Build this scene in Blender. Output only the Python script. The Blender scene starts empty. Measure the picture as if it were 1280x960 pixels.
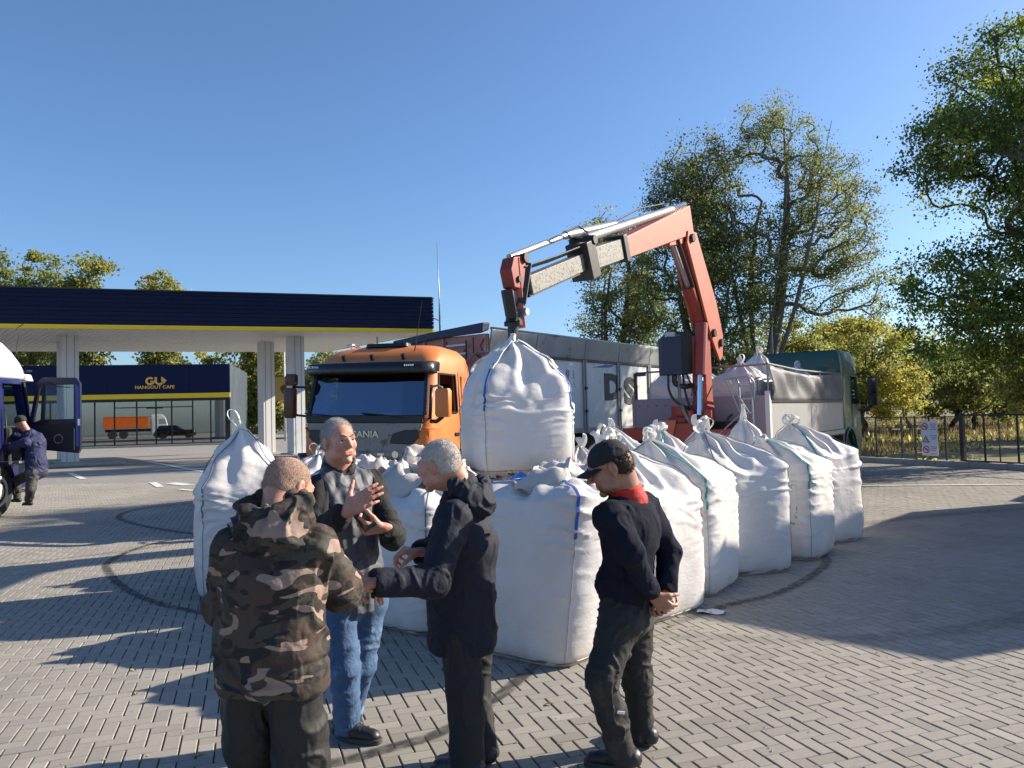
import bpy, bmesh, math, random
import numpy as np
from mathutils import Vector, Matrix, Euler
random.seed(7)
rng = np.random.default_rng(11)
R = math.radians
SC = bpy.context.scene
COL = SC.collection

# ---------------------------------------------------------------- camera
F_PX, CAM_H, ROLL, HOR = 965.0, 1.7, R(1.5), 519.0
PITCH = math.atan((HOR - 480) / F_PX)
cd = bpy.data.cameras.new('camera'); cam = bpy.data.objects.new('camera', cd); COL.objects.link(cam)
cd.sensor_width = 36; cd.lens = 36 * F_PX / 1280; cd.clip_start = 0.1; cd.clip_end = 3000
_F = Vector((0, math.cos(PITCH), math.sin(PITCH))); _R0 = Vector((1, 0, 0)); _U0 = _R0.cross(_F)
_R = _R0 * math.cos(ROLL) - _U0 * math.sin(ROLL); _U = _U0 * math.cos(ROLL) + _R0 * math.sin(ROLL)
M = Matrix((_R, _U, -_F)).transposed().to_4x4(); M.translation = (0, 0, CAM_H)
cam.matrix_world = M
SC.camera = cam

# ---------------------------------------------------------------- sky and sun
SUN_AZ = Vector((0.952, 0.307, 0)).normalized(); SUN_EL = R(27)
w = bpy.data.worlds.new('World'); SC.world = w; w.use_nodes = True
nt = w.node_tree; nt.nodes.clear()
sky = nt.nodes.new('ShaderNodeTexSky'); sky.sky_type = 'NISHITA'; sky.sun_disc = False
sky.sun_elevation = SUN_EL; sky.sun_rotation = math.atan2(SUN_AZ.x, SUN_AZ.y)
sky.altitude = 100; sky.air_density = 1.0; sky.dust_density = 1.0; sky.ozone_density = 6.5
bg = nt.nodes.new('ShaderNodeBackground'); bg.inputs[1].default_value = 0.098
wo = nt.nodes.new('ShaderNodeOutputWorld')
nt.links.new(sky.outputs[0], bg.inputs[0]); nt.links.new(bg.outputs[0], wo.inputs[0])
sd = bpy.data.lights.new('sun', 'SUN'); sd.energy = 5.0; sd.angle = R(0.53); sd.color = (1, 0.885, 0.72)
sun = bpy.data.objects.new('sun', sd); COL.objects.link(sun)
sdir = (SUN_AZ * math.cos(SUN_EL) + Vector((0, 0, math.sin(SUN_EL)))).normalized()
sun.rotation_euler = sdir.to_track_quat('Z', 'Y').to_euler(); sun.location = (20, 6, 14)
SC.view_settings.view_transform = 'Standard'; SC.view_settings.look = 'None'
SC.view_settings.exposure = 0.92; SC.view_settings.gamma = 1.0
SC.render.engine = 'CYCLES'
SC.cycles.max_bounces = 6; SC.cycles.transparent_max_bounces = 12

# ---------------------------------------------------------------- materials
MATS = {}
def mat(name, col, rough=0.6, metal=0.0, var=0.12, vs=6.0, bump=0.0, bs=60.0, coat=0.0, col2=None, c2pos=(0.52, 0.62), c2s=3.0, spec=0.5, det=4.0, stretch=None):
    if name in MATS: return MATS[name]
    m = bpy.data.materials.new(name); m.use_nodes = True; n = m.node_tree.nodes; L = m.node_tree.links
    b = n['Principled BSDF']; b.inputs['Roughness'].default_value = rough; b.inputs['Metallic'].default_value = metal
    b.inputs['Coat Weight'].default_value = coat; b.inputs['Specular IOR Level'].default_value = spec
    tc = n.new('ShaderNodeTexCoord'); src = tc.outputs['Object']
    if stretch:
        mp = n.new('ShaderNodeMapping'); mp.inputs['Scale'].default_value = stretch; L.new(src, mp.inputs[0]); src = mp.outputs[0]
    nz = n.new('ShaderNodeTexNoise'); nz.inputs['Scale'].default_value = vs; nz.inputs['Detail'].default_value = det; L.new(src, nz.inputs['Vector'])
    mx = n.new('ShaderNodeMix'); mx.data_type = 'RGBA'
    mx.inputs[6].default_value = (*[c * (1 - var) for c in col], 1); mx.inputs[7].default_value = (*[min(1, c * (1 + var)) for c in col], 1)
    L.new(nz.outputs[0], mx.inputs[0]); out = mx.outputs[2]
    if col2:
        n2 = n.new('ShaderNodeTexNoise'); n2.inputs['Scale'].default_value = c2s; n2.inputs['Detail'].default_value = 6; n2.inputs['Roughness'].default_value = 0.65; L.new(src, n2.inputs['Vector'])
        rp = n.new('ShaderNodeMapRange'); rp.inputs[1].default_value = c2pos[0]; rp.inputs[2].default_value = c2pos[1]; L.new(n2.outputs[0], rp.inputs[0])
        m2 = n.new('ShaderNodeMix'); m2.data_type = 'RGBA'; m2.inputs[7].default_value = (*col2, 1)
        L.new(rp.outputs[0], m2.inputs[0]); L.new(out, m2.inputs[6]); out = m2.outputs[2]
    L.new(out, b.inputs['Base Color'])
    rr = n.new('ShaderNodeMapRange'); rr.inputs[3].default_value = max(0.02, rough - 0.08); rr.inputs[4].default_value = min(1, rough + 0.08); L.new(nz.outputs[0], rr.inputs[0]); L.new(rr.outputs[0], b.inputs['Roughness'])
    if bump > 0:
        nb = n.new('ShaderNodeTexNoise'); nb.inputs['Scale'].default_value = bs; nb.inputs['Detail'].default_value = 5; L.new(src, nb.inputs['Vector'])
        bp = n.new('ShaderNodeBump'); bp.inputs['Strength'].default_value = bump; bp.inputs['Distance'].default_value = 0.01; L.new(nb.outputs[0], bp.inputs['Height']); L.new(bp.outputs[0], b.inputs['Normal'])
    MATS[name] = m; return m

def glass(name, tint=(0.5, 0.6, 0.62), trans=0.55, rough=0.02, refl=0.06, gcol=(1, 1, 1)):
    if name in MATS: return MATS[name]
    m = bpy.data.materials.new(name); m.use_nodes = True; n = m.node_tree.nodes; L = m.node_tree.links; n.clear()
    o = n.new('ShaderNodeOutputMaterial'); t = n.new('ShaderNodeBsdfTransparent'); t.inputs[0].default_value = (*[c * trans for c in tint], 1)
    g = n.new('ShaderNodeBsdfGlossy'); g.inputs['Roughness'].default_value = rough; g.inputs[0].default_value = (*gcol, 1)
    fr = n.new('ShaderNodeFresnel'); fr.inputs[0].default_value = 1.6
    ad = n.new('ShaderNodeMath'); ad.operation = 'MULTIPLY_ADD'; ad.inputs[1].default_value = 1.0; ad.inputs[2].default_value = refl; L.new(fr.outputs[0], ad.inputs[0])
    mx = n.new('ShaderNodeMixShader'); L.new(ad.outputs[0], mx.inputs[0]); L.new(t.outputs[0], mx.inputs[1]); L.new(g.outputs[0], mx.inputs[2]); L.new(mx.outputs[0], o.inputs[0])
    MATS[name] = m; return m

def attr_mat(name, ramp, rough=0.8, attr='tone', bump=0.0, bs=80, trans=0.0, noise=0.1, vs=20, randobj=False):
    """colour from a per-piece attribute (each piece its own colour)"""
    if name in MATS: return MATS[name]
    m = bpy.data.materials.new(name); m.use_nodes = True; n = m.node_tree.nodes; L = m.node_tree.links
    b = n['Principled BSDF']; b.inputs['Roughness'].default_value = rough
    if randobj:
        a = n.new('ShaderNodeObjectInfo'); src = a.outputs['Random']
    else:
        a = n.new('ShaderNodeAttribute'); a.attribute_name = attr; src = a.outputs['Fac']
    cr = n.new('ShaderNodeValToRGB'); el = cr.color_ramp.elements
    while len(el) < len(ramp): el.new(0.5)
    for e, (p, c) in zip(el, ramp): e.position = p; e.color = (*c, 1)
    L.new(src, cr.inputs[0])
    g = n.new('ShaderNodeNewGeometry')
    nz = n.new('ShaderNodeTexNoise'); nz.inputs['Scale'].default_value = vs; nz.inputs['Detail'].default_value = 6; L.new(g.outputs['Position'], nz.inputs['Vector'])
    mr = n.new('ShaderNodeMapRange'); mr.inputs[3].default_value = 1 - noise; mr.inputs[4].default_value = 1 + noise; L.new(nz.outputs[0], mr.inputs[0])
    nz2 = n.new('ShaderNodeTexNoise'); nz2.inputs['Scale'].default_value = 0.55; nz2.inputs['Detail'].default_value = 4; L.new(g.outputs['Position'], nz2.inputs['Vector'])
    mr2 = n.new('ShaderNodeMapRange'); mr2.inputs[1].default_value = .3; mr2.inputs[2].default_value = .7; mr2.inputs[3].default_value = 1 - noise; mr2.inputs[4].default_value = 1 + noise; L.new(nz2.outputs[0], mr2.inputs[0])
    mm = n.new('ShaderNodeMath'); mm.operation = 'MULTIPLY'; L.new(mr.outputs[0], mm.inputs[0]); L.new(mr2.outputs[0], mm.inputs[1])
    vm = n.new('ShaderNodeVectorMath'); vm.operation = 'SCALE'; L.new(cr.outputs[0], vm.inputs[0]); L.new(mm.outputs[0], vm.inputs['Scale'])
    L.new(vm.outputs[0], b.inputs['Base Color'])
    if bump:
        nb = n.new('ShaderNodeTexNoise'); nb.inputs['Scale'].default_value = bs; nb.inputs['Detail'].default_value = 6; L.new(g.outputs['Position'], nb.inputs['Vector'])
        bp = n.new('ShaderNodeBump'); bp.inputs['Strength'].default_value = bump; bp.inputs['Distance'].default_value = 0.01; L.new(nb.outputs[0], bp.inputs['Height']); L.new(bp.outputs[0], b.inputs['Normal'])
    if trans:
        v2 = n.new('ShaderNodeVectorMath'); v2.operation = 'SCALE'; v2.inputs['Scale'].default_value = 1.5; L.new(vm.outputs[0], v2.inputs[0]); tr = n.new('ShaderNodeBsdfTranslucent'); L.new(v2.outputs[0], tr.inputs[0]); mx = n.new('ShaderNodeMixShader'); mx.inputs[0].default_value = trans
        L.new(b.outputs[0], mx.inputs[1]); L.new(tr.outputs[0], mx.inputs[2]); L.new(mx.outputs[0], n['Material Output'].inputs[0])
    MATS[name] = m; return m

# ---------------------------------------------------------------- mesh building
class MB:
    def __init__(s): s.v = []; s.f = []
    def add(s, vs, fs):
        o = len(s.v); s.v += [tuple(v) for v in vs]; s.f += [tuple(i + o for i in f) for f in fs]; return s
    def box(s, c, size, rot=None):
        x, y, z = [k / 2 for k in size]
        P = [Vector(p) for p in ((-x,-y,-z),(x,-y,-z),(x,y,-z),(-x,y,-z),(-x,-y,z),(x,-y,z),(x,y,z),(-x,y,z))]
        if rot is not None:
            E = rot if isinstance(rot, Matrix) else Euler(rot).to_matrix(); P = [E @ p for p in P]
        c = Vector(c)
        return s.add([p + c for p in P], [(0,3,2,1),(4,5,6,7),(0,1,5,4),(1,2,6,5),(2,3,7,6),(3,0,4,7)])
    def b2(s, a, b):
        return s.box([(a[i] + b[i]) / 2 for i in range(3)], [abs(b[i] - a[i]) for i in range(3)])
    def loft(s, rings, cap=True, closed=True):
        n = len(rings[0]); vs = [p for r in rings for p in r]; fs = []
        for k in range(len(rings) - 1):
            for i in range(n if closed else n - 1):
                j = (i + 1) % n; fs.append((k*n+i, k*n+j, (k+1)*n+j, (k+1)*n+i))
        if cap and closed:
            fs.append(tuple(range(n))[::-1]); fs.append(tuple((len(rings)-1)*n + i for i in range(n)))
        return s.add(vs, fs)
    def cyl(s, p0, p1, r0, r1=None, n=12, cap=True):
        return s.tube([p0, p1], [r0, r0 if r1 is None else r1], n, cap)
    def tube(s, pts, r, n=8, cap=True):
        pts = [Vector(p) for p in pts]; rs = r if isinstance(r, (list, tuple)) else [r] * len(pts)
        t = (pts[1] - pts[0]).normalized(); up = Vector((0,0,1)) if abs(t.z) < 0.9 else Vector((1,0,0))
        a = t.cross(up).normalized(); rings = []
        for i, p in enumerate(pts):
            t = (pts[min(i+1, len(pts)-1)] - pts[max(i-1, 0)]).normalized()
            a = (a - t * a.dot(t)).normalized(); b = t.cross(a)
            rings.append([p + (a*math.cos(2*math.pi*k/n) + b*math.sin(2*math.pi*k/n)) * rs[i] for k in range(n)])
        return s.loft(rings, cap)
    def beam(s, p0, p1, w0, h0, w1=None, h1=None, up=(0,0,1), rnd=0.0):
        """rectangular bar from p0 to p1; w across, h along up"""
        p0, p1 = Vector(p0), Vector(p1); t = (p1-p0).normalized(); u = Vector(up); u = (u - t*u.dot(t)).normalized(); a = t.cross(u)
        w1 = w0 if w1 is None else w1; h1 = h0 if h1 is None else h1; rings = []
        for p, w_, h_ in ((p0, w0, h0), (p1, w1, h1)):
            rings.append([p + a*x*w_/2 + u*y*h_/2 for x, y in ((-1,-1),(1,-1),(1,1),(-1,1))])
        return s.loft(rings)
    def ribbon(s, pts, wid, th, side=None):
        """flat strap swept along pts, side = width direction"""
        pts = [Vector(p) for p in pts]; rings = []
        sd_ = Vector(side) if side is not None else Vector((1,0,0))
        for i, p in enumerate(pts):
            t = (pts[min(i+1, len(pts)-1)] - pts[max(i-1, 0)]).normalized()
            a = sd_ - t*sd_.dot(t)
            a = a.normalized() if a.length > 1e-4 else t.orthogonal().normalized()
            b = t.cross(a)
            rings.append([p + a*x*wid/2 + b*y*th/2 for x, y in ((-1,-1),(1,-1),(1,1),(-1,1))])
        return s.loft(rings)
    def prism(s, poly, axis, a, b):
        """2D polygon extruded along axis ('x': poly=(y,z); 'y': (x,z); 'z': (x,y))"""
        def P(p, t):
            return {'x': (t, p[0], p[1]), 'y': (p[0], t, p[1]), 'z': (p[0], p[1], t)}[axis]
        return s.loft([[P(p, a) for p in poly], [P(p, b) for p in poly]])
    def disc(s, c, r, axis, th, n=24):
        c = Vector(c); a = Vector(axis).normalized(); return s.cyl(c - a*th/2, c + a*th/2, r, n=n)
    def torus(s, c, Rr, r, axis, n=32, m=10):
        c = Vector(c); a = Vector(axis).normalized(); u = a.orthogonal().normalized(); v = a.cross(u); rings = []
        for i in range(n):
            t = 2*math.pi*i/n; d = u*math.cos(t) + v*math.sin(t)
            rings.append([c + d*(Rr + r*math.cos(2*math.pi*k/m)) + a*r*math.sin(2*math.pi*k/m) for k in range(m)])
        rings.append(rings[0]); return s.loft(rings, cap=False)
    def revolve(s, prof, c, axis, n=24, cap=True):
        """prof: list of (radius, along)"""
        c = Vector(c); a = Vector(axis).normalized(); u = a.orthogonal().normalized(); v = a.cross(u)
        return s.loft([[c + a*h + (u*math.cos(2*math.pi*k/n) + v*math.sin(2*math.pi*k/n))*r for k in range(n)] for r, h in prof], cap)
    def build(s, name, m, parent=None, bevel=0.0, smooth=False, seg=2):
        me = bpy.data.meshes.new(name); me.from_pydata(s.v, [], s.f); me.update()
        return finish(me, name, m, parent, bevel, smooth, seg)

def finish(me, name, m, parent=None, bevel=0.0, smooth=False, seg=2, recalc=True):
    if recalc:
        bm = bmesh.new(); bm.from_mesh(me); bmesh.ops.recalc_face_normals(bm, faces=bm.faces); bm.to_mesh(me); bm.free()
    if m is not None: me.materials.append(m)
    o = bpy.data.objects.new(name, me); COL.objects.link(o)
    if parent is not None: o.parent = parent
    if smooth or bevel:
        me.polygons.foreach_set('use_smooth', [True] * len(me.polygons))
    if bevel:
        b = o.modifiers.new('b', 'BEVEL'); b.width = bevel; b.segments = seg; b.limit_method = 'ANGLE'; b.angle_limit = R(35); b.harden_normals = True
    return o
def autosmooth(o, ang=35):
    me = o.data; me.polygons.foreach_set('use_smooth', [True] * len(me.polygons))
    me.set_sharp_from_angle(angle=R(ang)); return o

def npmesh(name, V, Fq, m, parent=None, smooth=False, tone=None):
    """numpy verts (n,3), quads (k,4) or tris"""
    V = np.asarray(V, np.float32); Fq = np.asarray(Fq, np.int32); k = Fq.shape[1]
    me = bpy.data.meshes.new(name); me.vertices.add(len(V)); me.vertices.foreach_set('co', V.ravel())
    me.loops.add(Fq.size); me.loops.foreach_set('vertex_index', Fq.ravel())
    me.polygons.add(len(Fq)); me.polygons.foreach_set('loop_start', np.arange(0, Fq.size, k, dtype=np.int32))
    me.update(calc_edges=True)
    if tone is not None:
        a = me.attributes.new('tone', 'FLOAT', 'POINT'); a.data.foreach_set('value', np.asarray(tone, np.float32))
    me.polygons.foreach_set('use_smooth', np.full(len(Fq), bool(smooth)))
    me.materials.append(m)
    o = bpy.data.objects.new(name, me); COL.objects.link(o)
    if parent is not None: o.parent = parent
    return o

def empty(name, loc, rotz=0, tilt=(0, 0)):
    o = bpy.data.objects.new(name, None); o.empty_display_size = 0.3; COL.objects.link(o)
    o.location = loc; o.rotation_euler = (tilt[0], tilt[1], rotz); return o
def tag(o, label=None, cat=None, group=None, kind=None):
    if label: o['label'] = label
    if cat: o['category'] = cat
    if group: o['group'] = group
    if kind: o['kind'] = kind
    return o
def copy_tree(o, parent=None):
    c = o.copy(); COL.objects.link(c); c.parent = parent
    for ch in list(o.children): copy_tree(ch, c)
    return c
def text(name, s, m, parent, loc, rot, size, ext=0.01, bold=0.0, align='CENTER', sx=1.0):
    cu = bpy.data.curves.new(name, 'FONT'); cu.body = s; cu.size = size; cu.extrude = ext; cu.offset = bold; cu.align_x = align; cu.resolution_u = 3
    t_ = bpy.data.objects.new(name, cu); COL.objects.link(t_); dg = bpy.context.evaluated_depsgraph_get(); dg.update()
    me = bpy.data.meshes.new_from_object(t_.evaluated_get(dg)); bpy.data.objects.remove(t_, do_unlink=True); me.materials.clear(); me.materials.append(m)
    o = bpy.data.objects.new(name, me); COL.objects.link(o); o.parent = parent
    o.location = loc; o.rotation_euler = rot; o.scale = (sx, 1, 1); return o

def boolean_cut(o, cutters, op='DIFFERENCE'):
    tmp = []
    for c in cutters:
        me = bpy.data.meshes.new('c'); me.from_pydata(c.v, [], c.f); bm = bmesh.new(); bm.from_mesh(me); bmesh.ops.recalc_face_normals(bm, faces=bm.faces); bm.to_mesh(me); bm.free()
        t = bpy.data.objects.new('c', me); COL.objects.link(t); t.matrix_world = Matrix.Identity(4); tmp.append(t)
    par = o.parent; o.parent = None
    for t in tmp:
        b = o.modifiers.new('x', 'BOOLEAN'); b.operation = op; b.solver = 'EXACT'; b.object = t
    dg = bpy.context.evaluated_depsgraph_get(); dg.update()
    me = bpy.data.meshes.new_from_object(o.evaluated_get(dg)); o.modifiers.clear(); o.data = me; o.parent = par
    for t in tmp: bpy.data.objects.remove(t, do_unlink=True)
    return autosmooth(o, 38)

# value noise for numpy points
def _h(i, j, k, s):
    n = (i * 374761393 + j * 668265263 + k * 2147483647 + s * 1274126177) & 0xffffffff
    n = ((n ^ (n >> 13)) * 1274126177) & 0xffffffff
    return ((n ^ (n >> 16)) & 0xffff) / 65535.0
def vnoise(P, scale=1.0, seed=0):
    q = np.asarray(P, np.float64) * scale + 100.0; i = np.floor(q).astype(np.int64); f = q - i; f = f*f*(3-2*f); r = 0
    for a in (0, 1):
        for b in (0, 1):
            for c in (0, 1):
                w_ = (f[:,0] if a else 1-f[:,0]) * (f[:,1] if b else 1-f[:,1]) * (f[:,2] if c else 1-f[:,2])
                r = r + w_ * _h(i[:,0]+a, i[:,1]+b, i[:,2]+c, seed)
    return r * 2 - 1
def fbm(P, scale=1.0, seed=0, octv=3):
    r = 0; a = 1
    for o_ in range(octv): r = r + a * vnoise(P, scale * 2**o_, seed + o_); a *= 0.5
    return r
def ridged(P, scale=1.0, seed=0):
    return 1 - np.abs(vnoise(P, scale, seed)) * 2

def rrect(hw, yf, yb, r, z, n=6):
    """rounded rectangle ring at height z; front yf, back yb (yf>yb)"""
    pts = []; r = min(r, hw * .95, (yf - yb) * .48)
    for cx, cy, a0 in ((hw-r, yf-r, 0), (-hw+r, yf-r, 90), (-hw+r, yb+r, 180), (hw-r, yb+r, 270)):
        for k in range(n + 1):
            a = R(a0 + 90 * k / n); pts.append((cx + r*math.cos(a), cy + r*math.sin(a), z))
    return pts
UD = Vector((-0.326, 0.945, 0)); VD = Vector((0.945, 0.326, 0))   # the two paving directions
# ================================================================ the setting: ground
def sheet(name, poly, z, m, kind='structure', parent=None):
    mb = MB(); mb.add([(x, y, z) for x, y in poly], [tuple(range(len(poly)))]); o = mb.build(name, m, parent)
    if kind: o['kind'] = kind
    return o
m_soil = mat('soil', (0.10, 0.085, 0.05), 0.95, var=0.3, vs=0.3, bump=0.5, bs=3)
m_joint = mat('joint_sand', (0.10, 0.092, 0.08), 0.95, var=0.35, vs=9, bump=0.4, bs=200)
sheet('terrain', [(-900, -60), (900, -60), (900, 1600), (-900, 1600)], -0.30, m_soil)
# paved yard up to the kerb line that runs from (10.6,23.8) to (12.6,19.2)
KA = Vector((10.35, 24.4, 0)); KD = (Vector((12.64, 19.24, 0)) - Vector((10.61, 23.76, 0))).normalized()
K0 = KA - KD * 60; K1 = KA + KD * 14
yard = [(-70, -12), (K1.x + 6, -12), (K1.x, K1.y), (KA.x, KA.y), (10.3, 60), (-10, 110), (-90, 110)]
yard = [(-80, -14), (30, -14), (K1.x, K1.y), (KA.x, KA.y), (KA.x + .2, 70), (-4, 100), (-110, 100)]
def far_paving():
    m = bpy.data.materials.new('far_paving'); m.use_nodes = True; n = m.node_tree.nodes; L = m.node_tree.links; b = n['Principled BSDF']
    g = n.new('ShaderNodeNewGeometry'); mp = n.new('ShaderNodeMapping'); mp.inputs['Rotation'].default_value = (0, 0, math.atan2(-VD.y, VD.x)); L.new(g.outputs['Position'], mp.inputs[0])
    br = n.new('ShaderNodeTexBrick'); br.inputs['Scale'].default_value = 1; br.inputs['Brick Width'].default_value = 0.176; br.inputs['Row Height'].default_value = 0.088; br.inputs['Mortar Size'].default_value = 0.004
    br.inputs['Color1'].default_value = (0.285, 0.27, 0.245, 1); br.inputs['Color2'].default_value = (0.25, 0.237, 0.215, 1); br.inputs['Mortar'].default_value = (0.13, 0.125, 0.115, 1); L.new(mp.outputs[0], br.inputs[0])
    nz = n.new('ShaderNodeTexNoise'); nz.inputs['Scale'].default_value = 0.5; nz.inputs['Detail'].default_value = 6; L.new(g.outputs['Position'], nz.inputs[0])
    mr = n.new('ShaderNodeMapRange'); mr.inputs[3].default_value = 0.8; mr.inputs[4].default_value = 1.2; L.new(nz.outputs[0], mr.inputs[0])
    vm = n.new('ShaderNodeVectorMath'); vm.operation = 'SCALE'; L.new(br.outputs[0], vm.inputs[0]); L.new(mr.outputs[0], vm.inputs['Scale']); L.new(vm.outputs[0], b.inputs['Base Color']); b.inputs['Roughness'].default_value = 0.85
    return m
m_far = far_paving()
base = sheet('pavement', yard, -0.012, m_joint)
# herringbone pavers, 20 x 10 cm
a = 0.088
ii, jj = np.meshgrid(np.arange(-265, 480), np.arange(20, 375), indexing='ij'); ii = ii.ravel(); jj = jj.ravel()
kk = (ii + jj) % 4
hor = kk == 0; ver = kk == 2
cu_ = np.concatenate([ii[hor] + 1.0, ii[ver] + 0.5]) * a; cv_ = np.concatenate([jj[hor] + 0.5, jj[ver] + 1.0]) * a
isv = np.concatenate([np.zeros(hor.sum(), bool), np.ones(ver.sum(), bool)])
# grid axes: i along VD, j along UD
X = cu_ * VD.x + cv_ * UD.x; Y = cu_ * VD.y + cv_ * UD.y
ok = (Y > 2.9) & (Y < 23) & (np.abs(X) < Y * 0.70 + 0.7) & ((X - KA.x) * KD.y - (Y - KA.y) * KD.x > 0.12)
X, Y, isv = X[ok], Y[ok], isv[ok]
rank = np.argsort(Y**1 + 0.0 * X); vis = rank[(Y[rank] > 3.55) & (np.abs(X[rank]) < Y[rank] * 0.675)]
single = vis[:300]; mask = np.ones(len(X), bool); mask[single] = False
ramp_p = [(0.0, (0.225, 0.208, 0.182)), (0.2, (0.262, 0.243, 0.212)), (0.6, (0.280, 0.259, 0.226)), (0.9, (0.296, 0.275, 0.240)), (1.0, (0.325, 0.30, 0.262))]
m_pav = attr_mat('paver_concrete', ramp_p, 0.95, bump=0.35, bs=260, noise=0.13, vs=38)
m_pav1 = attr_mat('paver_concrete_single', ramp_p, 0.95, bump=0.35, bs=260, noise=0.13, vs=38, randobj=True)
def paver_local(vert):
    hx, hy = ((a - .0042 if not vert else a/2 - .0042), (a/2 - .0014 if not vert else a - .0014))   # wider joints between bricks across VD
    c = 0.0035
    v = [(-hx+c,-hy+c,0),(hx-c,-hy+c,0),(hx-c,hy-c,0),(-hx+c,hy-c,0),(-hx,-hy,-c),(hx,-hy,-c),(hx,hy,-c),(-hx,hy,-c),(-hx,-hy,-.03),(hx,-hy,-.03),(hx,hy,-.03),(-hx,hy,-.03)]
    fcs = [(0,1,2,3)] + [(4+i, 4+(i+1)%4, (i+1)%4, i) for i in range(4)] + [(8+i, 8+(i+1)%4, 4+(i+1)%4, 4+i) for i in range(4)]
    return np.array(v), np.array(fcs)
def paver_field(X, Y, isv, name, parent):
    Vs = []; Fs = []; T = []; off = 0
    for vert in (False, True):
        s = isv == vert; v, fc = paver_local(vert); n = s.sum()
        rr = np.random.default_rng(3 + vert); tl = rr.normal(0, 0.0025, (n, 2)); dz = rr.normal(0, 0.0009, n)
        lx = v[None, :, 0]; ly = v[None, :, 1]
        wx = X[s][:, None] + lx * VD.x + ly * UD.x; wy = Y[s][:, None] + lx * VD.y + ly * UD.y
        wz = v[None, :, 2] + dz[:, None] + lx * tl[:, :1] + ly * tl[:, 1:]
        Vs.append(np.stack([wx, wy, wz], -1).reshape(-1, 3)); Fs.append((fc[None] + (np.arange(n) * 12)[:, None, None] + off).reshape(-1, 4)); off += n * 12
        t = np.clip(rr.beta(2.2, 2.0, n), 0, 1); T.append(np.repeat(t, 12))
    return npmesh(name, np.concatenate(Vs), np.concatenate(Fs), m_pav, parent, tone=np.concatenate(T))
pf = paver_field(X[mask], Y[mask], isv[mask], 'pavers', base); pf['kind'] = 'stuff'
pm = {}
for vert in (False, True):
    v, fc = paver_local(vert); o = npmesh('paver', v, fc, m_pav1); pm[vert] = o.data; bpy.data.objects.remove(o)
for q in single:
    o = bpy.data.objects.new('paver', pm[bool(isv[q])]); COL.objects.link(o); o.parent = base
    o.location = (X[q], Y[q], random.gauss(0, .0009)); o.rotation_euler = (random.gauss(0, .0025), random.gauss(0, .0025), math.atan2(VD.y, VD.x) + random.gauss(0, .004))
# beyond the modelled pavers the joints are too fine to tell apart
def far_sheet(poly): return sheet('far_pavement', poly, -0.0025, m_far)
far_sheet([(-16.75, 22.98), (9.9, 22.98), (KA.x, KA.y), (KA.x + .2, 70), (-4, 100), (-110, 100), (-110, 22.98)])
far_sheet([(-110, -14), (-2.8, -14), (-2.8, 3.0), (-16.75, 22.97), (-110, 22.97)])
far_sheet([(-2.79, -14), (34, -14), (34, 2.95), (-2.79, 2.95)])
far_sheet([(2.8, 2.96), (34, 2.96), (K1.x, K1.y), (13.22, 17.9)])
# tyre marks: dark rubber smears on top of the pavers
def smear_mat():
    m = bpy.data.materials.new('rubber_smear'); m.use_nodes = True; n = m.node_tree.nodes; L = m.node_tree.links; b = n['Principled BSDF']; b.inputs['Base Color'].default_value = (0.035, 0.033, 0.032, 1); b.inputs['Roughness'].default_value = 0.7
    t = n.new('ShaderNodeBsdfTransparent'); mx = n.new('ShaderNodeMixShader'); g = n.new('ShaderNodeNewGeometry')
    nz = n.new('ShaderNodeTexNoise'); nz.inputs['Scale'].default_value = 14; nz.inputs['Detail'].default_value = 8; L.new(g.outputs['Position'], nz.inputs[0])
    a_ = n.new('ShaderNodeAttribute'); a_.attribute_name = 'tone'
    mr = n.new('ShaderNodeMapRange'); mr.inputs[1].default_value = 0.25; mr.inputs[2].default_value = 0.62; mr.inputs[4].default_value = 0.8; L.new(nz.outputs[0], mr.inputs[0])
    mu = n.new('ShaderNodeMath'); mu.operation = 'MULTIPLY'; L.new(mr.outputs[0], mu.inputs[0]); L.new(a_.outputs['Fac'], mu.inputs[1])
    L.new(mu.outputs[0], mx.inputs[0]); L.new(t.outputs[0], mx.inputs[1]); L.new(b.outputs[0], mx.inputs[2]); L.new(mx.outputs[0], n['Material Output'].inputs[0]); return m
m_smear = smear_mat()
def catmull(P, k=10, closed=False):
    P = [Vector(p) for p in P]; out = []; n = len(P)
    for i in range(n if closed else n - 1):
        if closed: p0, p1, p2, p3 = P[i-1], P[i], P[(i+1) % n], P[(i+2) % n]
        else: p0, p1, p2, p3 = P[max(i-1, 0)], P[i], P[i+1], P[min(i+2, n-1)]
        for j in range(k):
            t = j / k; out.append(0.5 * ((2*p1) + (p2-p0)*t + (2*p0-5*p1+4*p2-p3)*t*t + (3*p1-p0-3*p2+p3)*t**3))
    if not closed: out.append(P[-1])
    return out
SZ = [0.0052]
def smear(pts, wid, strength=1.0):
    P = catmull([(x, y, 0) for x, y in pts], 10); V = []; T = []; Fq = []; SZ[0] += 0.0006
    for i, p in enumerate(P):
        t = (P[min(i+1, len(P)-1)] - P[max(i-1, 0)]).normalized(); nrm = Vector((-t.y, t.x, 0))
        e = min(1, i / 8, (len(P)-1-i) / 8)
        for s, tv in ((-1, 0), (-.6, 1), (.6, 1), (1, 0)):
            q = p + nrm * s * wid / 2; V.append((q.x, q.y, SZ[0])); T.append(tv * e * strength)
    for i in range(len(P) - 1):
        for k in range(3): Fq.append((i*4+k, i*4+k+1, (i+1)*4+k+1, (i+1)*4+k))
    o = npmesh('tyre_mark', V, Fq, m_smear, tone=T); o['kind'] = 'structure'
smear([(-4.4, 12.3), (-5.15, 11.2), (-5.13, 9.86), (-4.65, 8.91), (-4.01, 8.03), (-3.39, 7.39), (-2.6, 6.85), (-1.6, 6.3), (-.9, 5.9)], 0.11)
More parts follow.
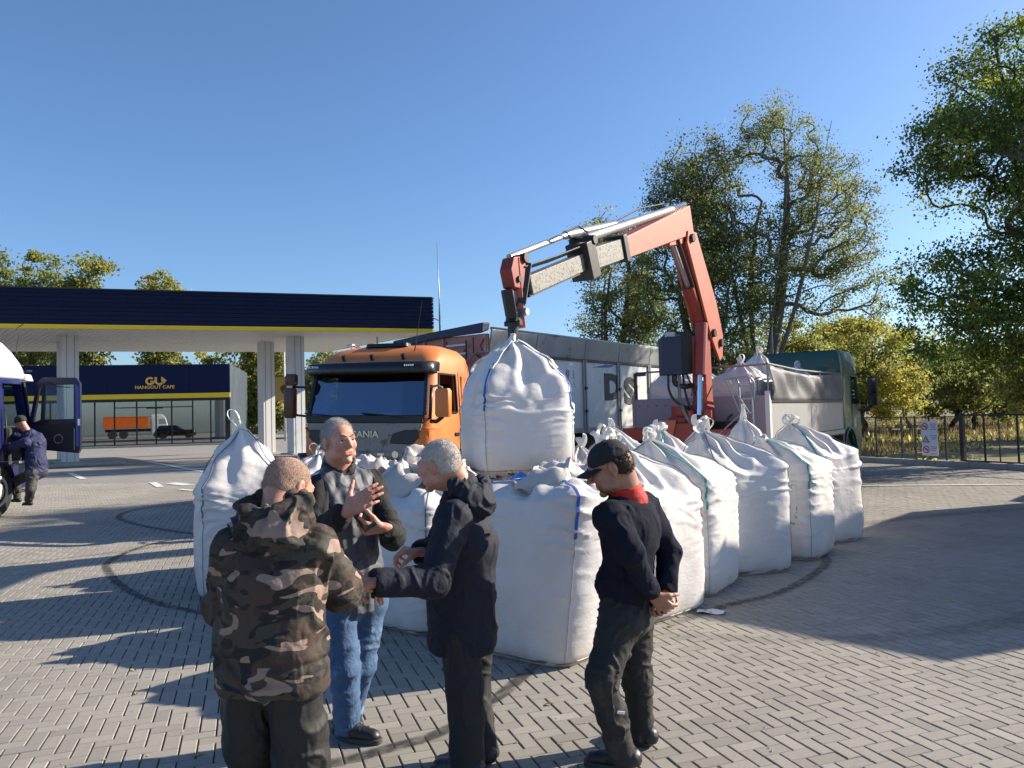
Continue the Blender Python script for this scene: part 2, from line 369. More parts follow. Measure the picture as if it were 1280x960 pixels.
smear([(-6.2, 17.2), (-7.5, 15.9), (-7.45, 14.6), (-6.5, 13.3), (-5.0, 12.0), (-4.0, 11.6)], 0.13)
smear([(-4.2, 11.9), (-5.2, 10.6), (-6.6, 9.6), (-8.2, 9.2)], 0.07, .6)
smear([(-5.5, 9.6), (-7, 9.0), (-9, 8.8), (-11, 8.5)], 0.06, .6)
smear([(0.15, 5.4), (0.0, 5.03), (-.15, 4.69), (-.42, 4.24), (-.72, 4.02), (-.95, 3.88), (-1.4, 3.7)], 0.11)
smear([(1.1, 6.1), (1.83, 6.78), (2.35, 7.12), (2.98, 7.87), (3.45, 8.67), (3.6, 9.6)], 0.12, .8)
smear([(3.0, 9.8), (5, 11.2), (7.5, 12.2), (10, 12.4)], 0.3, .35)
smear([(.6, 6.1), (2.4, 5.7), (4.2, 6.3), (5.6, 8)], 0.25, .25)
# white parking lines
m_line = mat('road_paint', (0.68, 0.68, 0.66), 0.7, var=0.12, vs=5, col2=(0.35, 0.34, 0.32), c2pos=(0.56, 0.66), c2s=8)
def line(p, q, wd):
    p = Vector((*p, 0)); q = Vector((*q, 0)); t = (q-p).normalized(); nn = Vector((-t.y, t.x, 0)) * wd / 2; SZ[0] += 0.0004
    sheet('painted_line', [(v.x, v.y) for v in (p-nn, q-nn, q+nn, p+nn)], SZ[0], m_line)
line((-16.4, 26.4), (-12.6, 28.0), .14); line((-16.3, 28.4), (-13.9, 25.0), .2); line((-18.2, 37.6), (-10.8, 27.0), .2)
line((-10.6, 22.7), (-9.6, 21.0), .2); line((-9.9, 22.3), (-9.0, 21.4), .35); line((-12.4, 28.2), (-9.3, 29.3), .14); line((-21, 33), (-11.5, 36), .14)
line((-13.2, 28.4), (-11.2, 29.1), .35); line((-8.7, 20.1), (-7.9, 19.4), .16); line((-30, 42), (-16, 46.6), .15); line((-12, 27), (-6, 29), .14)
line((5.2, 16.9), (13.0, 15.4), .12)
# kerbs
m_kerb = mat('kerb_concrete', (0.36, 0.35, 0.33), 0.85, var=0.15, vs=5, bump=0.3, bs=60)
def kerb(p, q, name='kerb', step=1.0):
    p = Vector((*p, 0)); q = Vector((*q, 0)); t = (q-p).normalized(); L_ = (q-p).length; n = int(L_ / step)
    root = empty(name, p, 0); root['kind'] = 'structure'
    for i in range(n):
        a_ = t * (i * step + .006); b_ = t * ((i+1) * step - .006)
        MB().beam(a_ + Vector((0, 0, .02)), b_ + Vector((0, 0, .02 + random.gauss(0, .003))), .16, .26).build('kerb_stone', m_kerb, root, bevel=.015)
kerb((8.4, 28.7), (13.6, 17.1), 'kerb'); kerb((8.25, 29.0), (3, 41), 'kerb', 2.0)
kerb((-40, 56.4), (-20.5, 60.9), 'cafe_kerb', 2.0)
# pavement in front of the cafe and raised islands under the canopy
# rough grass field beyond the kerb
def field():
    m = attr_mat('dry_grass', [(0, (.20, .155, .07)), (.35, (.16, .12, .055)), (.6, (.10, .10, .03)), (.8, (.09, .115, .025)), (1, (.24, .19, .09))], .9, trans=.35, noise=.2, vs=3)
    rr = np.random.default_rng(5); n = 60000
    d = 0.35 + 60 * rr.random(n)**1.8; s = -26 * rr.random(n) * (1 + d / 30) + 9
    nx, ny = -KD.y, KD.x  # away from the yard
    nx, ny = (nx, ny) if nx > 0 else (-nx, -ny)
    px = KA.x + KD.x * s + nx * d; py = KA.y + KD.y * s + ny * d
    keep = py > 8; px, py, d = px[keep], py[keep], d[keep]; n = len(px)
    patch = fbm(np.stack([px, py, 0*px], -1), 0.16, 4)
    h = (0.28 + 0.5 * rr.random(n)) * (0.75 + 0.5 * patch); h = np.clip(h, .12, 1.1); green = patch < -0.12
    h[green] *= .55
    an = rr.random(n) * 6.28; wd = 0.02 + 0.0011 * py; le = rr.normal(0, .16, (n, 2))
    z0 = -0.28 + 0 * d
    V = np.stack([np.stack([px - np.cos(an)*wd, py - np.sin(an)*wd, z0], -1), np.stack([px + np.cos(an)*wd, py + np.sin(an)*wd, z0], -1), np.stack([px + le[:,0], py + le[:,1], z0 + h], -1)], 1).reshape(-1, 3)
    T = np.where(green, .55 + .3 * rr.random(n), .45 * rr.random(n)); T[(~green) & (rr.random(n) < .12)] = 1
    o = npmesh('grass', V, np.arange(3*n).reshape(-1, 3), m, tone=np.repeat(T, 3)); tag(o, 'dry straw coloured field grass with green patches beyond the fence', 'grass', kind='stuff')
    g = MB(); g.add([(8.2, 28.9, -.03), (13.8, 16.6, -.03), (80, 10, -.2), (120, 60, -.2), (60, 130, 0.6), (4, 110, .2), (3, 41, -.03)], [(0,1,2,3,4,5,6)]); q = g.build('field_ground', mat('field_soil', (.17, .135, .065), .95, var=.35, vs=.25, bump=.6, bs=5, col2=(.09, .105, .03), c2s=.12)); q['kind'] = 'structure'
field()
# far hills
def hills():
    m = mat('hill_woods', (.10, .105, .085), .95, var=.35, vs=.05, bump=.8, bs=.3, det=8)
    nx, ny = 160, 14; V = []; 
    for j in range(ny):
        for i in range(nx):
            x = -420 + 900 * i / (nx-1); y = 330 + j * 26; t = j / (ny-1)
            z = (math.sin(math.pi * min(1, t*1.1) / 2)) * (15 + 12 * math.sin(x * .008 + 1.3) + 4 * math.sin(x * .031) + (14 if x > 0 else 0) * math.exp(-((x-190)/110)**2)) * (0.5 + 0.5 * (x > -100) ) + 2.4 * math.sin(i * 2.1 + j) * t + random.random() * 2.2 * t
            V.append((x, y, z))
    Fq = [(j*nx+i, j*nx+i+1, (j+1)*nx+i+1, (j+1)*nx+i) for j in range(ny-1) for i in range(nx-1)]
    o = npmesh('hills', V, Fq, m, smooth=True); o['kind'] = 'structure'
hills()
# ================================================================ filling station canopy
m_navy = mat('navy_cladding', (0.008, 0.014, 0.050), 0.6, var=0.12, vs=2, bump=0.05, bs=20, spec=.15)
m_yel = mat('yellow_trim', (0.80, 0.56, 0.02), 0.6, var=0.06, vs=3)
m_white = mat('white_panel', (0.62, 0.62, 0.62), 0.45, var=0.05, vs=2, bump=0.04, bs=30)
m_soff = mat('white_soffit', (0.66, 0.66, 0.65), 0.5, var=0.06, vs=1)
m_dark = mat('dark_frame', (0.012, 0.014, 0.02), 0.4, var=0.2)
m_black = mat('black_plastic', (0.015, 0.015, 0.017), 0.5, var=0.25, vs=12, bump=0.1, bs=120)
m_conc = mat('concrete', (0.33, 0.32, 0.30), 0.9, var=0.15, vs=4, bump=0.3, bs=70)
SL = Vector((-.635, .772, 0))            # slanted end of the canopy
A = Vector((-3.7, 36.4, 0)); Bk = Vector((-11.1, 45.4, 0)); Lf = A - VD * 34; Lb = Bk - VD * 30
ZS, ZT = 5.68, 7.33
can = empty('canopy', A, 0)
tag(can, 'large flat filling station canopy with dark blue fascia and yellow edge', 'canopy')
def rel(p, o=A): return Vector(p) - o
# fascia: horizontal ribs, each its own board
nb = 8; hh = (ZT - ZS - .20) / nb
for fi, (P, Q) in enumerate(((Lf, A), (A, Bk))):
    t = (Q - P).normalized(); out = Vector((t.y, -t.x, 0))
    for k in range(nb):
        z = ZS + .20 + hh * (k + .5); mb = MB()
        a0, b0 = rel(P) + out * .05, rel(Q) + out * .05
        mb.beam(a0 + Vector((0, 0, z)), b0 + Vector((0, 0, z)), .09, hh - .035); mb.build('fascia_board', m_navy, can, bevel=.012)
    mb = MB().beam(rel(P) + out * -.01 + Vector((0, 0, ZS + .20 + hh*nb/2)), rel(Q) + out * -.01 + Vector((0, 0, ZS + .20 + hh*nb/2)), .06, hh*nb - .02); mb.build('fascia_backing', m_dark, can)
    MB().beam(rel(P) + out * .06 + Vector((0, 0, ZS + .10)), rel(Q) + out * .06 + Vector((0, 0, ZS + .10)), .13, .17).build('fascia_trim', m_yel, can, bevel=.01)
    MB().beam(rel(P) + out * .03 + Vector((0, 0, ZT + .02)), rel(Q) + out * .03 + Vector((0, 0, ZT + .02)), .2, .06).build('roof_edge', m_dark, can)
# soffit of narrow white slats
def inpoly_span(c0, d):   # span of the line along SL at offset from Lf..A, between front and back edges
    return c0, c0 + d
nsl = 130; back_t = (Bk - A)
for k in range(nsl):
    u0 = Lf + VD * (34 * k / nsl); mb = MB(); wv = VD * (34 / nsl - .02)
    # slats run front to back, parallel to the slanted end
    L_ = back_t.length
    p = rel(u0); d = SL * L_
    mb.loft([[p + Vector((0,0,ZS+.03)), p + wv + Vector((0,0,ZS+.03)), p + wv + Vector((0,0,ZS+.05)), p + Vector((0,0,ZS+.05))], [p + d + Vector((0,0,ZS+.03)), p + wv + d + Vector((0,0,ZS+.03)), p + wv + d + Vector((0,0,ZS+.05)), p + d + Vector((0,0,ZS+.05))]])
    mb.build('soffit_slat', m_soff, can)
mb = MB(); mb.prism([(v.x, v.y) for v in (rel(Lf), rel(A) , rel(Bk), rel(Lb + SL * .0))], 'z', ZS + .09, ZS + .2); mb.build('ceiling_deck', m_soff, can)
mb = MB(); mb.prism([(v.x, v.y) for v in (rel(Lf), rel(A), rel(Bk), rel(Lb))], 'z', ZT - .35, ZT - .2); mb.build('roof', m_dark, can)
def column(x, y, wdt=.52, dep=.75, sign=False):
    c = empty('canopy_column', (x, y, 0), math.atan2(SL.x, SL.y) * -1)
    # local +y along SL, front face looks along -y
    MB().box((0, 0, ZS / 2 + .1), (wdt * 1.15, dep, ZS - .1)).build('cladding', m_white, c, bevel=.012)
    for sx in (-.18, .12): MB().box((sx, -dep / 2 - .004, ZS / 2 + .1), (.02, .012, ZS - .12)).build('seam', mat('seam_grey', (.22, .22, .23), .6), c)
    MB().box((0, 0, .09), (wdt + .5, dep + .7, .17)).build('plinth', m_conc, c, bevel=.03)
    return c
for (x, y, lab) in ((-19.5, 34.0, 'front white canopy column behind the open truck door'), (-21.2, 36.6, 'rear white canopy column behind the open truck door'),
                    (-12.4, 38.9, 'white canopy column to the left of the orange cab with a clear gap'), (-10.35, 36.9, 'white canopy column partly covered by the mirror of the orange cab')):
    tag(column(x, y), lab, 'column', 'canopy columns')
isl = MB(); isl.box((0, 0, .06), (3.6, 1.2, .12)); o = isl.build('pump_island', m_conc, bevel=.04); o.location = (-18.7, 33.2, 0); o.rotation_euler = (0, 0, .35); o['kind'] = 'structure'
isl = MB(); isl.box((0, 0, .06), (5.6, 1.3, .12)); o = isl.build('pump_island', m_conc, bevel=.04); o.location = (-11.2, 36.6, 0); o.rotation_euler = (0, 0, -.6); o['kind'] = 'structure'
MB().box((0, 0, 0), (1.2, .5, .22)).build('x', m_conc) if False else None
b = empty('banner', (-12.9, 44.0, 0), -.1); tag(b, 'tan board with a brown picture hanging between the white columns', 'banner')
MB().box((0, 0, 3.55), (1.65, .06, 1.35)).build('board', mat('tan_board', (.42, .30, .10), .6), b, bevel=.01)
mb = MB(); mb.prism([(.05 + .36 * math.cos(t) * (1 + .15*math.sin(3*t)), 3.5 + .3 * math.sin(t)) for t in [k * .3142 for k in range(20)]], 'y', -.05, -.036); mb.build('picture', mat('brown_print', (.12, .05, .025), .6, var=.5, vs=8), b)
MB().box((-.9, 0, 3.5), (.18, .12, 1.6)).build('frame_post', m_dark, b); MB().box((-.9, 0, 1.4), (.12, .1, 2.8)).build('stand', m_white, b)
# mast and its bracket at the canopy corner
mm = empty('mast', (-3.45, 37.6, 0)); tag(mm, 'thin steel lightning mast rising beside the canopy corner', 'mast')
m_steel = mat('galvanised_steel', (.34, .35, .37), .4, .7, var=.15, vs=9)
MB().tube([(0, 0, 0), (0, 0, 6.6), (0, 0, 7.2), (-.05, 0, 10.3)], [.06, .045, .03, .014], 8).build('pole', m_steel, mm, smooth=True)
MB().beam((0, 0, 6.4), (-.5, -.3, 6.6), .04, .04).build('bracket', m_steel, mm)

# ================================================================ cafe
CR = Vector((-22.7, 62, 0)); cafe = empty('cafe_building', CR, R(13))
tag(cafe, 'single storey cafe pavilion with dark blue fascia and glazed front', 'building')
WL, DP, ZG, ZB, ZR = 36, 12, 3.62, 4.12, 6.42    # length, depth, glass top, band top, roof
m_panel = mat('navy_panel', (0.008, 0.014, 0.050), 0.6, var=0.1, vs=1, spec=.15)
for k in range(12):
    MB().b2((-WL + 3*k + .006, -.10, ZB + .02), (-WL + 3*k + 2.994, 0, ZR)).build('fascia_panel', m_panel, cafe, bevel=.01)
MB().b2((-WL, -.16, ZG + .12), (.04, .02, ZB)).build('fascia_trim', m_yel, cafe, bevel=.01)
MB().b2((-WL, -.06, ZG - .10), (0, .02, ZG + .118)).build('head_beam', m_dark, cafe)
m_side = mat('grey_sheet', (.10, .13, .155), .5, .1, var=.3, vs=1.5)
for k in range(30): MB().b2((.0, .4*k + .01, .1), (.05 + .035*(k % 2), .4*k + .39, ZR)).build('wall_sheet', m_side, cafe, bevel=.01)
MB().b2((-.35, -.08, 0), (0, .06, ZG - .1)).build('corner_post', m_dark, cafe)
MB().b2((-WL, 0.03, ZR - .25), (0, DP, ZR - .1)).build('roof', m_dark, cafe)
MB().b2((-WL, DP - .2, 0), (0, DP, ZR - .25)).build('rear_wall', mat('cafe_plaster', (.30, .33, .35), .8), cafe)
MB().b2((-WL, .1, ZG + .1), (-.1, DP - .25, ZG + .25)).build('ceiling', m_white, cafe)
MB().b2((-WL, .1, .02), (-.1, DP - .25, .06)).build('floor', m_conc, cafe)
MB().b2((-WL, -1.6, .0), (1.2, -.02, .12)).build('plinth', m_conc, cafe, bevel=.02)
m_gl = glass('cafe_glass', (.62, .72, .78), .7, .01, .26)
xs = [-.3, -1.45, -2.8, -4.35, -5.5, -6.9, -8.5, -9.9, -11.3, -13, -15, -17.5, -20, -24, -28, -32, -36]
for k, x in enumerate(xs):
    MB().b2((x - .05, -.05, .12), (x + .05, .05, ZG - .1)).build('mullion', m_dark, cafe)
    if k + 1 < len(xs):
        MB().b2((xs[k+1] + .05, -.01, .15), (x - .05, .012, ZG - .1)).build('glass_pane', m_gl, cafe)
MB().b2((-8.5, -.045, 3.02), (-2.8, .045, 3.10)).build('transom', m_dark, cafe); MB().b2((-6.2, -.07, 2.95), (-5.0, .02, 3.05)).build('door_closer', m_dark, cafe)
MB().b2((-36, -.045, .12), (-.4, .045, .2)).build('sill', m_dark, cafe)
# interior partitions and boxes visible through the panes
m_int = mat('interior_grey', (.5, .54, .56), .8, var=.2, vs=1)
for (x0, x1, y, z) in ((-2.7, -1.7, 1.6, 3.6), (-1.2, -.6, 2.4, 3.6), (-11.2, -9.0, 2.0, 3.6), (-16, -12, 3, 3.6)):
    MB().b2((x0, y, .06), (x1, y + .2, z)).build('partition', m_int, cafe)
MB().b2((-2.5, 1.3, 1.9), (-1.6, 1.58, 3.1)).build('wall_cabinet', m_white, cafe, bevel=.02)
MB().b2((-12, 5, .06), (-8.6, 5.6, 1.1)).build('counter', m_int, cafe)
# logo: the letters G and U with an arrow tip, and the name below
m_gold = mat('gold_lettering', (.80, .45, .10), .5, 0, var=.05)
xc, zc, q_ = -5.55, 5.12, .62
def arc_pts(cx, cz, ro, ri, a0, a1, n=24):
    o_ = [(cx + ro*math.cos(R(a0+(a1-a0)*k/n)), cz + ro*.92*math.sin(R(a0+(a1-a0)*k/n))) for k in range(n+1)]
    i_ = [(cx + ri*math.cos(R(a0+(a1-a0)*k/n)), cz + ri*.92*math.sin(R(a0+(a1-a0)*k/n))) for k in range(n+1)][::-1]
    return o_ + i_
def poly2(mb, pts): mb.prism([(xc + x*q_, zc + z*q_) for x, z in pts], 'y', -.18, -.11)
lg = MB(); poly2(lg, arc_pts(-.54, 0, .56, .30, 42, 352)); poly2(lg, [(-.5, -.18), (.0, -.18), (.0, .04), (-.5, .04)]); lg.build('logo_letter', m_gold, cafe)
lg = MB(); poly2(lg, arc_pts(.56, 0, .56, .30, 180, 352)); poly2(lg, [(0, 0), (.26, 0), (.26, .5), (0, .5)])
poly2(lg, [(.78, .02), (.78, .58), (1.42, .05), (1.0, -.42), (.86, -.3)]); lg.build('logo_arrow', m_gold, cafe)
text('lettering', 'HANGOUT CAFE', m_gold, cafe, (xc, -.12, 4.52), (R(90), 0, 0), .36, .02, .008, sx=1.05)

# ================================================================ street lamp, fence, gate, sign
lamp = empty('street_lamp', (12.35, 36.5, 0)); tag(lamp, 'tall grey street lamp standing in front of the big thin crowned tree', 'street lamp')
MB().tube([(0,0,0), (0,0,5), (0,0,7.2)], [.09, .07, .05], 10).build('pole', m_steel, lamp, smooth=True)
MB().tube([(0,0,7.15), (-.15,-.02,7.45), (-.45,-.05,7.62)], [.04, .035, .03], 8).build('arm', m_steel, lamp, smooth=True)
MB().loft([rrect(.10, .32, -.32, .05, z) for z in (0, .05, .09)]).build('lamp_head', m_black, lamp, bevel=.01); h = lamp.children[-1]
for ch in lamp.children:
    if ch.name.startswith('lamp_head'): ch.location = (-.72, -.05, 7.62); ch.rotation_euler = (0, .25, R(90))
lp2 = empty('street_lamp', (-19.6, 66.5, 0)); tag(lp2, 'pale street lamp pole seen between the canopy columns', 'street lamp')
MB().tube([(0,0,0), (0,0,8.6)], [.11, .07], 8).build('pole', mat('pale_pole', (.5,.52,.55), .5), lp2, smooth=True)
MB().box((-.4, 0, 8.6), (1.0, .2, .1)).build('lamp_head', m_steel, lp2)

m_fence = mat('black_fence_paint', (.014, .014, .016), .5, var=.3)
FN = Vector((-KD.y, KD.x, 0)); FN = FN if FN.x > 0 else -FN     # away from yard
F0 = KA + FN * .35 + KD * -1.2
fen = empty('fence', F0, math.atan2(KD.y, KD.x)); tag(fen, 'low black wire mesh fence between the yard kerb and the dry field', 'fence')
LEN = 5.0
for x in [-9, -7, -5, -3, -1, 1.0, 2.2, 3.1, 3.55, 4.0, 4.5]:
    big = x in (3.1,)
    MB().box((x, 0, .66), (.04, .04, 1.42)).build('post', m_fence, fen)
wires = MB()
for z in [.1 + .2*k for k in range(7)]: wires.tube([(-9, 0, z), (4.9, 0, z)], .003, 4)
for k in range(140): wires.tube([(-9 + .1*k, 0, .05), (-9 + .1*k, 0, 1.33)], .0022, 3)
tag(wires.build('wire_mesh', m_fence, fen), kind='stuff')
for z in (1.34,): MB().box((-2.0, 0, z), (14, .03, .03)).build('rail', m_fence, fen)
g0 = F0 + KD * 5.0
gate = empty('gate', g0, math.atan2(KD.y, KD.x)); tag(gate, 'black steel frame gate with thin uprights at the end of the fence', 'gate')
MB().box((0, 0, .69), (.11, .11, 1.5)).build('gate_post', m_fence, gate, bevel=.005)
MB().box((1.98, 0, .69), (.1, .1, 1.5)).build('gate_post', m_fence, gate, bevel=.005); MB().box((2.2, 0, .69), (.1, .1, 1.5)).build('gate_post', m_fence, gate, bevel=.005)
MB().box((1.0, 0, 1.38), (1.9, .05, .05)).build('gate_frame', m_fence, gate); MB().box((1.0, 0, .14), (1.9, .05, .05)).build('gate_frame', m_fence, gate)
for x in (.62, 1.02, 1.5): MB().box((x, .0, .76), (.045 if x != 1.02 else .02, .03, 1.2)).build('upright', m_fence, gate)
for x in (2.9, 3.6, 4.3): MB().box((x, .0, .76), (.03, .03, 1.3)).build('upright', m_fence, gate)
MB().box((3.3, 0, 1.38), (2.2, .05, .05)).build('gate_frame', m_fence, gate)
# safety sign with three pictograms
sg = empty('safety_sign', F0 + KD * 4.05 - FN * .06, math.atan2(KD.y, KD.x)); tag(sg, 'white safety sign with two prohibition rings and a warning triangle on the fence', 'sign')
m_sw = mat('sign_white', (.62, .66, .74), .45, var=.03); m_red = mat('sign_red', (.55, .03, .06), .5, var=.03); m_ink = mat('sign_ink', (.08, .10, .22), .6, var=.03); m_tri = mat('sign_triangle_fill', (.42, .42, .30), .5)
MB().box((0, 0, .74), (.50, .02, .98)).build('panel', m_sw, sg, bevel=.004)
def ring(x, z, r):
    mb = MB(); n = 24
    pts = [(x + r*math.cos(2*math.pi*k/n), z + r*math.sin(2*math.pi*k/n)) for k in range(n)]; pi_ = [(x + r*.74*math.cos(2*math.pi*k/n), z + r*.74*math.sin(2*math.pi*k/n)) for k in range(n)]
    mb.v = [(p[0], -.016, p[1]) for p in pts + pi_]; mb.f = [(k, (k+1) % n, n + (k+1) % n, n + k) for k in range(n)]
    mb.beam((x - r*.6, -.0165, z + r*.6), (x + r*.6, -.0165, z - r*.6), .004, r*.2, up=(0.7, 0, .7)); mb.build('prohibition_ring', m_red, sg)
    MB().box((x + .01, -.0135, z), (r*.7, .004, r*.5), rot=(0, .5, 0)).build('pictogram', m_ink, sg)
ring(-.13, 1.07, .105); ring(-.11, .42, .105)
MB().prism([(-.23, .62), (.01, .62), (-.11, .82)], 'y', -.016, -.011).build('warning_triangle', m_ink, sg); MB().prism([(-.19, .64), (-.03, .64), (-.11, .78)], 'y', -.019, -.0165).build('triangle_fill', m_tri, sg)
for z0, n_ in ((1.14, 4), (.82, 3), (.5, 3), (.3, 1)):
    for k in range(n_):
        wl = .19 - .03 * ((k * 7) % 3); MB().box((.13, -.0125, z0 - k*.05), (wl, .004, .02)).build('text_line', mat('sign_text', (.22, .26, .40), .6, var=.4, vs=80), sg)
bp_ = empty('blue_post', (13.45, 19.9, 0), 0); tag(bp_, 'blue painted panel post at the right end of the gate', 'post')
MB().box((.18, 0, 1.65), (.42, .1, 2.5)).build('panel', mat('blue_paint', (.02, .10, .42), .45), bp_, bevel=.02); MB().box((.18, 0, .2), (.5, .3, .42)).build('foot', m_dark, bp_, bevel=.02)

# bulky shapes beyond: small far house roof on the hill
# ================================================================ trees
def leaf_mat(name, ramp): return attr_mat(name, ramp, .6, trans=.5, noise=.25, vs=1.2)
m_lf_pop = leaf_mat('poplar_leaves', [(0, (.09, .12, .045)), (.45, (.17, .20, .065)), (.8, (.27, .26, .075)), (1, (.40, .31, .09))])
m_lf_oak = leaf_mat('oak_leaves', [(0, (0.058, 0.094, 0.022)), (.45, (0.123, 0.189, 0.032)), (.8, (0.261, 0.304, 0.043)), (1, (0.435, 0.377, 0.058))])
m_lf_yel = leaf_mat('yellow_leaves', [(0, (0.17, 0.19, 0.05)), (.5, (0.36, 0.33, 0.07)), (1, (0.48, 0.41, 0.09))])
m_lf_olv = leaf_mat('olive_leaves', [(0, (0.145, 0.174, 0.058)), (.6, (0.261, 0.275, 0.072)), (1, (0.406, 0.348, 0.102))])
m_lf_dk = leaf_mat('dark_leaves', [(0, (0.051, 0.080, 0.032)), (.7, (0.102, 0.131, 0.043)), (1, (0.160, 0.174, 0.058))])
m_bark = mat('bark', (.085, .072, .055), .95, var=.35, vs=6, bump=.6, bs=30); m_bark_g = mat('pale_bark', (.17, .16, .14), .95, var=.3, vs=6, bump=.5, bs=30)
def tree(name, base, blobs, seed, lm, bm_=None, nclu=300, nleaf=110, ls=.13, trunk_r=.25, fork=.25, forks=4, label='', group=None, clu_r=.55, droop=.1, cat='tree', bare=0.0, yel=0.0, nbranch=5, surface=.55):
    """blobs: list of (centre xyz relative to base, radii). Clusters fill them; every cluster hangs on a branch that grows from the nearest lower branch"""
    rr = np.random.default_rng(seed); root = empty(name, base); tag(root, label, cat, group)
    vols = np.array([b[1][0]*b[1][1]*b[1][2] for b in blobs]); pick = rr.choice(len(blobs), nclu, p=vols/vols.sum())
    u = rr.normal(size=(nclu, 3)); u /= np.linalg.norm(u, axis=1, keepdims=True); rad = rr.random(nclu)**(1/3*(1-surface) + .05)
    rad = np.where(rr.random(nclu) < .3, rr.random(nclu)**.4, rad)
    C = np.array([blobs[i][0] for i in pick]) + u*rad[:, None]*np.array([blobs[i][1] for i in pick])
    keep = fbm(C + seed, .45, seed, 2) > -.42; C = C[keep]; C = C[C[:, 2] > .8]
    top = C[:, 2].max(); zf = top*fork
    nodes = [np.array([0, 0, 0.0])]; par = [-1]; 
    lead = []
    for k in range(4): nodes.append(np.array([rr.normal(0, .06)*k, rr.normal(0, .06)*k, zf*(k+1)/4])); par.append(len(nodes)-2)
    fk = len(nodes)-1
    cen = C.mean(0)
    for k in range(forks):   # leaders
        az = 2*math.pi*(k + rr.random()*.6)/forks; p = nodes[fk].copy(); pr = fk; sp = (.12 + .32*rr.random())*top*.42; hgt = top*(.72 + .24*rr.random())
        tgt = np.array([cen[0] + sp*math.cos(az), cen[1] + sp*math.sin(az), hgt])
        if k == 0: tgt = np.array([cen[0], cen[1], top*.95])
        n = 9
        for j in range(1, n+1):
            t = j/n; q = nodes[fk]*(1-t) + tgt*t; out = np.array([math.cos(az), math.sin(az), 0])*math.sin(math.pi*t)*top*.03; q = q + out + rr.normal(0, .05, 3)*top*.06*t; nodes.append(q); par.append(pr); pr = len(nodes)-1
    order = np.argsort(np.linalg.norm((C - cen)*np.array([1, 1, .55]), axis=1)); ends = []
    N = np.array(nodes)
    for i in order:
        c = C[i]; d = c - N; L_ = np.linalg.norm(d, axis=1); cost = L_ + 1.1*np.clip(N[:, 2] - c[2] + .15*L_, 0, None)*1.5; j = int(np.argmin(cost)); p0 = N[j]; n = max(3, int(L_[j]/.45)); pr = j; add = []; pj = par[j] if par[j] >= 0 else j; pd = N[j] - N[pj]; pd = pd/(np.linalg.norm(pd) + 1e-6); ctl = p0 + pd*L_[j]*.38 + (c - p0)*.22
        for s_ in range(1, n+1):
            t = s_/n; q = p0*(1-t)**2 + ctl*2*t*(1-t) + c*t*t; q = q + rr.normal(0, .035, 3)*L_[j]*(t < 1); add.append(q); par.append(pr); nodes.append(q); pr = len(nodes)-1
        N = np.vstack([N, add]); ends.append(pr)
    cnt = np.zeros(len(nodes)); 
    for e in ends: cnt[e] += 1
    for k in range(len(nodes)-1, 0, -1): cnt[par[k]] += cnt[k]
    r = trunk_r*(np.maximum(cnt, .6)/max(cnt[0], 1))**.46; r = np.maximum(r, .012*max(1, base[1]/30)); 
    # tubes per edge
    P = np.array(nodes); pa = np.array(par); idx = np.arange(1, len(P)); p1 = P[idx]; p0 = P[pa[idx]]; ra = np.minimum(r[pa[idx]], r[idx]*1.25); rb = r[idx]; t = p1 - p0; t /= np.linalg.norm(t, axis=1, keepdims=True) + 1e-9
    a = np.cross(t, np.array([.3, .9, .1])); a /= np.linalg.norm(a, axis=1, keepdims=True) + 1e-9; b = np.cross(t, a); m_ = 6; V = []; 
    for k in range(m_):
        cs, sn = math.cos(2*math.pi*k/m_), math.sin(2*math.pi*k/m_); V.append(np.stack([p0 + (a*cs + b*sn)*ra[:, None], p1 + (a*cs + b*sn)*rb[:, None]], 1))
    V = np.stack(V, 2); n = len(idx); V = V.reshape(n, 2*m_, 3); fq = np.array([(k, (k+1) % m_, m_ + (k+1) % m_, m_ + k) for k in range(m_)]); F_ = (fq[None] + (np.arange(n)*2*m_)[:, None, None]).reshape(-1, 4)
    npmesh('trunk', V.reshape(-1, 3), F_, bm_ or m_bark, root, smooth=True)
    # leaves
    nc = len(C); keepc = rr.random(nc) > bare; Cc = C[keepc]; sz = clu_r*(.6 + .8*rr.random(len(Cc))); nl = (nleaf*(.5 + rr.random(len(Cc)))).astype(int)
    ci = np.repeat(np.arange(len(Cc)), nl); n = len(ci); off = rr.normal(size=(n, 3))*.48; off *= np.array([1, 1, .72]); Lp = Cc[ci] + off*sz[ci][:, None]; Lp[:, 2] -= droop*np.abs(off[:, 0])*.3
    ax = rr.normal(size=(n, 3)); ax[:, 2] -= .5; ax /= np.linalg.norm(ax, axis=1, keepdims=True); bx = np.cross(ax, rr.normal(size=(n, 3))); bx /= np.linalg.norm(bx, axis=1, keepdims=True); s_ = ls*(.6 + .7*rr.random(n))[:, None]; nn = np.cross(ax, bx)
    V = np.stack([Lp - ax*s_*.55, Lp + bx*s_*.42 + nn*s_*.12, Lp + ax*s_*.55, Lp - bx*s_*.42 + nn*s_*.12], 1).reshape(-1, 3)
    ct = np.clip(.35 + .28*rr.normal(size=len(Cc)) + yel, 0, 1); T = np.clip(ct[ci] + .12*rr.normal(size=n), 0, 1)
    npmesh('crown', V, np.arange(4*n).reshape(-1, 4), lm, root, tone=np.repeat(T, 4))
    return root
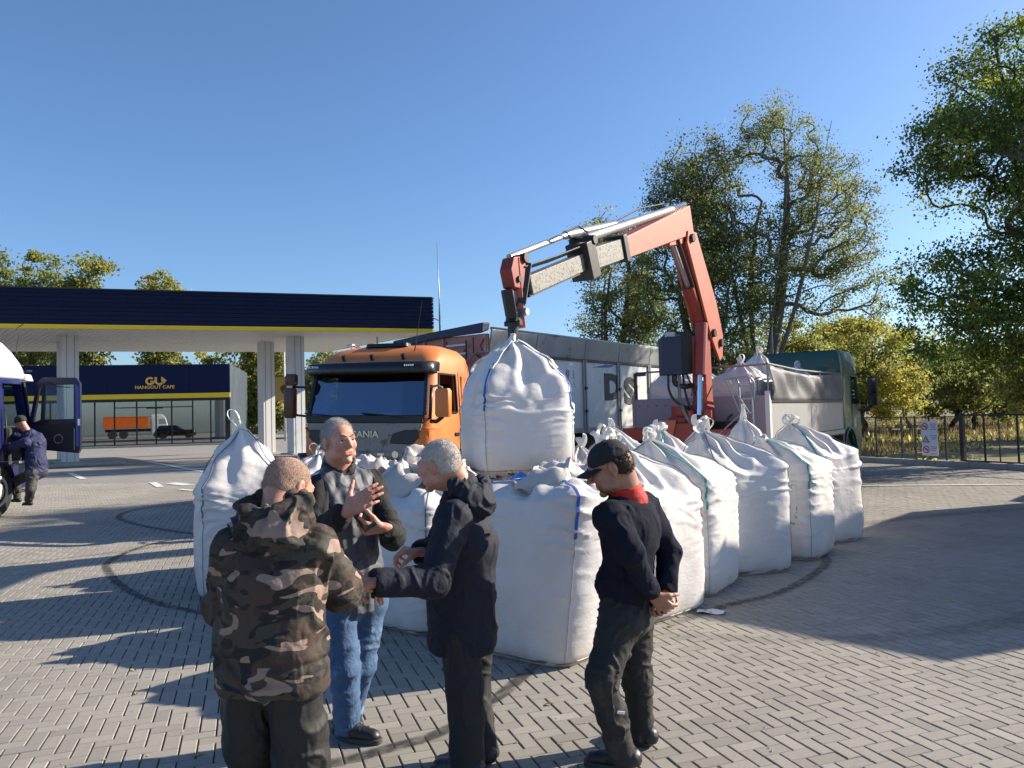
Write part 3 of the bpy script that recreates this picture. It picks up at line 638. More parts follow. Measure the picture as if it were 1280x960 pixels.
# the group behind the crane
tree('poplar_tree', (11.9, 37, -.3), [((1.0, 0, 13.4), (2.3, 2.2, 3.8)), ((3.3, .5, 11.4), (2.9, 2.2, 3.6)), ((-1.6, 0, 12.0), (2.0, 2, 3.6)), ((.6, 0, 7.8), (2.6, 2, 2.4)), ((4.9, 0, 8.2), (2.3, 1.8, 2.2))], 3, m_lf_pop, m_bark_g, nclu=820, nleaf=66, ls=.10, trunk_r=.34, fork=.12, forks=6, clu_r=.62, label='tall thin crowned tree with many upright limbs behind the green lorry', surface=.35)
tree('poplar_tree', (8.6, 36, -.3), [((.2, 0, 12.4), (1.9, 2, 3.0)), ((-.6, 0, 9.0), (2.5, 2, 3.4)), ((1.6, 0, 7.5), (1.8, 2, 3.2)), ((.6, 0, 4.2), (2.2, 2, 2.0))], 5, m_lf_pop, m_bark, nclu=520, nleaf=90, ls=.105, trunk_r=.3, fork=.15, forks=5, clu_r=.62, yel=.05, label='dense dark green tree directly behind the crane column')
tree('poplar_tree', (5.2, 39, -.3), [((.4, 0, 10.0), (1.9, 2, 2.6)), ((.6, 0, 7.0), (2.2, 2, 2.2)), ((2.2, 0, 5.2), (2.3, 2, 2.0)), ((-1.2, 0, 6.9), (1.2, 1.4, 1.0))], 6, m_lf_pop, m_bark, nclu=360, nleaf=90, ls=.105, trunk_r=.24, fork=.2, forks=4, clu_r=.6, yel=.0, label='dark tree at the left of the group, seen under the crane jib')
tree('small_tree', (3.6, 31, -.3), [((1.0, 0, 4.1), (1.0, 1, .8)), ((2.2, 0, 3.7), (1.0, .9, .7))], 9, m_lf_dk, m_bark, nclu=70, nleaf=70, ls=.13, trunk_r=.08, fork=.5, forks=3, clu_r=.42, label='small dark tree top rising over the middle of the trailer')
# the big oak at the right edge
tree('oak_tree', (17.0, 22.0, -.3), [((-1.3, 0, 11.2), (2.9, 2.6, 2.1)), ((-3.4, -.2, 9.0), (2.2, 2.2, 1.6)), ((-.5, 0, 7.5), (3.3, 2.6, 1.7)), ((-3.5, 0, 5.4), (2.1, 2.0, 1.2)), ((-4.1, .2, 4.0), (1.5, 1.7, .85)), ((-1.7, -.3, 4.2), (2.6, 2.2, 1.3)), ((1.3, 0, 8.8), (3.0, 2.4, 3.0))], 21, m_lf_oak, m_bark, nclu=900, nleaf=140, ls=.088, trunk_r=.36, fork=.28, forks=6, clu_r=.58, yel=.0, label='large broad leaved tree spreading in from the right edge above the gate')
# autumn trees beyond the fence
tree('maple_tree', (16.4, 36, -.3), [((0, 0, 4.3), (2.3, 2, 1.8)), ((1.2, 0, 2.6), (1.6, 1.6, 1.2)), ((-1.2, 0, 3.0), (1.6, 1.5, 1.4))], 31, m_lf_yel, m_bark, nclu=230, nleaf=110, ls=.12, trunk_r=.13, fork=.25, clu_r=.5, label='yellow autumn tree beside the green cab mirrors')
tree('maple_tree', (20.8, 47, -.3), [((0, 0, 5.2), (3.0, 2.6, 2.4)), ((-2.6, 0, 4.6), (2.2, 2, 1.7))], 33, m_lf_yel, m_bark, nclu=230, nleaf=110, ls=.15, trunk_r=.16, fork=.3, clu_r=.65, yel=-.15, label='yellow green round tree above the green cab roof')
tree('maple_tree', (15.2, 43, -.3), [((0, 0, 5.2), (2.6, 2.6, 1.8)), ((1, 0, 4.0), (2.8, 2.6, 1.8))], 34, m_lf_olv, m_bark, nclu=200, nleaf=110, ls=.15, trunk_r=.16, fork=.3, clu_r=.65, yel=-.1, label='olive green tree behind the green cab roof')
tree('willow_tree', (25.5, 45, -.3), [((0, 0, 3.4), (3.2, 2.6, 2.2)), ((2.8, 0, 3.0), (2.6, 2.2, 1.7))], 35, m_lf_olv, m_bark, nclu=230, nleaf=80, ls=.17, trunk_r=.15, fork=.2, clu_r=.6, yel=-.05, label='low grey green willow in the middle of the dry field')
tree('bare_tree', (21.2, 41, -.3), [((0, 0, 4.0), (1.6, 1.5, 2.4))], 36, m_lf_olv, m_bark_g, nclu=150, nleaf=8, ls=.14, trunk_r=.1, fork=.2, clu_r=.5, bare=.5, label='nearly bare grey tree between the yellow trees and the willow')
tree('maple_tree', (25.4, 34.5, -.3), [((-.6, 0, 3.6), (2.4, 2, 2.0)), ((2.2, 0, 3.2), (2.4, 2, 1.9)), ((-2.6, 0, 3.0), (1.4, 1.3, 1.1))], 37, m_lf_yel, m_bark, nclu=280, nleaf=120, ls=.115, trunk_r=.13, fork=.2, clu_r=.5, yel=-.25, label='golden bush like tree behind the safety sign')
for k, (x, y, h, lm, sd_, lab) in enumerate(((31, 52, 5.5, m_lf_olv, 41, 'olive tree on the far side of the field behind the gate'), (38, 60, 6.5, m_lf_yel, 42, 'pale yellow tree far behind the gate'), (19, 62, 6.5, m_lf_olv, 43, 'far olive tree low over the field at the foot of the hill'), (28, 75, 7, m_lf_dk, 44, 'far dark tree at the foot of the hill'), (36, 84, 8, m_lf_olv, 45, 'farthest olive tree below the hill ridge'), (12, 66, 7, m_lf_olv, 46, 'far tree hidden behind the thin crowned tree'))):
    tree('field_tree', (x, y, -.3), [((0, 0, h*.62), (h*.42, h*.4, h*.36)), ((h*.4, 0, h*.45), (h*.32, h*.3, h*.28))], sd_, lm, m_bark, nclu=150, nleaf=60, ls=.26, trunk_r=.15, fork=.2, clu_r=.8, yel=-.08, label=lab, group='trees across the field')
# trees behind the cafe and canopy
Bt = [(-50.5, 80, 20.3, 'olive green tree top rising over the left end of the canopy', m_lf_olv, (5.4, 4, 4.4)), (-43.0, 79, 19.4, 'small tree top over the canopy roof, second from the left', m_lf_olv, (2.3, 2, 3.0)), (-37.2, 82, 18.4, 'small yellow green tree top over the middle of the canopy', m_lf_yel, (2.4, 2.2, 2.4)),
      (-50, 84, 11.5, 'tree behind the left part of the cafe, seen under the canopy', m_lf_olv, (5, 4, 4)), (-29.5, 80, 11.2, 'yellow green tree behind the right part of the cafe roof', m_lf_yel, (5.2, 3.5, 3.6)), (-25.0, 79, 10.6, 'yellow green tree behind the grey side wall of the cafe', m_lf_yel, (3.2, 3, 4.2)), (-41, 95, 9.6, 'distant dark conifer shape over the cafe roof', m_lf_dk, (1.3, 1.3, 2.0)), (-18.5, 78, 9.0, 'green tree seen between the two canopy columns', m_lf_olv, (3.2, 3, 4.0)), (-13.5, 82, 7.6, 'green tree behind the orange cab mirror', m_lf_olv, (3.4, 3, 3.4))]
for k, (x, y, h, lab, lm, rad) in enumerate(Bt):
    tree('cafe_tree', (x, y, -.3), [((0, 0, h - rad[2]), rad), ((rad[0]*.3, 0, (h - rad[2])*.6), (rad[0]*.7, rad[1]*.7, rad[2]*.8)), ((-rad[0]*.3, 0, (h-rad[2])*.45), (rad[0]*.8, rad[1]*.7, (h-rad[2])*.35))], 60 + k, lm, m_bark, nclu=int(110 + rad[0]*rad[2]*9), nleaf=70, ls=.30, trunk_r=.22, fork=.25, clu_r=.85, yel=-.05, label=lab, group='trees behind the cafe')
# off to the right of the yard: the trees whose shade streaks the paving
for k, (x, y, h, lab) in enumerate(((27, 31, 10, 'tree standing to the right of the gate'), (31, 22, 9, 'tree along the yard edge past the blue post'))):
    tree('roadside_tree', (x, y, -.3), [((0, 0, h*.68), (3.2, 3, h*.28)), ((.5, 0, h*.42), (2.8, 2.6, h*.2))], 80 + k, m_lf_oak, m_bark, nclu=200, nleaf=60, ls=.18, trunk_r=.25, fork=.25, clu_r=.7, label=lab)
# undergrowth along the fence
def brush():
    rr = np.random.default_rng(77); n = 15000; s = -30*rr.random(n)**1.0 + 9; d = .6 + 26*rr.random(n)**1.6; nx, ny = FNX
    x = KA.x + KD.x*s*1.0 + nx*d; y = KA.y + KD.y*s + ny*d; P = np.stack([x, y, 0*x], -1); m = fbm(P, .3, 5, 3); k = (m > .15) & (y > 12); P = P[k]; m = m[k]; n = len(P)
    P[:, 2] = -.25 + rr.random(n)*(.15 + .55*np.clip(m, 0, 1))
    ax = rr.normal(size=(n, 3)); ax[:, 2] = np.abs(ax[:, 2]) + .8; ax /= np.linalg.norm(ax, axis=1, keepdims=True); bx = np.cross(ax, rr.normal(size=(n, 3))); bx /= np.linalg.norm(bx, axis=1, keepdims=True); s_ = (.10*(.6 + rr.random(n)))[:, None]*(P[:, 1:2]/30)
    V = np.stack([P - ax*s_, P + bx*s_*.5, P + ax*s_, P - bx*s_*.5], 1).reshape(-1, 3)
    o = npmesh('undergrowth', V, np.arange(4*n).reshape(-1, 4), m_lf_olv, tone=np.repeat(rr.random(n), 4)); tag(o, 'weedy undergrowth and low scrub in the dry field', 'undergrowth', kind='stuff')
FNX = (-KD.y, KD.x) if -KD.y > 0 else (KD.y, -KD.x)
brush()
# ================================================================ big bags
def bag_mat():
    m = bpy.data.materials.new('woven_polypropylene'); m.use_nodes = True; n = m.node_tree.nodes; L = m.node_tree.links; b = n['Principled BSDF']
    tc = n.new('ShaderNodeTexCoord'); oi = n.new('ShaderNodeObjectInfo')
    nz = n.new('ShaderNodeTexNoise'); nz.inputs['Scale'].default_value = 3; nz.inputs['Detail'].default_value = 7; nz.noise_dimensions = '4D'; L.new(tc.outputs['Object'], nz.inputs[0]); L.new(oi.outputs['Random'], nz.inputs['W'])
    cr = n.new('ShaderNodeValToRGB'); e = cr.color_ramp.elements; e[0].position = .3; e[0].color = (.62, .585, .565, 1); e[1].position = .62; e[1].color = (.71, .685, .67, 1); L.new(nz.outputs[0], cr.inputs[0])
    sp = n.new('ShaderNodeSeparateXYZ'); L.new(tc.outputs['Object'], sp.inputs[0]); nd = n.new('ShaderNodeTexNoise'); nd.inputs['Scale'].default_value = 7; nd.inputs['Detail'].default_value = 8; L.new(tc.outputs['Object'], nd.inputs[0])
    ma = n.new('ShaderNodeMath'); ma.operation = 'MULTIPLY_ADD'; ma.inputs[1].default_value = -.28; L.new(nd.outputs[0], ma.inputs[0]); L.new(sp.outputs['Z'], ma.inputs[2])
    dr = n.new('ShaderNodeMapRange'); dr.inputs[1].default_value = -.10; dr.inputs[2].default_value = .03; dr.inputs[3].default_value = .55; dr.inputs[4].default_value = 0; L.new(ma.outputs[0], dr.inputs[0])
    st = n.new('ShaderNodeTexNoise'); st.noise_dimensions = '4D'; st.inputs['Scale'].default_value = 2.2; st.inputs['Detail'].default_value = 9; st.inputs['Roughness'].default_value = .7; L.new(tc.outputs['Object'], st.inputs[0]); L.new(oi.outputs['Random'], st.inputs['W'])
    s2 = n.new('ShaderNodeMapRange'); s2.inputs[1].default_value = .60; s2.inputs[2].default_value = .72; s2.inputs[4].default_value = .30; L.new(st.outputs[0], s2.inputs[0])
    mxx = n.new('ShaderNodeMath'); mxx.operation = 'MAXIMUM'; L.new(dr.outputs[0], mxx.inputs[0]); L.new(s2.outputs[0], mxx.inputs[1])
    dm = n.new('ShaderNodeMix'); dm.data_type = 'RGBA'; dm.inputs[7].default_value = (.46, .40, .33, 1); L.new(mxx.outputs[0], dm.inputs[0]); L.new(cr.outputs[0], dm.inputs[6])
    L.new(dm.outputs[2], b.inputs['Base Color']); b.inputs['Roughness'].default_value = .48
    wv = n.new('ShaderNodeTexWave'); wv.inputs['Scale'].default_value = 60; wv.bands_direction = 'Z'; L.new(tc.outputs['Object'], wv.inputs[0])
    n3 = n.new('ShaderNodeTexNoise'); n3.inputs['Scale'].default_value = 9; n3.inputs['Detail'].default_value = 6; n3.inputs['Distortion'].default_value = 1.5
    mp = n.new('ShaderNodeMapping'); mp.inputs['Scale'].default_value = (1, 1, 2.2); L.new(tc.outputs['Object'], mp.inputs[0]); L.new(mp.outputs[0], n3.inputs[0])
    b1 = n.new('ShaderNodeBump'); b1.inputs['Strength'].default_value = .16; b1.inputs['Distance'].default_value = .03; L.new(n3.outputs[0], b1.inputs['Height'])
    b2 = n.new('ShaderNodeBump'); b2.inputs['Strength'].default_value = .12; b2.inputs['Distance'].default_value = .004; L.new(wv.outputs[0], b2.inputs['Height']); L.new(b1.outputs[0], b2.inputs['Normal']); L.new(b2.outputs[0], b.inputs['Normal'])
    t = n.new('ShaderNodeBsdfTranslucent'); t.inputs[0].default_value = (.75, .72, .68, 1); mx = n.new('ShaderNodeMixShader'); mx.inputs[0].default_value = .12
    L.new(b.outputs[0], mx.inputs[1]); L.new(t.outputs[0], mx.inputs[2]); L.new(mx.outputs[0], n['Material Output'].inputs[0]); return m
m_bag = bag_mat()
m_strap = mat('white_webbing', (.70, .69, .66), .7, var=.1, vs=20, bump=.3, bs=300)
SEAMS = {'blue': mat('blue_stitching', (.03, .10, .40), .7, var=.3, vs=60), 'teal': mat('teal_stitching', (.05, .26, .25), .7, var=.4, vs=40), 'grey': mat('grey_stitching', (.16, .17, .20), .7, var=.4, vs=40)}
m_seam = mat('seam_thread', (.26, .26, .29), .8, var=.2)

def bag_surface(p, th, s, seed):
    """point(s) on the bag; th angles, s in [0,1] body bottom->hb, (1,2] top"""
    hb, hp, a = p['hb'], p['hp'], p['a']; px_, py_ = p['peak']
    ct, st_ = np.cos(th), np.sin(th)
    body = s <= 1
    sb = np.clip(s, 0, 1); tt = np.clip(s - 1, 0, 1)
    n_ = np.where(body, 5.5 - 1.6*np.sin(np.pi*sb), 5.5 * (1-tt)**1.5 + p['nexp'])
    n_ = np.maximum(n_, .8)
    # bulging body, tucked base
    half = a * (0.95 + p['bulge'] * np.sin(np.pi * np.clip(sb, 0, 1)**.8) + 0.02*sb)
    half = half * np.where(sb < .05, .93 + 1.4*sb, 1)
    shr = (1 - tt)**p['pw'] * (1 - .06) + .06
    half = half * np.where(body, 1, shr)
    r = half / (np.abs(ct)**n_ + np.abs(st_)**n_)**(1/n_)
    z = np.where(body, sb * hb, hb + (hp - hb) * tt**p['zp'])
    # corners are pulled up by the straps, panels between sag
    corner = np.abs(np.sin(2*th))**3
    sag = p['sag'] * np.sin(np.pi * np.clip((s - .72)/.9, 0, 1)) 
    z = z - sag * (1 - corner) * (s > .72)
    x = r*ct; y = r*st_
    drift = np.where(body, 0.0, tt**.9)
    lean = p.get('lean', (0, 0))
    x = x + px_*drift + lean[0]*z; y = y + py_*drift + lean[1]*z
    P = np.stack([x, y, z], -1)
    tl_ = p.get('tilt', (0, 0)); z = z + (tl_[0]*x + tl_[1]*y)*np.clip(s, 0, 1)**1.5
    # wrinkles
    Q = np.stack([x, y, z*1.0], -1) + seed*3.7
    amp = .006 + .018*np.exp(-((s-1.0)/.22)**2) + .03*np.clip(tt*3, 0, 1)*(1-tt*.6)
    w1 = fbm(Q, 4.5, seed, 3)*amp*.8
    rad = np.sin(th*p['folds'] + 2*fbm(Q, 2.0, seed+9, 2)*2)*.030*np.clip(tt*2.5, 0, 1)*(1-tt)**.5
    Qz = np.stack([x*1.6, y*1.6, z*11 + .8*fbm(Q, 3, seed+2, 2)], -1) + seed
    cre = (np.clip(ridged(Qz, 1.6, seed+3) - .45, 0, 1)) * .036 * (np.exp(-((s-.86)/.24)**2) + .30*(s < 1)*np.clip(s*3, 0, 1)) * (.18 + 1.1*corner)
    crumple = ridged(Q*1.3, 4.0, seed+5) * .03 * np.clip(tt*2, 0, 1) * (1-tt) * p.get('crumple', 1)
    nx, ny = ct, st_
    d = w1 + rad + cre + crumple
    P[..., 0] += nx*d; P[..., 1] += ny*d; P[..., 2] += (rad + crumple)*.8 - 0.004*0
    if not p.get('hang'): P[..., 2] = np.maximum(P[..., 2], 0.0)
    return P

def make_bag(loc, rotz, seed, hb=1.05, hp=1.42, a=.47, peak=(0, 0), label='', seam='grey', zp=.8, pw=1.15, nexp=1.2, sag=.08, bulge=.08, folds=9, loops=3, z=0, loop_h=.2, lean=(0, 0), crumple=1, hang=False, group='filled big bags standing on the yard', quality=1, loop_dir=None, cat='big bag', flop=False, loose=0, tilt=(0, 0)):
    p = dict(tilt=tilt, hb=hb, hp=hp, a=a, peak=peak, nexp=nexp, zp=zp, pw=pw, sag=sag, bulge=bulge, folds=folds, lean=lean, crumple=crumple, hang=hang)
    root = empty('big_bag', (loc[0], loc[1], z), rotz); tag(root, label, cat, group)
    rr = random.Random(seed * 13 + 1)
    nth = int(168*quality); s1 = np.linspace(0, 1, int(70*quality)); s2 = 1 + np.linspace(.02, 1, int(52*quality))**.9
    S = np.concatenate([[0, .012, .03], s1[2:], s2])
    TH = np.arange(nth) * 2*np.pi/nth
    th, s = np.meshgrid(TH, S, indexing='ij'); th, s = th.T.ravel(), s.T.ravel()
    V = bag_surface(p, th, s, seed)
    nr = len(S); idx = np.arange(nr*nth).reshape(nr, nth); q = []
    A_ = idx[:-1]; B_ = idx[1:]
    Fq = np.stack([A_, np.roll(A_, -1, 1), np.roll(B_, -1, 1), B_], -1).reshape(-1, 4)
    # base and tip caps as quads collapsed to a centre vertex
    c0 = len(V); V = np.concatenate([V, [[lean[0]*0, 0, V[:nth, 2].mean() * (1 if hang else 0)]], [[V[-nth:, 0].mean(), V[-nth:, 1].mean(), V[-nth:, 2].mean() + .01]]])
    me = bpy.data.meshes.new('fabric'); tri = [(int(idx[0, (i+1) % nth]), int(idx[0, i]), c0) for i in range(nth)] + [(int(idx[-1, i]), int(idx[-1, (i+1) % nth]), c0+1) for i in range(nth)]
    me.from_pydata([tuple(v) for v in V], [], [tuple(f) for f in Fq.tolist()] + tri); me.update(); me.materials.append(m_bag)
    me.polygons.foreach_set('use_smooth', [True]*len(me.polygons)); o = bpy.data.objects.new('fabric', me); COL.objects.link(o); o.parent = root
    sm = SEAMS[seam]
    # seam cords up the four corners
    for k in range(4):
        c = math.pi/4 + k*math.pi/2
        ss = np.linspace(.02, 1.9, 60); off = .0
        tp = bag_surface(p, np.full(60, c), ss, seed)
        out = np.array([math.cos(c), math.sin(c), .35])[None]*(.006 + .022*np.clip((ss - 1)/.3, 0, 1)*np.clip((2 - ss)/.4, 0, 1))[:, None]
        i0 = 23; tp = tp + out
        MB().tube([tuple(v) for v in tp[:i0+1]], .0028, 5).build('seam', m_seam, root)
        mb = MB(); mb.ribbon([tuple(v) for v in tp[i0:]], .020 if seam != 'grey' else .012, .006, side=(-math.sin(c), math.cos(c), 0)); mb.build('strap_seam', sm, root)
    pk = Vector((float(V[-1][0]), float(V[-1][1]), float(V[-1][2])))
    for k in range(loops):
        az = rr.uniform(0, 6.28) if loop_dir is None else loop_dir + rr.uniform(-.5, .5)
        lean_ = rr.uniform(.1, .9) if not flop else rr.uniform(1.2, 1.5); hgt = loop_h * rr.uniform(.75, 1.15); wd = rr.uniform(.035, .06)
        ax = Vector((math.cos(az)*math.sin(lean_), math.sin(az)*math.sin(lean_), math.cos(lean_))); sdv = Vector((-math.sin(az), math.cos(az), 0)); 
        sdv = (sdv * math.cos(az*3) + ax.cross(sdv) * math.sin(az*3)).normalized()
        pts = []
        for j in range(17):
            t = j / 16; an = -math.pi/2 + 2*math.pi*t
            pts.append(pk - Vector((0,0,.05)) + ax * (hgt*.5*(1 + math.sin(an))) + sdv * (wd*math.cos(an) * (0.5 + .5*(1+math.sin(an)))) + ax.cross(sdv) * .02*math.sin(an*2+k))
        mb = MB(); mb.ribbon(pts, .042, .006, side=ax.cross(sdv)); mb.build('lifting_loop', m_strap, root, smooth=False)
    for k in range(loose):   # slack open top cloth lying in crumples
        nn_ = 30; g = np.linspace(-1, 1, nn_); xx, yy = np.meshgrid(g, g); xx, yy = xx.ravel(), yy.ravel(); sx_, sy_ = rr.uniform(.26, .40), rr.uniform(.20, .34)
        Q = np.stack([xx*sx_, yy*sy_, 0*xx], -1); r2 = xx**2 + yy**2
        Q[:, 2] = .11*ridged(Q + seed + k*5.1, 5.5, seed + k) + .05*fbm(Q + k, 9, seed + 2*k, 3) - .14*r2 + .03
        Q[:, 0] += .05*fbm(Q + 9, 5, seed+k, 2); Q[:, 1] += .05*fbm(Q + 5, 5, seed+k+1, 2)
        ix = np.arange(nn_*nn_).reshape(nn_, nn_); fq = np.stack([ix[:-1,:-1], ix[:-1,1:], ix[1:,1:], ix[1:,:-1]], -1).reshape(-1, 4)
        lo_ = npmesh('loose_top', Q, fq, m_bag, root, smooth=True); lo_.location = (peak[0] + rr.uniform(-.2, .2), peak[1] + rr.uniform(-.2, .2), hp - .08 + .04*k); lo_.rotation_euler = (rr.uniform(-.35, .35), rr.uniform(-.35, .35), rr.uniform(0, 6.28)); sm2 = lo_.modifiers.new('s', 'SOLIDIFY'); sm2.thickness = .004
    # gathered neck tie
    MB().torus(pk - Vector((0, 0, .03)), .032, .014, (0.1, 0, 1), 14, 6).build('tie', m_strap, root, smooth=True)
    return root, p
E1 = Vector((.645, .764)); E2 = Vector((-.764, .645)); N0 = Vector((.26, 5.78))
RB = math.atan2(E1.y, E1.x)
def at(i, j): return N0 + E1 * i + E2 * j
# first line, seen along its length from the man in the cap to the green lorry
BAGS = [
 # pos, rot, seed, kwargs
 ((.23, 5.80), RB + .03, 1, dict(hb=1.14, hp=1.24, a=.50, peak=(-.06, .04), seam='blue', nexp=2.0, zp=.8, pw=.7, sag=.05, bulge=.06, loops=3, loop_h=.2, flop=True, crumple=1.6, loose=3, lean=(.075, -.085), tilt=(-.05, -.20), label='big bag with blue edge stitching behind the man in the cap, nearest to the viewer')),
 ((-.76, 6.62), RB + .02, 2, dict(hb=.98, hp=1.22, peak=(.1, 0), nexp=1.5, pw=.8, sag=.0, loops=3, loop_h=.2, crumple=2, loose=3, label='big bag directly behind the grey haired man in the black coat')),
 ((1.04, 6.78), RB - .10, 3, dict(hb=.98, hp=1.47, peak=(-.28, .1), zp=.75, seam='grey', loops=4, loop_h=.2, label='sunlit big bag right behind the back of the man in the cap')),
 ((1.62, 7.62), RB + .12, 4, dict(hb=1.06, hp=1.45, peak=(-.34, .18), seam='teal', loops=3, loop_h=.17, nexp=1.1, label='big bag with teal cord, third in the outer line from the man in the cap')),
 ((2.36, 8.40), RB - .62, 5, dict(hb=1.12, hp=1.48, peak=(-.30, .05), seam='grey', loops=3, nexp=1.15, sag=.12, label='squat big bag showing its broad front between two bags with teal cords')),
 ((3.18, 9.16), RB + .04, 6, dict(hb=1.06, hp=1.38, peak=(-.32, .15), seam='teal', loops=2, loop_h=.1, flop=True, label='big bag with teal cord and a green side print, second from the green lorry')),
 ((3.88, 10.10), RB - .35, 7, dict(hb=1.12, hp=1.52, peak=(-.33, .05), seam='teal', loops=3, loop_h=.14, label='last big bag of the outer line beside the front wheel of the green lorry')),
 # second line
 ((.42, 7.35), RB + .1, 11, dict(hb=.93, hp=1.10, peak=(.1, 0), loops=4, loop_h=.2, crumple=2.2, nexp=1.6, loose=3, label='slumped big bag with an open crumpled top under the hanging bag')),
 ((-.38, 7.75), RB - .1, 12, dict(hb=.92, hp=1.12, peak=(-.1, .1), loops=4, loop_h=.19, crumple=2.2, nexp=1.6, loose=3, label='slumped big bag under the left edge of the hanging bag')),
 ((1.1, 8.2), RB + .2, 13, dict(hb=.98, hp=1.40, loops=4, loop_h=.16, peak=(.05, .1), label='big bag with four loose white loops above the cap of the man')),
 ((1.75, 9.0), RB - .15, 14, dict(hb=1.0, hp=1.50, loops=3, loop_h=.18, peak=(-.05, 0), seam='teal', label='big bag with a tall gathered neck in front of the lorry tail board')),
 ((2.5, 9.75), RB + .1, 15, dict(hb=.98, hp=1.48, loops=3, loop_h=.22, peak=(-.15, .1), label='big bag with a double loop standing under the red crane beam')),
 ((3.2, 10.6), RB + .2, 16, dict(hb=1.0, hp=1.56, loops=1, loop_h=.22, peak=(-.2, 0), label='big bag with one tall upright loop below the lorry ladder')),
 # third line
 ((-1.0, 8.65), RB, 21, dict(hb=.98, hp=1.30, loops=3, loop_h=.15, peak=(.15, 0), nexp=1.5, crumple=2.6, seam='teal', flop=True, loose=2, label='big bag with pale blue creased top in front of the orange cab grille')),
 ((-.1, 9.1), RB + .15, 22, dict(hb=.95, hp=1.18, loops=2, flop=True, crumple=2, loose=2, label='big bag between the orange cab and the hanging bag')),
 ((.75, 9.6), RB - .1, 23, dict(hb=.95, hp=1.3, loops=2, peak=(.1, 0), label='big bag behind the hanging bag with a grey shaded side')),
 ((1.45, 10.3), RB, 24, dict(hb=1.0, hp=1.52, loops=1, loop_h=.2, peak=(-.1, .1), label='shaded big bag with one loop to the right of the hanging bag')),
 ((2.1, 11.0), RB + .3, 25, dict(hb=1.0, hp=1.40, loops=3, loop_h=.15, label='big bag farthest back against the lorry tail board')),
 ((-1.72, 7.55), RB + .1, 31, dict(hb=1.0, hp=1.3, loops=2, loop_h=.12, peak=(.1, .05), nexp=1.5, crumple=1.6, label='big bag behind the man in the quilted waistcoat')),
 ((-1.75, 9.2), RB - .1, 32, dict(hb=1.0, hp=1.18, loops=2, loop_h=.12, peak=(0, .05), nexp=1.6, flop=True, loose=2, label='low big bag between the waistcoat man and the orange cab')),
 # the two set apart at the left
 ((-2.80, 7.95), .42, 41, dict(hb=1.05, hp=1.66, a=.44, peak=(.0, -.1), zp=.85, pw=.95, nexp=1.05, loops=1, loop_h=.26, folds=6, sag=.05, crumple=.6, label='tall big bag with one raised loop behind the camouflage jacket, leftmost of all')),
 ((-2.35, 9.15), .6, 42, dict(hb=1.0, hp=1.32, peak=(.05, 0), loops=4, loop_h=.18, label='big bag with a tangle of sunlit loops behind the leftmost one')),
]
def patch(root, p, seed, t0, t1, s0, s1, m, name):
    n, k = 14, 16; th, s = np.meshgrid(np.radians(np.linspace(t0, t1, n)), np.linspace(s0, s1, k), indexing='ij'); V = bag_surface(p, th.ravel(), s.ravel(), seed)
    V[:, 0] += np.cos(th.ravel())*.004; V[:, 1] += np.sin(th.ravel())*.004; ix = np.arange(n*k).reshape(n, k)
    npmesh(name, V, np.stack([ix[:-1,:-1], ix[1:,:-1], ix[1:,1:], ix[:-1,1:]], -1).reshape(-1, 4), m, root, smooth=True)
m_prn = mat('green_print', (.22, .34, .27), .6, var=.25, vs=12, col2=(.62, .62, .60), c2pos=(.45, .5), c2s=16); m_lab = mat('printed_label', (.60, .60, .57), .5, var=.05, col2=(.22, .24, .26), c2pos=(.55, .57), c2s=40)
for (pos, rz, sd_, kw) in BAGS:
    rt_, pp_ = make_bag(pos, rz, sd_, **kw)
    if sd_ == 6: patch(rt_, pp_, 6, 188, 212, .38, .86, m_prn, 'green_print')
    if sd_ == 3: patch(rt_, pp_, 3, 236, 252, .62, .80, m_lab, 'label')
    if sd_ == 41: patch(rt_, pp_, 41, 250, 262, .40, .50, m_lab, 'label')
# loose plastic sheets on the pile
def scrap(pos, size, m, seed, label, rot=0):
    n = 14; rr = np.random.default_rng(seed); g = np.linspace(-.5, .5, n); xx, yy = np.meshgrid(g, g); P = np.stack([xx.ravel()*size[0], yy.ravel()*size[1], 0*xx.ravel()], -1)
    P[:, 2] = fbm(P + seed, 5, seed, 3)*.06 + .05 - .3*(P[:, 0]**2 + P[:, 1]**2)
    idx = np.arange(n*n).reshape(n, n); Fq = np.stack([idx[:-1,:-1], idx[:-1,1:], idx[1:,1:], idx[1:,:-1]], -1).reshape(-1, 4)
    o = npmesh('plastic_sheet', P, Fq, m, smooth=True); o.location = pos; o.rotation_euler = (rr.normal(0, .2), rr.normal(0, .2), rot); s_ = o.modifiers.new('s', 'SOLIDIFY'); s_.thickness = .004
    tag(o, label, 'plastic sheet', 'plastic scraps on the bags')
m_bl = mat('blue_plastic', (.05, .22, .62), .35, var=.2, vs=10); m_gf = mat('clear_liner', (.50, .52, .56), .25, var=.3, vs=12, bump=.5, bs=25)
scrap((.02, 6.35, 1.12), (.24, .16), m_bl, 3, 'blue plastic scrap on top of the bag behind the man in the cap', .6)
scrap((.35, 7.2, 1.18), (.10, .1), m_bl, 4, 'small light blue scrap below the right edge of the hanging bag', .2)
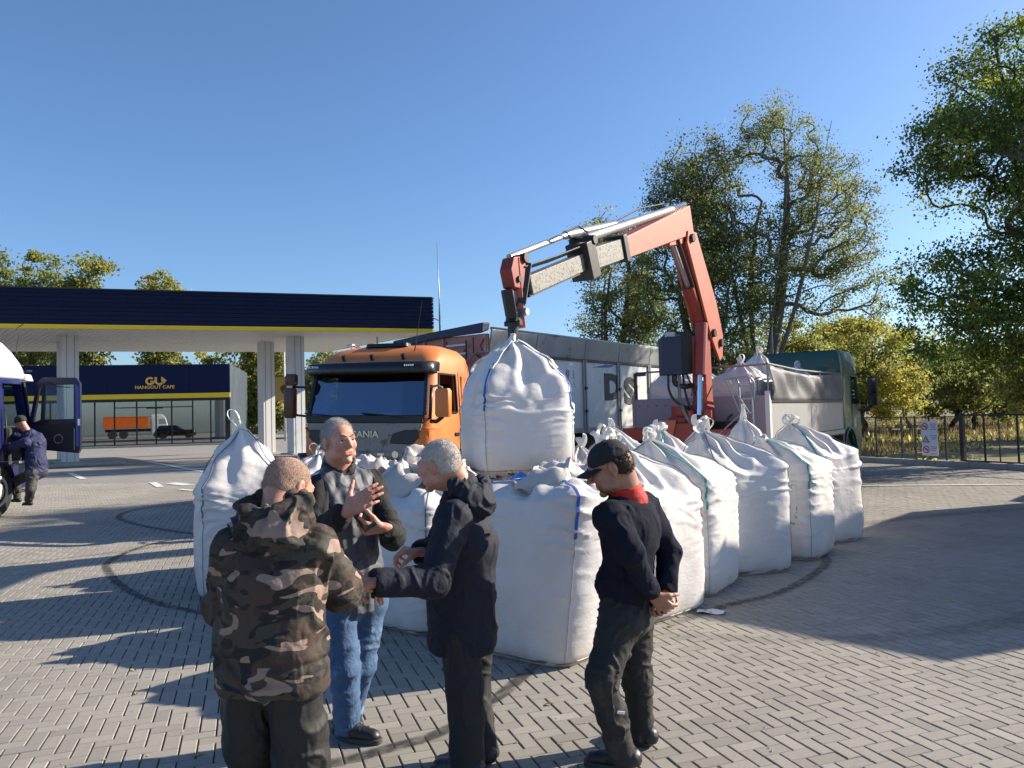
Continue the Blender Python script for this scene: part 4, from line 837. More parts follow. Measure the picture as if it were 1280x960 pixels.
# ---- the bag on the hook
HB = Vector((.03, 8.0))
root, hp_ = make_bag((HB.x, HB.y), .30, 51, hb=.80, hp=1.33, a=.50, peak=(-.03, -.04), z=1.14, seam='blue', zp=.62, pw=.80, nexp=1.1, sag=.12, bulge=.10, folds=5, loops=0, hang=True, crumple=.5, group=None, label='full white big bag hanging from the crane hook above the others')
for (a0, a1, dx) in ((R(225), R(315), 0), (R(45), R(135), 0)):
    pts = []
    pa = bag_surface(hp_, np.full(12, a0), np.linspace(1.25, 1.98, 12), 51); pb = bag_surface(hp_, np.full(12, a1), np.linspace(1.25, 1.98, 12), 51)
    ca = np.array([math.cos(a0), math.sin(a0), .2])*.03; cb = np.array([math.cos(a1), math.sin(a1), .2])*.03
    mb = MB(); mb.ribbon([tuple(v) for v in pa + ca], .05, .01, side=(math.sin(a0), -math.cos(a0), 0)); mb.build('lifting_strap', m_strap, root)
    mb = MB(); mb.ribbon([tuple(v) for v in pb + cb], .05, .01, side=(math.sin(a1), -math.cos(a1), 0)); mb.build('lifting_strap', m_strap, root)
for k in range(4):
    c = math.pi/4 + k*math.pi/2; tip = bag_surface(hp_, np.array([c]), np.array([1.97]), 51)[0]
    MB().ribbon([tuple(tip + np.array([0, 0, -.06])), (tip[0]*.7 - .01, tip[1]*.7, 1.35), (-.03 + .01*k, -.04, 1.40)], .04, .008, side=(-math.sin(c), math.cos(c), 0)).build('lifting_loop', m_strap, root)
# side sleeve loop that shows the opening at the top
# litter on the paving
m_paper = mat('paper', (.62, .62, .60), .8, var=.06, vs=12)
def litter(x, y, s, rz, label, name='paper_sheet', m=m_paper, cat='paper'):
    mb = MB(); n = 5; mb.v = [((i/4-.5)*s[0], (j/4-.5)*s[1], .012 + .008*math.sin(i*1.7+j)) for j in range(n) for i in range(n)]; mb.f = [(j*n+i, j*n+i+1, (j+1)*n+i+1, (j+1)*n+i) for j in range(n-1) for i in range(n-1)]
    o = mb.build(name, m); o.location = (x, y, .002); o.rotation_euler = (0, 0, rz); tag(o, label, cat)
litter(1.62, 6.55, (.22, .13), -.4, 'white paper sheet lying beside the base of the sunlit bag')
m_leafy = mat('fallen_leaf_yellow', (.42, .32, .06), .7, var=.2, vs=20)
rl = random.Random(4)
gr = np.random.default_rng(8); ng = 1500; gy = 3.3 + 12*gr.random(ng)**1.3; gx = (gr.random(ng)*1.3 - .65)*gy; gs = .0025 + .007*gr.random(ng)**3
gv = np.stack([gx, gy, 0*gx + .003], -1)[:, None, :] + np.array([[1, 0, 0], [-.5, .87, 0], [-.5, -.87, 0], [0, 0, .8]])[None]*gs[:, None, None]*(.7 + .6*gr.random((ng, 4, 1)))
gf = (np.array([[0, 1, 3], [1, 2, 3], [2, 0, 3]])[None] + (np.arange(ng)*4)[:, None, None]).reshape(-1, 3)
tag(npmesh('grit', gv.reshape(-1, 3), gf, mat('grit_mix', (.42, .38, .32), .9, var=.5, vs=3, col2=(.12, .10, .08), c2s=9)), 'crumbs of grit and spilled granules on the paving', 'grit', kind='stuff')
for k in range(30):
    y = rl.uniform(3.7, 11); x = rl.uniform(-.62, .62) * y
    mb = MB(); s = rl.uniform(.02, .035); mb.add([(-s, 0, .004), (0, -s*.6, .012), (s, 0, .005), (0, s*.6, .014)], [(0, 1, 2, 3)]); o = mb.build('fallen_leaf', m_leafy); o.location = (x, y, .001); o.rotation_euler = (rl.uniform(-.2, .2), rl.uniform(-.2, .2), rl.uniform(0, 6))
    tag(o, 'small yellow leaf lying on the paving', 'leaf', 'fallen leaves scattered on the paving')
# ================================================================ vehicles
def paint(name, col, rough=.32, dirt=(.20, .17, .14), amt=(.56, .75), var=.06): return mat(name, col, rough, 0, var=var, vs=2.5, coat=.3, col2=dirt, c2pos=amt, c2s=2.2)
m_orange = mat('orange_paint', (.66, .195, .04), .5, 0, var=.06, vs=2.5, coat=.08, col2=(.48, .19, .08), c2pos=(.52, .75), c2s=2.2)
m_grille = mat('grey_plastic', (.24, .225, .21), .5, var=.15, vs=5, col2=(.10, .09, .08), c2s=5)
m_rubber = mat('tyre_rubber', (.02, .02, .02), .85, var=.3, vs=20, bump=.3, bs=60, col2=(.07, .065, .055), c2s=6)
m_rim = mat('rim_grey', (.11, .11, .11), .5, .4, var=.3, vs=8)
m_cab_in = mat('cab_interior', (.035, .035, .04), .8, var=.3)
m_chass = mat('chassis_dirt', (.03, .028, .026), .8, var=.4, vs=5, bump=.3, bs=30)
m_wind = glass('windscreen_glass', (.22, .32, .42), .35, .02, .16, (.55, .72, .95))  # blue gloss tint paints in the deeper sky reflected by the screen
m_gthin = glass('side_glass', (.8, .88, .9), .85, .02)
m_chrome = mat('chrome', (.7, .7, .72), .08, 1, var=.03)
m_lens = mat('lamp_lens', (.8, .8, .8), .15, .2, var=.05)
def wheel(parent, x, y, r=.5, w_=.30, out=1, name='wheel'):
    t = MB(); t.revolve([(r*.56, -w_/2), (r*.8, -w_/2), (r*.95, -w_/2*.96), (r, -w_/2*.75), (r, w_/2*.75), (r*.95, w_/2*.96), (r*.8, w_/2), (r*.56, w_/2)], (0, 0, 0), (1, 0, 0), 36)
    o = t.build(name, m_rubber, parent, smooth=True); autosmooth(o, 30); o.location = (x, y, r)
    rm = MB(); rm.revolve([(r*.58, .0), (r*.58, w_/2*out*1.01), (r*.54, w_/2*out), (r*.5, w_/2*out*.55), (r*.3, w_/2*out*.35), (r*.26, w_/2*out*.8), (r*.14, w_/2*out*.95), (.001, w_/2*out*.97)], (0, 0, 0), (1, 0, 0), 28, cap=False)
    rr_ = rm.build('rim', m_rim, o, smooth=True); autosmooth(rr_, 30)
    for k in range(10):
        a = k*math.pi/5; MB().cyl((w_/2*out*.36, r*.4*math.cos(a), r*.4*math.sin(a)), (w_/2*out*.5, r*.4*math.cos(a), r*.4*math.sin(a)), .018, n=6).build('wheel_nut', m_rim, o)
    return o
def cab_shell(parent, name, m, lev, r=.16, hole_side=None, win=None, screen=None, arches=(), interior=True):
    mb = MB(); mb.loft([rrect(hw, yf, yb, r_, z, 7) for (z, hw, yf, yb, r_) in lev]); o = mb.build(name, m, parent)
    cut = []
    if interior:
        t = .055; L_ = [l for l in lev if l[0] >= 1.0]
        rings = [rrect(hw - t, yf - t, yb + t, max(.05, r_ - t), z if i else 1.25, 7) for i, (z, hw, yf, yb, r_) in enumerate(L_)]
        top = lev[-1]
        rings = [rg for rg in rings if rg[0][2] < top[0] - .12]; cut.append(MB().loft(rings))
    if win: 
        for poly, a, b in win: cut.append(MB().prism(poly, 'x', a, b))
    if screen: cut.append(MB().prism(screen, 'y', .2, -.62))
    for (x0, x1, y, z, rad) in arches: cut.append(MB().cyl((x0, y, z), (x1, y, z), rad, n=28))
    return boolean_cut(o, cut)
def mirror_pair(parent, m, x, y, z, sx, big=(.17, .12, .42), arm=True, name='mirror'):
    mb = MB(); mb.loft([rrect(big[0]/2*k, big[1]/2*k, -big[1]/2*k, .04, zz, 5) for zz, k in ((-big[2]/2, .8), (-big[2]/2+.04, 1), (big[2]/2-.04, 1), (big[2]/2, .8))]); o = mb.build(name, m, parent, smooth=True); autosmooth(o, 40); o.location = (x, y, z)
    g = MB().box((0, -big[1]/2 - .002, 0), (big[0]*.78, .006, big[2]*.85)).build('mirror_glass', m_chrome if m is not m_black else mat('mirror_shaded', (.10, .11, .12), .1, 1), o, bevel=.002)
    return o

# ---------------------------------------------------------------- orange articulated lorry: tractor
T1 = empty('tractor_lorry', (-2.52, 12.95, 0), R(180 - 20), tilt=(0, 0)); tag(T1, 'orange lorry tractor with black sun visor facing the viewer, driver at the wheel', 'lorry')
T1.rotation_euler = (0, R(-1.2), R(180 - 19))
m1 = m_orange
lev = [(.42, 1.16, -.02, -1.95, .14), (.6, 1.20, .02, -1.97, .16), (.95, 1.215, .04, -1.98, .2), (1.45, 1.215, .03, -1.98, .22), (1.70, 1.21, .0, -1.98, .24), (1.78, 1.205, -.04, -1.98, .24), (2.50, 1.165, -.23, -1.96, .22), (2.62, 1.15, -.28, -1.95, .22), (2.78, 1.11, -.42, -1.92, .25), (2.91, 1.0, -.62, -1.84, .3), (2.985, .80, -.88, -1.66, .3)]
win_poly = [(-.33, 1.80), (-1.12, 1.80), (-1.12, 2.46), (-.42, 2.46)]
body = cab_shell(T1, 'cab', m1, lev, screen=[(-1.04, 1.80), (1.04, 1.80), (1.0, 2.46), (-1.0, 2.46)], win=[(win_poly, -1.4, -1.0), (win_poly, 1.0, 1.4)], arches=[(-1.4, 1.4, -1.35, .55, .62)])
# windscreen
ws = MB(); ws.loft([[(-1.09, .035, 1.77), (-.7, .02, 1.76), (0, .025, 1.755), (.7, .02, 1.76), (1.09, .035-.07, 1.77)], [(-1.04, -.215, 2.50), (-.65, -.165, 2.5), (0, -.16, 2.5), (.65, -.165, 2.5), (1.04, -.215, 2.50)]], cap=False, closed=False)
ws.v[0] = (-1.09, -.035, 1.77); ws.build('windscreen', m_wind, T1)
for sx in (-1, 1): MB().beam((sx*1.10, -.035, 1.77), (sx*1.06, -.215, 2.52), .06, .05, up=(0, 1, 0)).build('windscreen_frame', m_dark, T1)
MB().box((0, .012, 1.70), (2.2, .09, .13)).build('scuttle_panel', m_black, T1, bevel=.02)
for x0, sx in ((-.75, 1), (.35, 1)): MB().tube([(x0, .07, 1.72), (x0 + .35, .065, 1.77), (x0 + .78, .05, 1.80)], .011, 6).build('wiper', m_black, T1)
# sun visor
vz = MB(); prof = [(-1.21, -.30), (-1.19, -.12), (-1.05, .04), (-.6, .10), (0, .12), (.6, .10), (1.05, .04), (1.19, -.12), (1.21, -.30)]
vz.loft([[(x, y, 2.45) for x, y in prof], [(x*1.0, y + .03, 2.49) for x, y in prof], [(x, y - .02, 2.635) for x, y in prof], [(x*.97, y - .09, 2.66) for x, y in prof], [(x*.97, y - .13, 2.635) for x, y in prof], [(x*.98, y - .08, 2.49) for x, y in prof]], cap=False, closed=False)
v_ = vz.build('sun_visor', mat('visor_black', (.014, .015, .02), .3, var=.1), T1, smooth=True); sm_ = v_.modifiers.new('s', 'SOLIDIFY'); sm_.thickness = .02
text('lettering', 'SCANIA', m_lens, T1, (.94, .085, 2.565), (R(90), 0, R(180+6)), .055, .002)
for k in range(5): MB().box((-.80 - .035*k, .098 - .004*k, 2.58), (.022, .004, .03)).build('lettering_mark', m_lens, T1)
# roof furniture
MB().loft([rrect(.42, -.72, -1.0, .08, 2.97), rrect(.40, -.74, -.98, .08, 3.03)]).build('roof_hatch', m_dark, T1)
for x in (-.55, 0.05, .6): MB().cyl((x, -.36, 2.72), (x, -.32, 2.80), .035, n=10).build('marker_lamp', m_dark, T1)
MB().tube([(-.66, -.55, 2.84), (-.70, -.55, 3.1), (-.82, -.52, 3.72)], [.012, .006, .004], 6).build('aerial', m_black, T1)
MB().tube([(.2, -.8, 3.0), (.2, -.8, 3.16)], .012, 6).build('aerial', m_black, T1)
MB().tube([(.72, -1.2, 2.96), (.74, -.9, 3.04), (.76, -.72, 3.0)], .028, 8).build('air_horn', m_chrome, T1, smooth=True)
# front lower panel
gp = MB(); gp.loft([[(-.86, .055, .55), (.86, .055, .55), (.86, -.02, .55), (-.86, -.02, .55)], [(-.98, .062, 1.2), (.98, .062, 1.2), (.98, -.02, 1.2), (-.98, -.02, 1.2)], [(-1.08, .05, 1.64), (1.08, .05, 1.64), (1.08, -.03, 1.64), (-1.08, -.03, 1.64)]])
gp.build('front_panel', m_grille, T1, bevel=.02)
for sx in (-1, 1):
    pts = [(sx*.50, 1.30), (sx*.56, 1.46), (sx*.78, 1.52), (sx*1.02, 1.52), (sx*1.04, 1.40), (sx*.92, 1.28)]
    MB().prism(pts if sx > 0 else pts[::-1], 'y', .045, .072).build('air_intake', m_dark, T1, bevel=.008)
text('lettering', 'SCANIA', m_chrome, T1, (0, .07, 1.40), (R(90), 0, R(180)), .15, .006, .003, sx=1.15)
for k, z in enumerate((1.12, 1.00, .88, .76)):
    MB().box((0, .068, z), (1.5 - .04*k, .035, .085)).build('grille_slat', m_black if k % 2 else m_grille, T1, bevel=.01)
MB().cyl((-.62, .08, 1.12), (-.62, .095, 1.12), .06, n=16).build('badge', m_chrome, T1)
MB().box((-.35, .088, 1.12), (.12, .01, .035)).build('badge_bar', m_chrome, T1)
for sx in (-1, 1):
    # orange corner pieces and stacked round lamps
    c_ = MB(); prof = [(.80, .07), (1.0, .06), (1.17, -.05), (1.245, -.25), (1.25, -.55), (1.19, -.56), (1.18, -.26), (1.1, -.08), (.98, .0), (.80, .01)]
    rg = []
    for z, k in ((.5, -.06), (.9, 0), (1.2, .10), (1.44, .26), (1.56, .40)):
        rg.append([(sx*min(1.25, max(x, .80 + k*.8) if i not in (4, 5) else x), y if i not in (4, 5) else y + k*.5, z) for i, (x, y) in enumerate(prof)])
    c_.loft(rg); c_.build('corner_panel', m1, T1, bevel=.015)
    MB().loft([rrect(.055, .09, -.09, .03, z) for z in (.62, 1.12)]).build('lamp_cluster', m_dark, T1, bevel=.01)
    o = T1.children[-1]
    for ch in T1.children:
        if ch.name.startswith('lamp_cluster') and ch.location.length == 0: ch.location = (sx*1.20, -.02, 0); ch.rotation_euler = (0, 0, sx*-.6); lc = ch
    for z in (.72, .87, 1.02): MB().cyl((0, .07, z), (0, .10, z), .05, n=16).build('headlight', m_lens, lc, smooth=False)
MB().box((0, .03, .36), (2.3, .2, .3)).build('bumper', m_grille, T1, bevel=.04)
# doors, seams, handles, rear side panel
for sx in (-1, 1):
    x = sx*1.2165
    MB().beam((sx*1.222, -1.24, .7), (sx*1.216, -1.24, 1.75), .012, .01).build('door_seam', m_dark, T1); MB().beam((sx*1.216, -1.24, 1.75), (sx*1.168, -1.24, 2.50), .012, .01).build('door_seam', m_dark, T1)
    MB().beam((sx*1.222, -1.24, .70), (sx*1.222, -.3, .70), .012, .01).build('door_seam', m_dark, T1)
    MB().box((sx*1.225, -1.08, 1.42), (.03, .17, .06)).build('door_handle', m_dark, T1, bevel=.01)
    MB().prism([(-1.34, 1.84), (-1.86, 1.84), (-1.86, 2.38), (-1.74, 2.46), (-1.34, 2.46)], 'x', sx*1.150, sx*1.206).build('side_panel', m1, T1, bevel=.03)
    fw = MB(); 
    for P_, Q_ in zip(win_poly, win_poly[1:] + win_poly[:1]): fw.beam((sx*(1.212 - (P_[1]-1.8)*.075), P_[0], P_[1]), (sx*(1.212 - (Q_[1]-1.8)*.075), Q_[0], Q_[1]), .03, .035, up=(1, 0, 0))
    fw.build('window_frame', m_dark, T1)
    MB().prism([(-.35, 1.82), (-.62, 1.82), (-.62, 2.2), (-.40, 2.2)], 'x', sx*1.185, sx*1.19).build('side_window', m_gthin, T1)
# mirrors
mirror_pair(T1, m1, -1.47, .06, 1.96, -1, (.25, .16, .46)); MB().tube([(-1.2, -.06, 2.22), (-1.36, .05, 2.24), (-1.46, .07, 2.2)], .02, 8).build('mirror_arm', m_grille, T1, smooth=True); MB().tube([(-1.2, -.06, 1.66), (-1.34, .03, 1.66), (-1.46, .06, 1.74)], .035, 8).build('mirror_arm', m_dark, T1, smooth=True)
MB().tube([(-1.17, -.08, 1.7), (-1.21, -.02, 1.95), (-1.19, -.1, 2.25)], .03, 8).build('mirror_arm', m_dark, T1, smooth=True)
m_mb = mat('mirror_brown', (.09, .03, .015), .4)
mirror_pair(T1, m_mb, 1.40, .08, 1.98, 1, (.2, .15, .52)); mirror_pair(T1, m_mb, 1.38, .08, 2.38, 1, (.2, .15, .2)); MB().tube([(1.15, -.05, 2.25), (1.38, .05, 2.26)], .02, 8).build('mirror_arm', m_dark, T1); MB().tube([(1.15, -.05, 1.75), (1.38, .05, 1.78)], .02, 8).build('mirror_arm', m_dark, T1)
# interior
MB().box((0, -.62, 1.55), (2.2, .35, .45)).build('dashboard', m_cab_in, T1, bevel=.06)
def seat(parent, x, y, z, m=None):
    s_ = MB(); s_.box((x, y, z), (.5, .5, .14)); o = s_.build('seat', m or m_cab_in, parent, bevel=.05)
    MB().box((x, y - .25, z + .38), (.46, .14, .62), rot=(-.15, 0, 0)).build('backrest', m or m_cab_in, parent, bevel=.05)
    MB().box((x, y - .31, z + .80), (.28, .1, .2)).build('headrest', m or m_cab_in, parent, bevel=.04)
seat(T1, -.68, -1.35, 1.42); seat(T1, .68, -1.35, 1.42)
o = MB().torus((0, 0, 0), .23, .018, (0, 0, 1), 24, 6).build('steering_wheel', m_black, T1, smooth=True); o.location = (-.62, -.82, 1.86); o.rotation_euler = (-.9, 0, 0)
for (x, y) in ((-1.02, -1.35), (1.02, -1.35)): wheel(T1, x, y, .5, .3, 1 if x > 0 else -1)
for (x, y) in ((-.9, -4.6), (.9, -4.6)): wheel(T1, x, y, .5, .55, 1 if x > 0 else -1)
for sx in (-.42, .42): MB().box((sx, -3.4, .85), (.12, 4.6, .26)).build('chassis_rail', m_chass, T1)
MB().box((.95, -3.1, .7), (.5, 1.2, .55)).build('fuel_tank', m_grille, T1, bevel=.08); MB().box((-.95, -3.0, .7), (.5, 1.0, .55)).build('battery_box', m_chass, T1, bevel=.04)

# ---------------------------------------------------------------- its tipping trailer
h37 = R(36.8); TR = empty('tipper_trailer', (-.45, 15.5, 0), -h37); tag(TR, 'long grey white tipper trailer with large dark letters on its side', 'trailer')
# local: +y away along the side, origin = near front corner; body spans x from -2.5 to 0
m_tw = mat('worn_white_board', (.60, .61, .58), .55, var=.10, vs=1.5, col2=(.22, .21, .19), c2pos=(.60, .72), c2s=4.5, bump=.15, bs=15, stretch=(1, 1, .55))
m_tg = mat('galvanised_board', (.30, .31, .32), .42, .3, var=.3, vs=2, col2=(.05, .05, .055), c2pos=(.58, .75), c2s=1.6)
m_pink = mat('faded_red_board', (.36, .205, .175), .6, var=.12, vs=3, col2=(.42, .36, .34), c2s=4, c2pos=(.55, .7))
LT = 9.0; ys = [0, 1.45, 3.9, 4.95, 7.1, LT]; ys = [0, 1.6, 3.62, 5.28, 7.0, LT]
for a_, b_ in zip(ys, ys[1:]):
    MB().b2((-.06, a_ + .03, 1.36), (0, b_ - .03, 2.93)).build('side_board', m_tw, TR, bevel=.006)
for y in ys[1:-1]:
    for dy in (-.05, .05): MB().b2((-.03, y + dy - .022, 1.22), (.045, y + dy + .022, 2.97)).build('side_post', mat('post_grey', (.30, .30, .29), .5, .2, var=.2), TR, bevel=.005)
    for z in (1.75, 2.3): MB().box((.055, y, z), (.05, .10, .07)).build('latch', m_dark, TR, bevel=.01)
MB().b2((-.09, .0, 2.93), (.035, LT, 2.985)).build('dark_rail', m_dark, TR); MB().b2((-.05, 0, 1.24), (.03, LT, 1.36)).build('floor_rail', mat('post_grey', (.3, .3, .29), .5), TR, bevel=.01)
for k in range(5):
    y0 = ys[k]; y1 = ys[k+1]
    mb = MB(); mb.loft([[(.02, y0+.01, 2.985), (.02, y1-.01, 2.985), (-.03, y1-.01, 2.985), (-.03, y0+.01, 2.985)], [(.10, y0+.01, 3.44), (.10, y1-.01, 3.44), (.05, y1-.01, 3.44), (.05, y0+.01, 3.44)]]); mb.build('upper_board', m_tg, TR, bevel=.01)
MB().tube([(.075, 0, 3.46), (.075, LT, 3.46)], .03, 10).build('top_rail', m_tg, TR, smooth=True)
MB().b2((-2.5, .06, 1.25), (-.07, LT, 1.4)).build('floor', m_chass, TR); MB().b2((-2.5, .05, 1.3), (-2.44, LT, 3.4)).build('far_side', m_tw, TR); MB().b2((-2.44, LT - .06, 1.3), (-.07, LT, 3.3)).build('tailgate', m_tw, TR)
# front bulkhead: sloped faded red plates, posts, ladder
MB().b2((-2.5, -.05, 1.3), (0, .04, 3.36)).build('front_board', m_pink, TR, bevel=.01)
for x in (-2.44, -1.7, -1.16, -.06): MB().b2((x - .035, -.10, 1.3), (x + .035, -.045, 3.34)).build('front_post', m_pink, TR, bevel=.01)
for x in (-2.2, -1.9, -1.45, -.6): MB().cyl((x, -.055, 3.05), (x, -.048, 3.05), .028, n=10).build('bolt_hole', m_dark, TR)
mb = MB(); mb.loft([[(-2.58, -.16, 3.22), (-2.58, .10, 3.30), (-2.58, .14, 3.42), (-2.58, -.14, 3.40)], [(-1.3, -.16, 3.33), (-1.3, .10, 3.40), (-1.3, .14, 3.52), (-1.3, -.14, 3.50)], [(-.05, -.14, 3.36), (-.05, .10, 3.44), (-.05, .14, 3.60), (-.05, -.12, 3.58)]]); mb.build('rolled_tarpaulin', mat('navy_tarp', (.012, .016, .05), .5, var=.3, vs=6, bump=.5, bs=12), TR, bevel=.03)
ld = MB(); 
for x in (-.98, -.46): MB().tube([(x, -.16, 1.7), (x, -.16, 3.25)], .018, 6).build('ladder_rail', m_dark, TR)
for z in (1.9, 2.2, 2.5, 2.8, 2.98, 3.16): MB().box((-.72, -.16, z), (.52, .045, .04)).build('ladder_rung', m_steel, TR)
MB().tube([(-.5, -.18, 2.78), (-.2, -.16, 2.98), (.6, -.03, 2.95)], .022, 6).build('crank_rod', m_steel, TR)
MB().tube([(-.30, -.12, 3.3), (-.30, -.12, 2.98), (-.06, -.12, 2.84)], .014, 5).build('bracket', m_dark, TR); MB().tube([(-.02, -.12, 3.25), (-.12, -.12, 3.1), (.0, -.12, 2.9)], .014, 5).build('bracket', m_dark, TR)
MB().b2((-2.1, .2, .85), (-.4, LT - .3, 1.22)).build('chassis', m_chass, TR)
MB().b2((-.32, 1.0, .45), (-.22, LT - 3.2, 1.15)).build('side_guard', m_chass, TR)
for y in (5.6, 6.9, 8.2):
    for x in (-.35, -2.15): wheel(TR, x, y, .5, .38, 1 if x > -1 else -1)
MB().b2((-1.9, 1.2, .0), (-1.75, 1.35, .9)).build('landing_leg', m_chass, TR); MB().b2((-.75, 1.2, .0), (-.6, 1.35, .9)).build('landing_leg', m_chass, TR)
# lettering on the side
m_let = mat('letter_dark', (.035, .04, .042), .6, var=.15, vs=8)
text('lettering', 'D', m_let, TR, (.008, 4.98, 2.06), (R(90), 0, R(90)), .84, .004, .05, sx=1.35)
text('lettering', 'S', m_let, TR, (.008, 5.86, 1.95), (R(90), 0, R(90)), .90, .004, .05, sx=1.3)
MB().prism([(1.55, 2.46), (1.92, 2.50), (1.95, 2.68), (1.72, 2.64)], 'x', .001, .006).build('blue_mark', mat('blue_decal', (.03, .10, .36), .5), TR)
MB().prism([(4.0, 2.80), (4.9, 2.84), (5.15, 2.90), (4.7, 2.90)], 'x', .001, .006).build('blue_mark', MATS['blue_decal'], TR)
for (y0, z0, y1, z1) in ((2.75, 2.35, 2.9, 2.72), (2.9, 2.5, 2.98, 2.7), (2.82, 2.28, 2.86, 2.5)):
    MB().beam((.003, y0, z0), (.003, y1, z1), .06, .006, up=(1, 0, 0)).build('scrape_mark', m_tg, TR)

# ---------------------------------------------------------------- green lorry with bag-filled body and loader crane
h35 = R(35); G0 = Vector((3.30, 13.72, 0)); LG = empty('crane_lorry', G0, -h35); tag(LG, 'green cab lorry with grey dropside body and a red loader crane at its tail', 'lorry')
m_green = paint('green_paint', (.010, .070, .048), .4, dirt=(.03, .07, .05))
m_alu = mat('alloy_board', (.36, .36, .37), .45, .35, var=.10, vs=2, col2=(.24, .24, .25), c2pos=(.55, .75), c2s=2)
m_lil = mat('grey_board', (.26, .25, .28), .6, var=.08, vs=2)
m_tarp = mat('grey_tarpaulin', (.10, .105, .115), .6, var=.2, vs=4, bump=.5, bs=8)
# local: x right, y forward
MB().b2((-1.25, 0, 1.06), (1.25, 5.5, 1.2)).build('floor', m_chass, LG, bevel=.01)
MB().b2((-1.25, -.05, 1.17), (1.25, .01, 1.93)).build('tailboard', m_lil, LG, bevel=.008)
for x in (-1.12, -.95, -.78, -.6, .7, .95): MB().cyl((x, -.06, 1.80), (x, -.048, 1.80), .012, n=8).build('bolt', m_dark, LG)
MB().b2((1.19, -.06, 1.17), (1.27, .06, 2.0)).build('corner_post', m_white, LG, bevel=.01); MB().b2((-1.27, -.06, 1.17), (-1.21, .06, 2.0)).build('corner_post', m_lil, LG, bevel=.01)
for k, (a_, b_) in enumerate(((.08, 2.7), (2.74, 5.45))):
    MB().b2((1.21, a_, 1.2), (1.25, b_, 1.80)).build('dropside', m_alu, LG, bevel=.008); MB().b2((-1.25, a_, 1.2), (-1.21, b_, 1.80)).build('dropside', m_alu, LG, bevel=.008)
MB().b2((1.2, .05, 1.80), (1.27, 5.5, 1.84)).build('top_rail', m_dark, LG); MB().b2((1.2, 0, 1.10), (1.27, 5.5, 1.19)).build('side_rail', m_alu, LG)
tp = MB(); rows = []
for j in range(9):
    row = []
    for i in range(46):
        y = .02 + 5.4*i/45; t = j/8; drop = .07*abs(math.sin(y*.58 + .1))*(t) ; z = 1.82 + (2.44 - drop*1.5 - 1.82)*t
        row.append((1.262 + .035*math.sin(y*7 + t*4)*math.sin(math.pi*t) + .05*math.sin(math.pi*t)*math.sin(y*2.2+1), y, z))
    rows.append(row)
tp.loft(rows, cap=False, closed=False); o = tp.build('side_tarpaulin', m_tarp, LG, smooth=True); s_ = o.modifiers.new('s', 'SOLIDIFY'); s_.thickness = .008
for y in (.03, 1.8, 3.6, 5.4): MB().tube([(1.23, y, 1.8), (1.23, y, 2.46)], .018, 6).build('stanchion', m_steel, LG)
MB().tube([(1.23, .0, 2.46), (1.24, 1.8, 2.41), (1.24, 3.6, 2.42), (1.23, 5.45, 2.44)], .022, 8).build('tarp_rail', m_tarp, LG)
MB().tube([(-1.2, 0, 2.42), (1.23, 0, 2.45)], .02, 6).build('tarp_bow', m_steel, LG); MB().b2((-1.22, -.02, 2.36), (-1.0, .02, 2.42)).build('bracket', m_dark, LG); MB().b2((-1.24, -.02, 1.9), (-1.18, .02, 2.42)).build('stanchion', m_dark, LG)
MB().b2((-1.25, 5.45, 1.2), (1.25, 5.52, 2.4)).build('headboard', m_lil, LG)
for sx in (-.42, .42): MB().b2((sx - .06, -1.0, .75), (sx + .06, 7.4, 1.0)).build('chassis_rail', m_chass, LG)
# cab
glev = [(.45, 1.18, 7.75, 5.75, .14), (.9, 1.22, 7.8, 5.72, .2), (1.5, 1.22, 7.8, 5.72, .2), (1.72, 1.215, 7.74, 5.72, .2), (2.5, 1.20, 7.50, 5.70, .12), (2.62, 1.20, 7.44, 5.70, .12), (2.92, 1.18, 7.22, 5.70, .12), (3.02, 1.13, 7.02, 5.74, .12)]
gl2 = [(z, hw, yf - 7.8, yb - 7.8, r_) for z, hw, yf, yb, r_ in glev]
gc = cab_shell(LG, 'cab', m_green, gl2, screen=[(-1.0, 1.76), (1.0, 1.76), (.96, 2.44), (-.96, 2.44)], win=[([(-.25, 1.76), (-1.15, 1.76), (-1.15, 2.42), (-.42, 2.42)], -1.4, 1.4)], arches=[(-1.4, 1.4, -1.55, .52, .62)]); gc.location = (0, 7.8, 0)
MB().prism([(7.55, 1.78), (6.66, 1.78), (6.66, 2.4), (7.38, 2.4)], 'x', 1.16, 1.165).build('side_window', m_wind, LG)
MB().prism([(7.62, 1.76), (7.0, 1.45), (6.66, 1.45), (6.66, 1.75)], 'x', 1.218, 1.224).build('lower_window', m_dark, LG)
MB().b2((1.222, 6.75, 1.2), (1.228, 7.02, 1.42)).build('door_sticker', mat('sticker_pale', (.35, .5, .42), .6), LG)
MB().b2((-.98, 7.55, 1.8), (.98, 7.6, 2.4)).build('windscreen', m_wind, LG)
MB().b2((1.215, 6.58, .85), (1.224, 6.61, 2.45)).build('door_seam', m_dark, LG)
for z0, h_ in ((2.22, .44), (1.86, .26)):
    mo = mirror_pair(LG, m_black, 1.50, 7.72, z0 - .02, 1, (.22, .16, h_))
MB().tube([(1.2, 7.6, 2.5), (1.42, 7.7, 2.52), (1.5, 7.72, 2.42)], .02, 6).build('mirror_arm', m_black, LG); MB().tube([(1.18, 7.6, 1.62), (1.36, 7.7, 1.6), (1.5, 7.72, 1.75)], .04, 8).build('mirror_arm', m_black, LG)
MB().b2((1.0, 5.5, .35), (1.235, 5.66, 1.5)).build('air_duct', m_black, LG, bevel=.02)
for x in (-1.0, 1.0): wheel(LG, x, 6.25, .52, .32, 1 if x > 0 else -1)
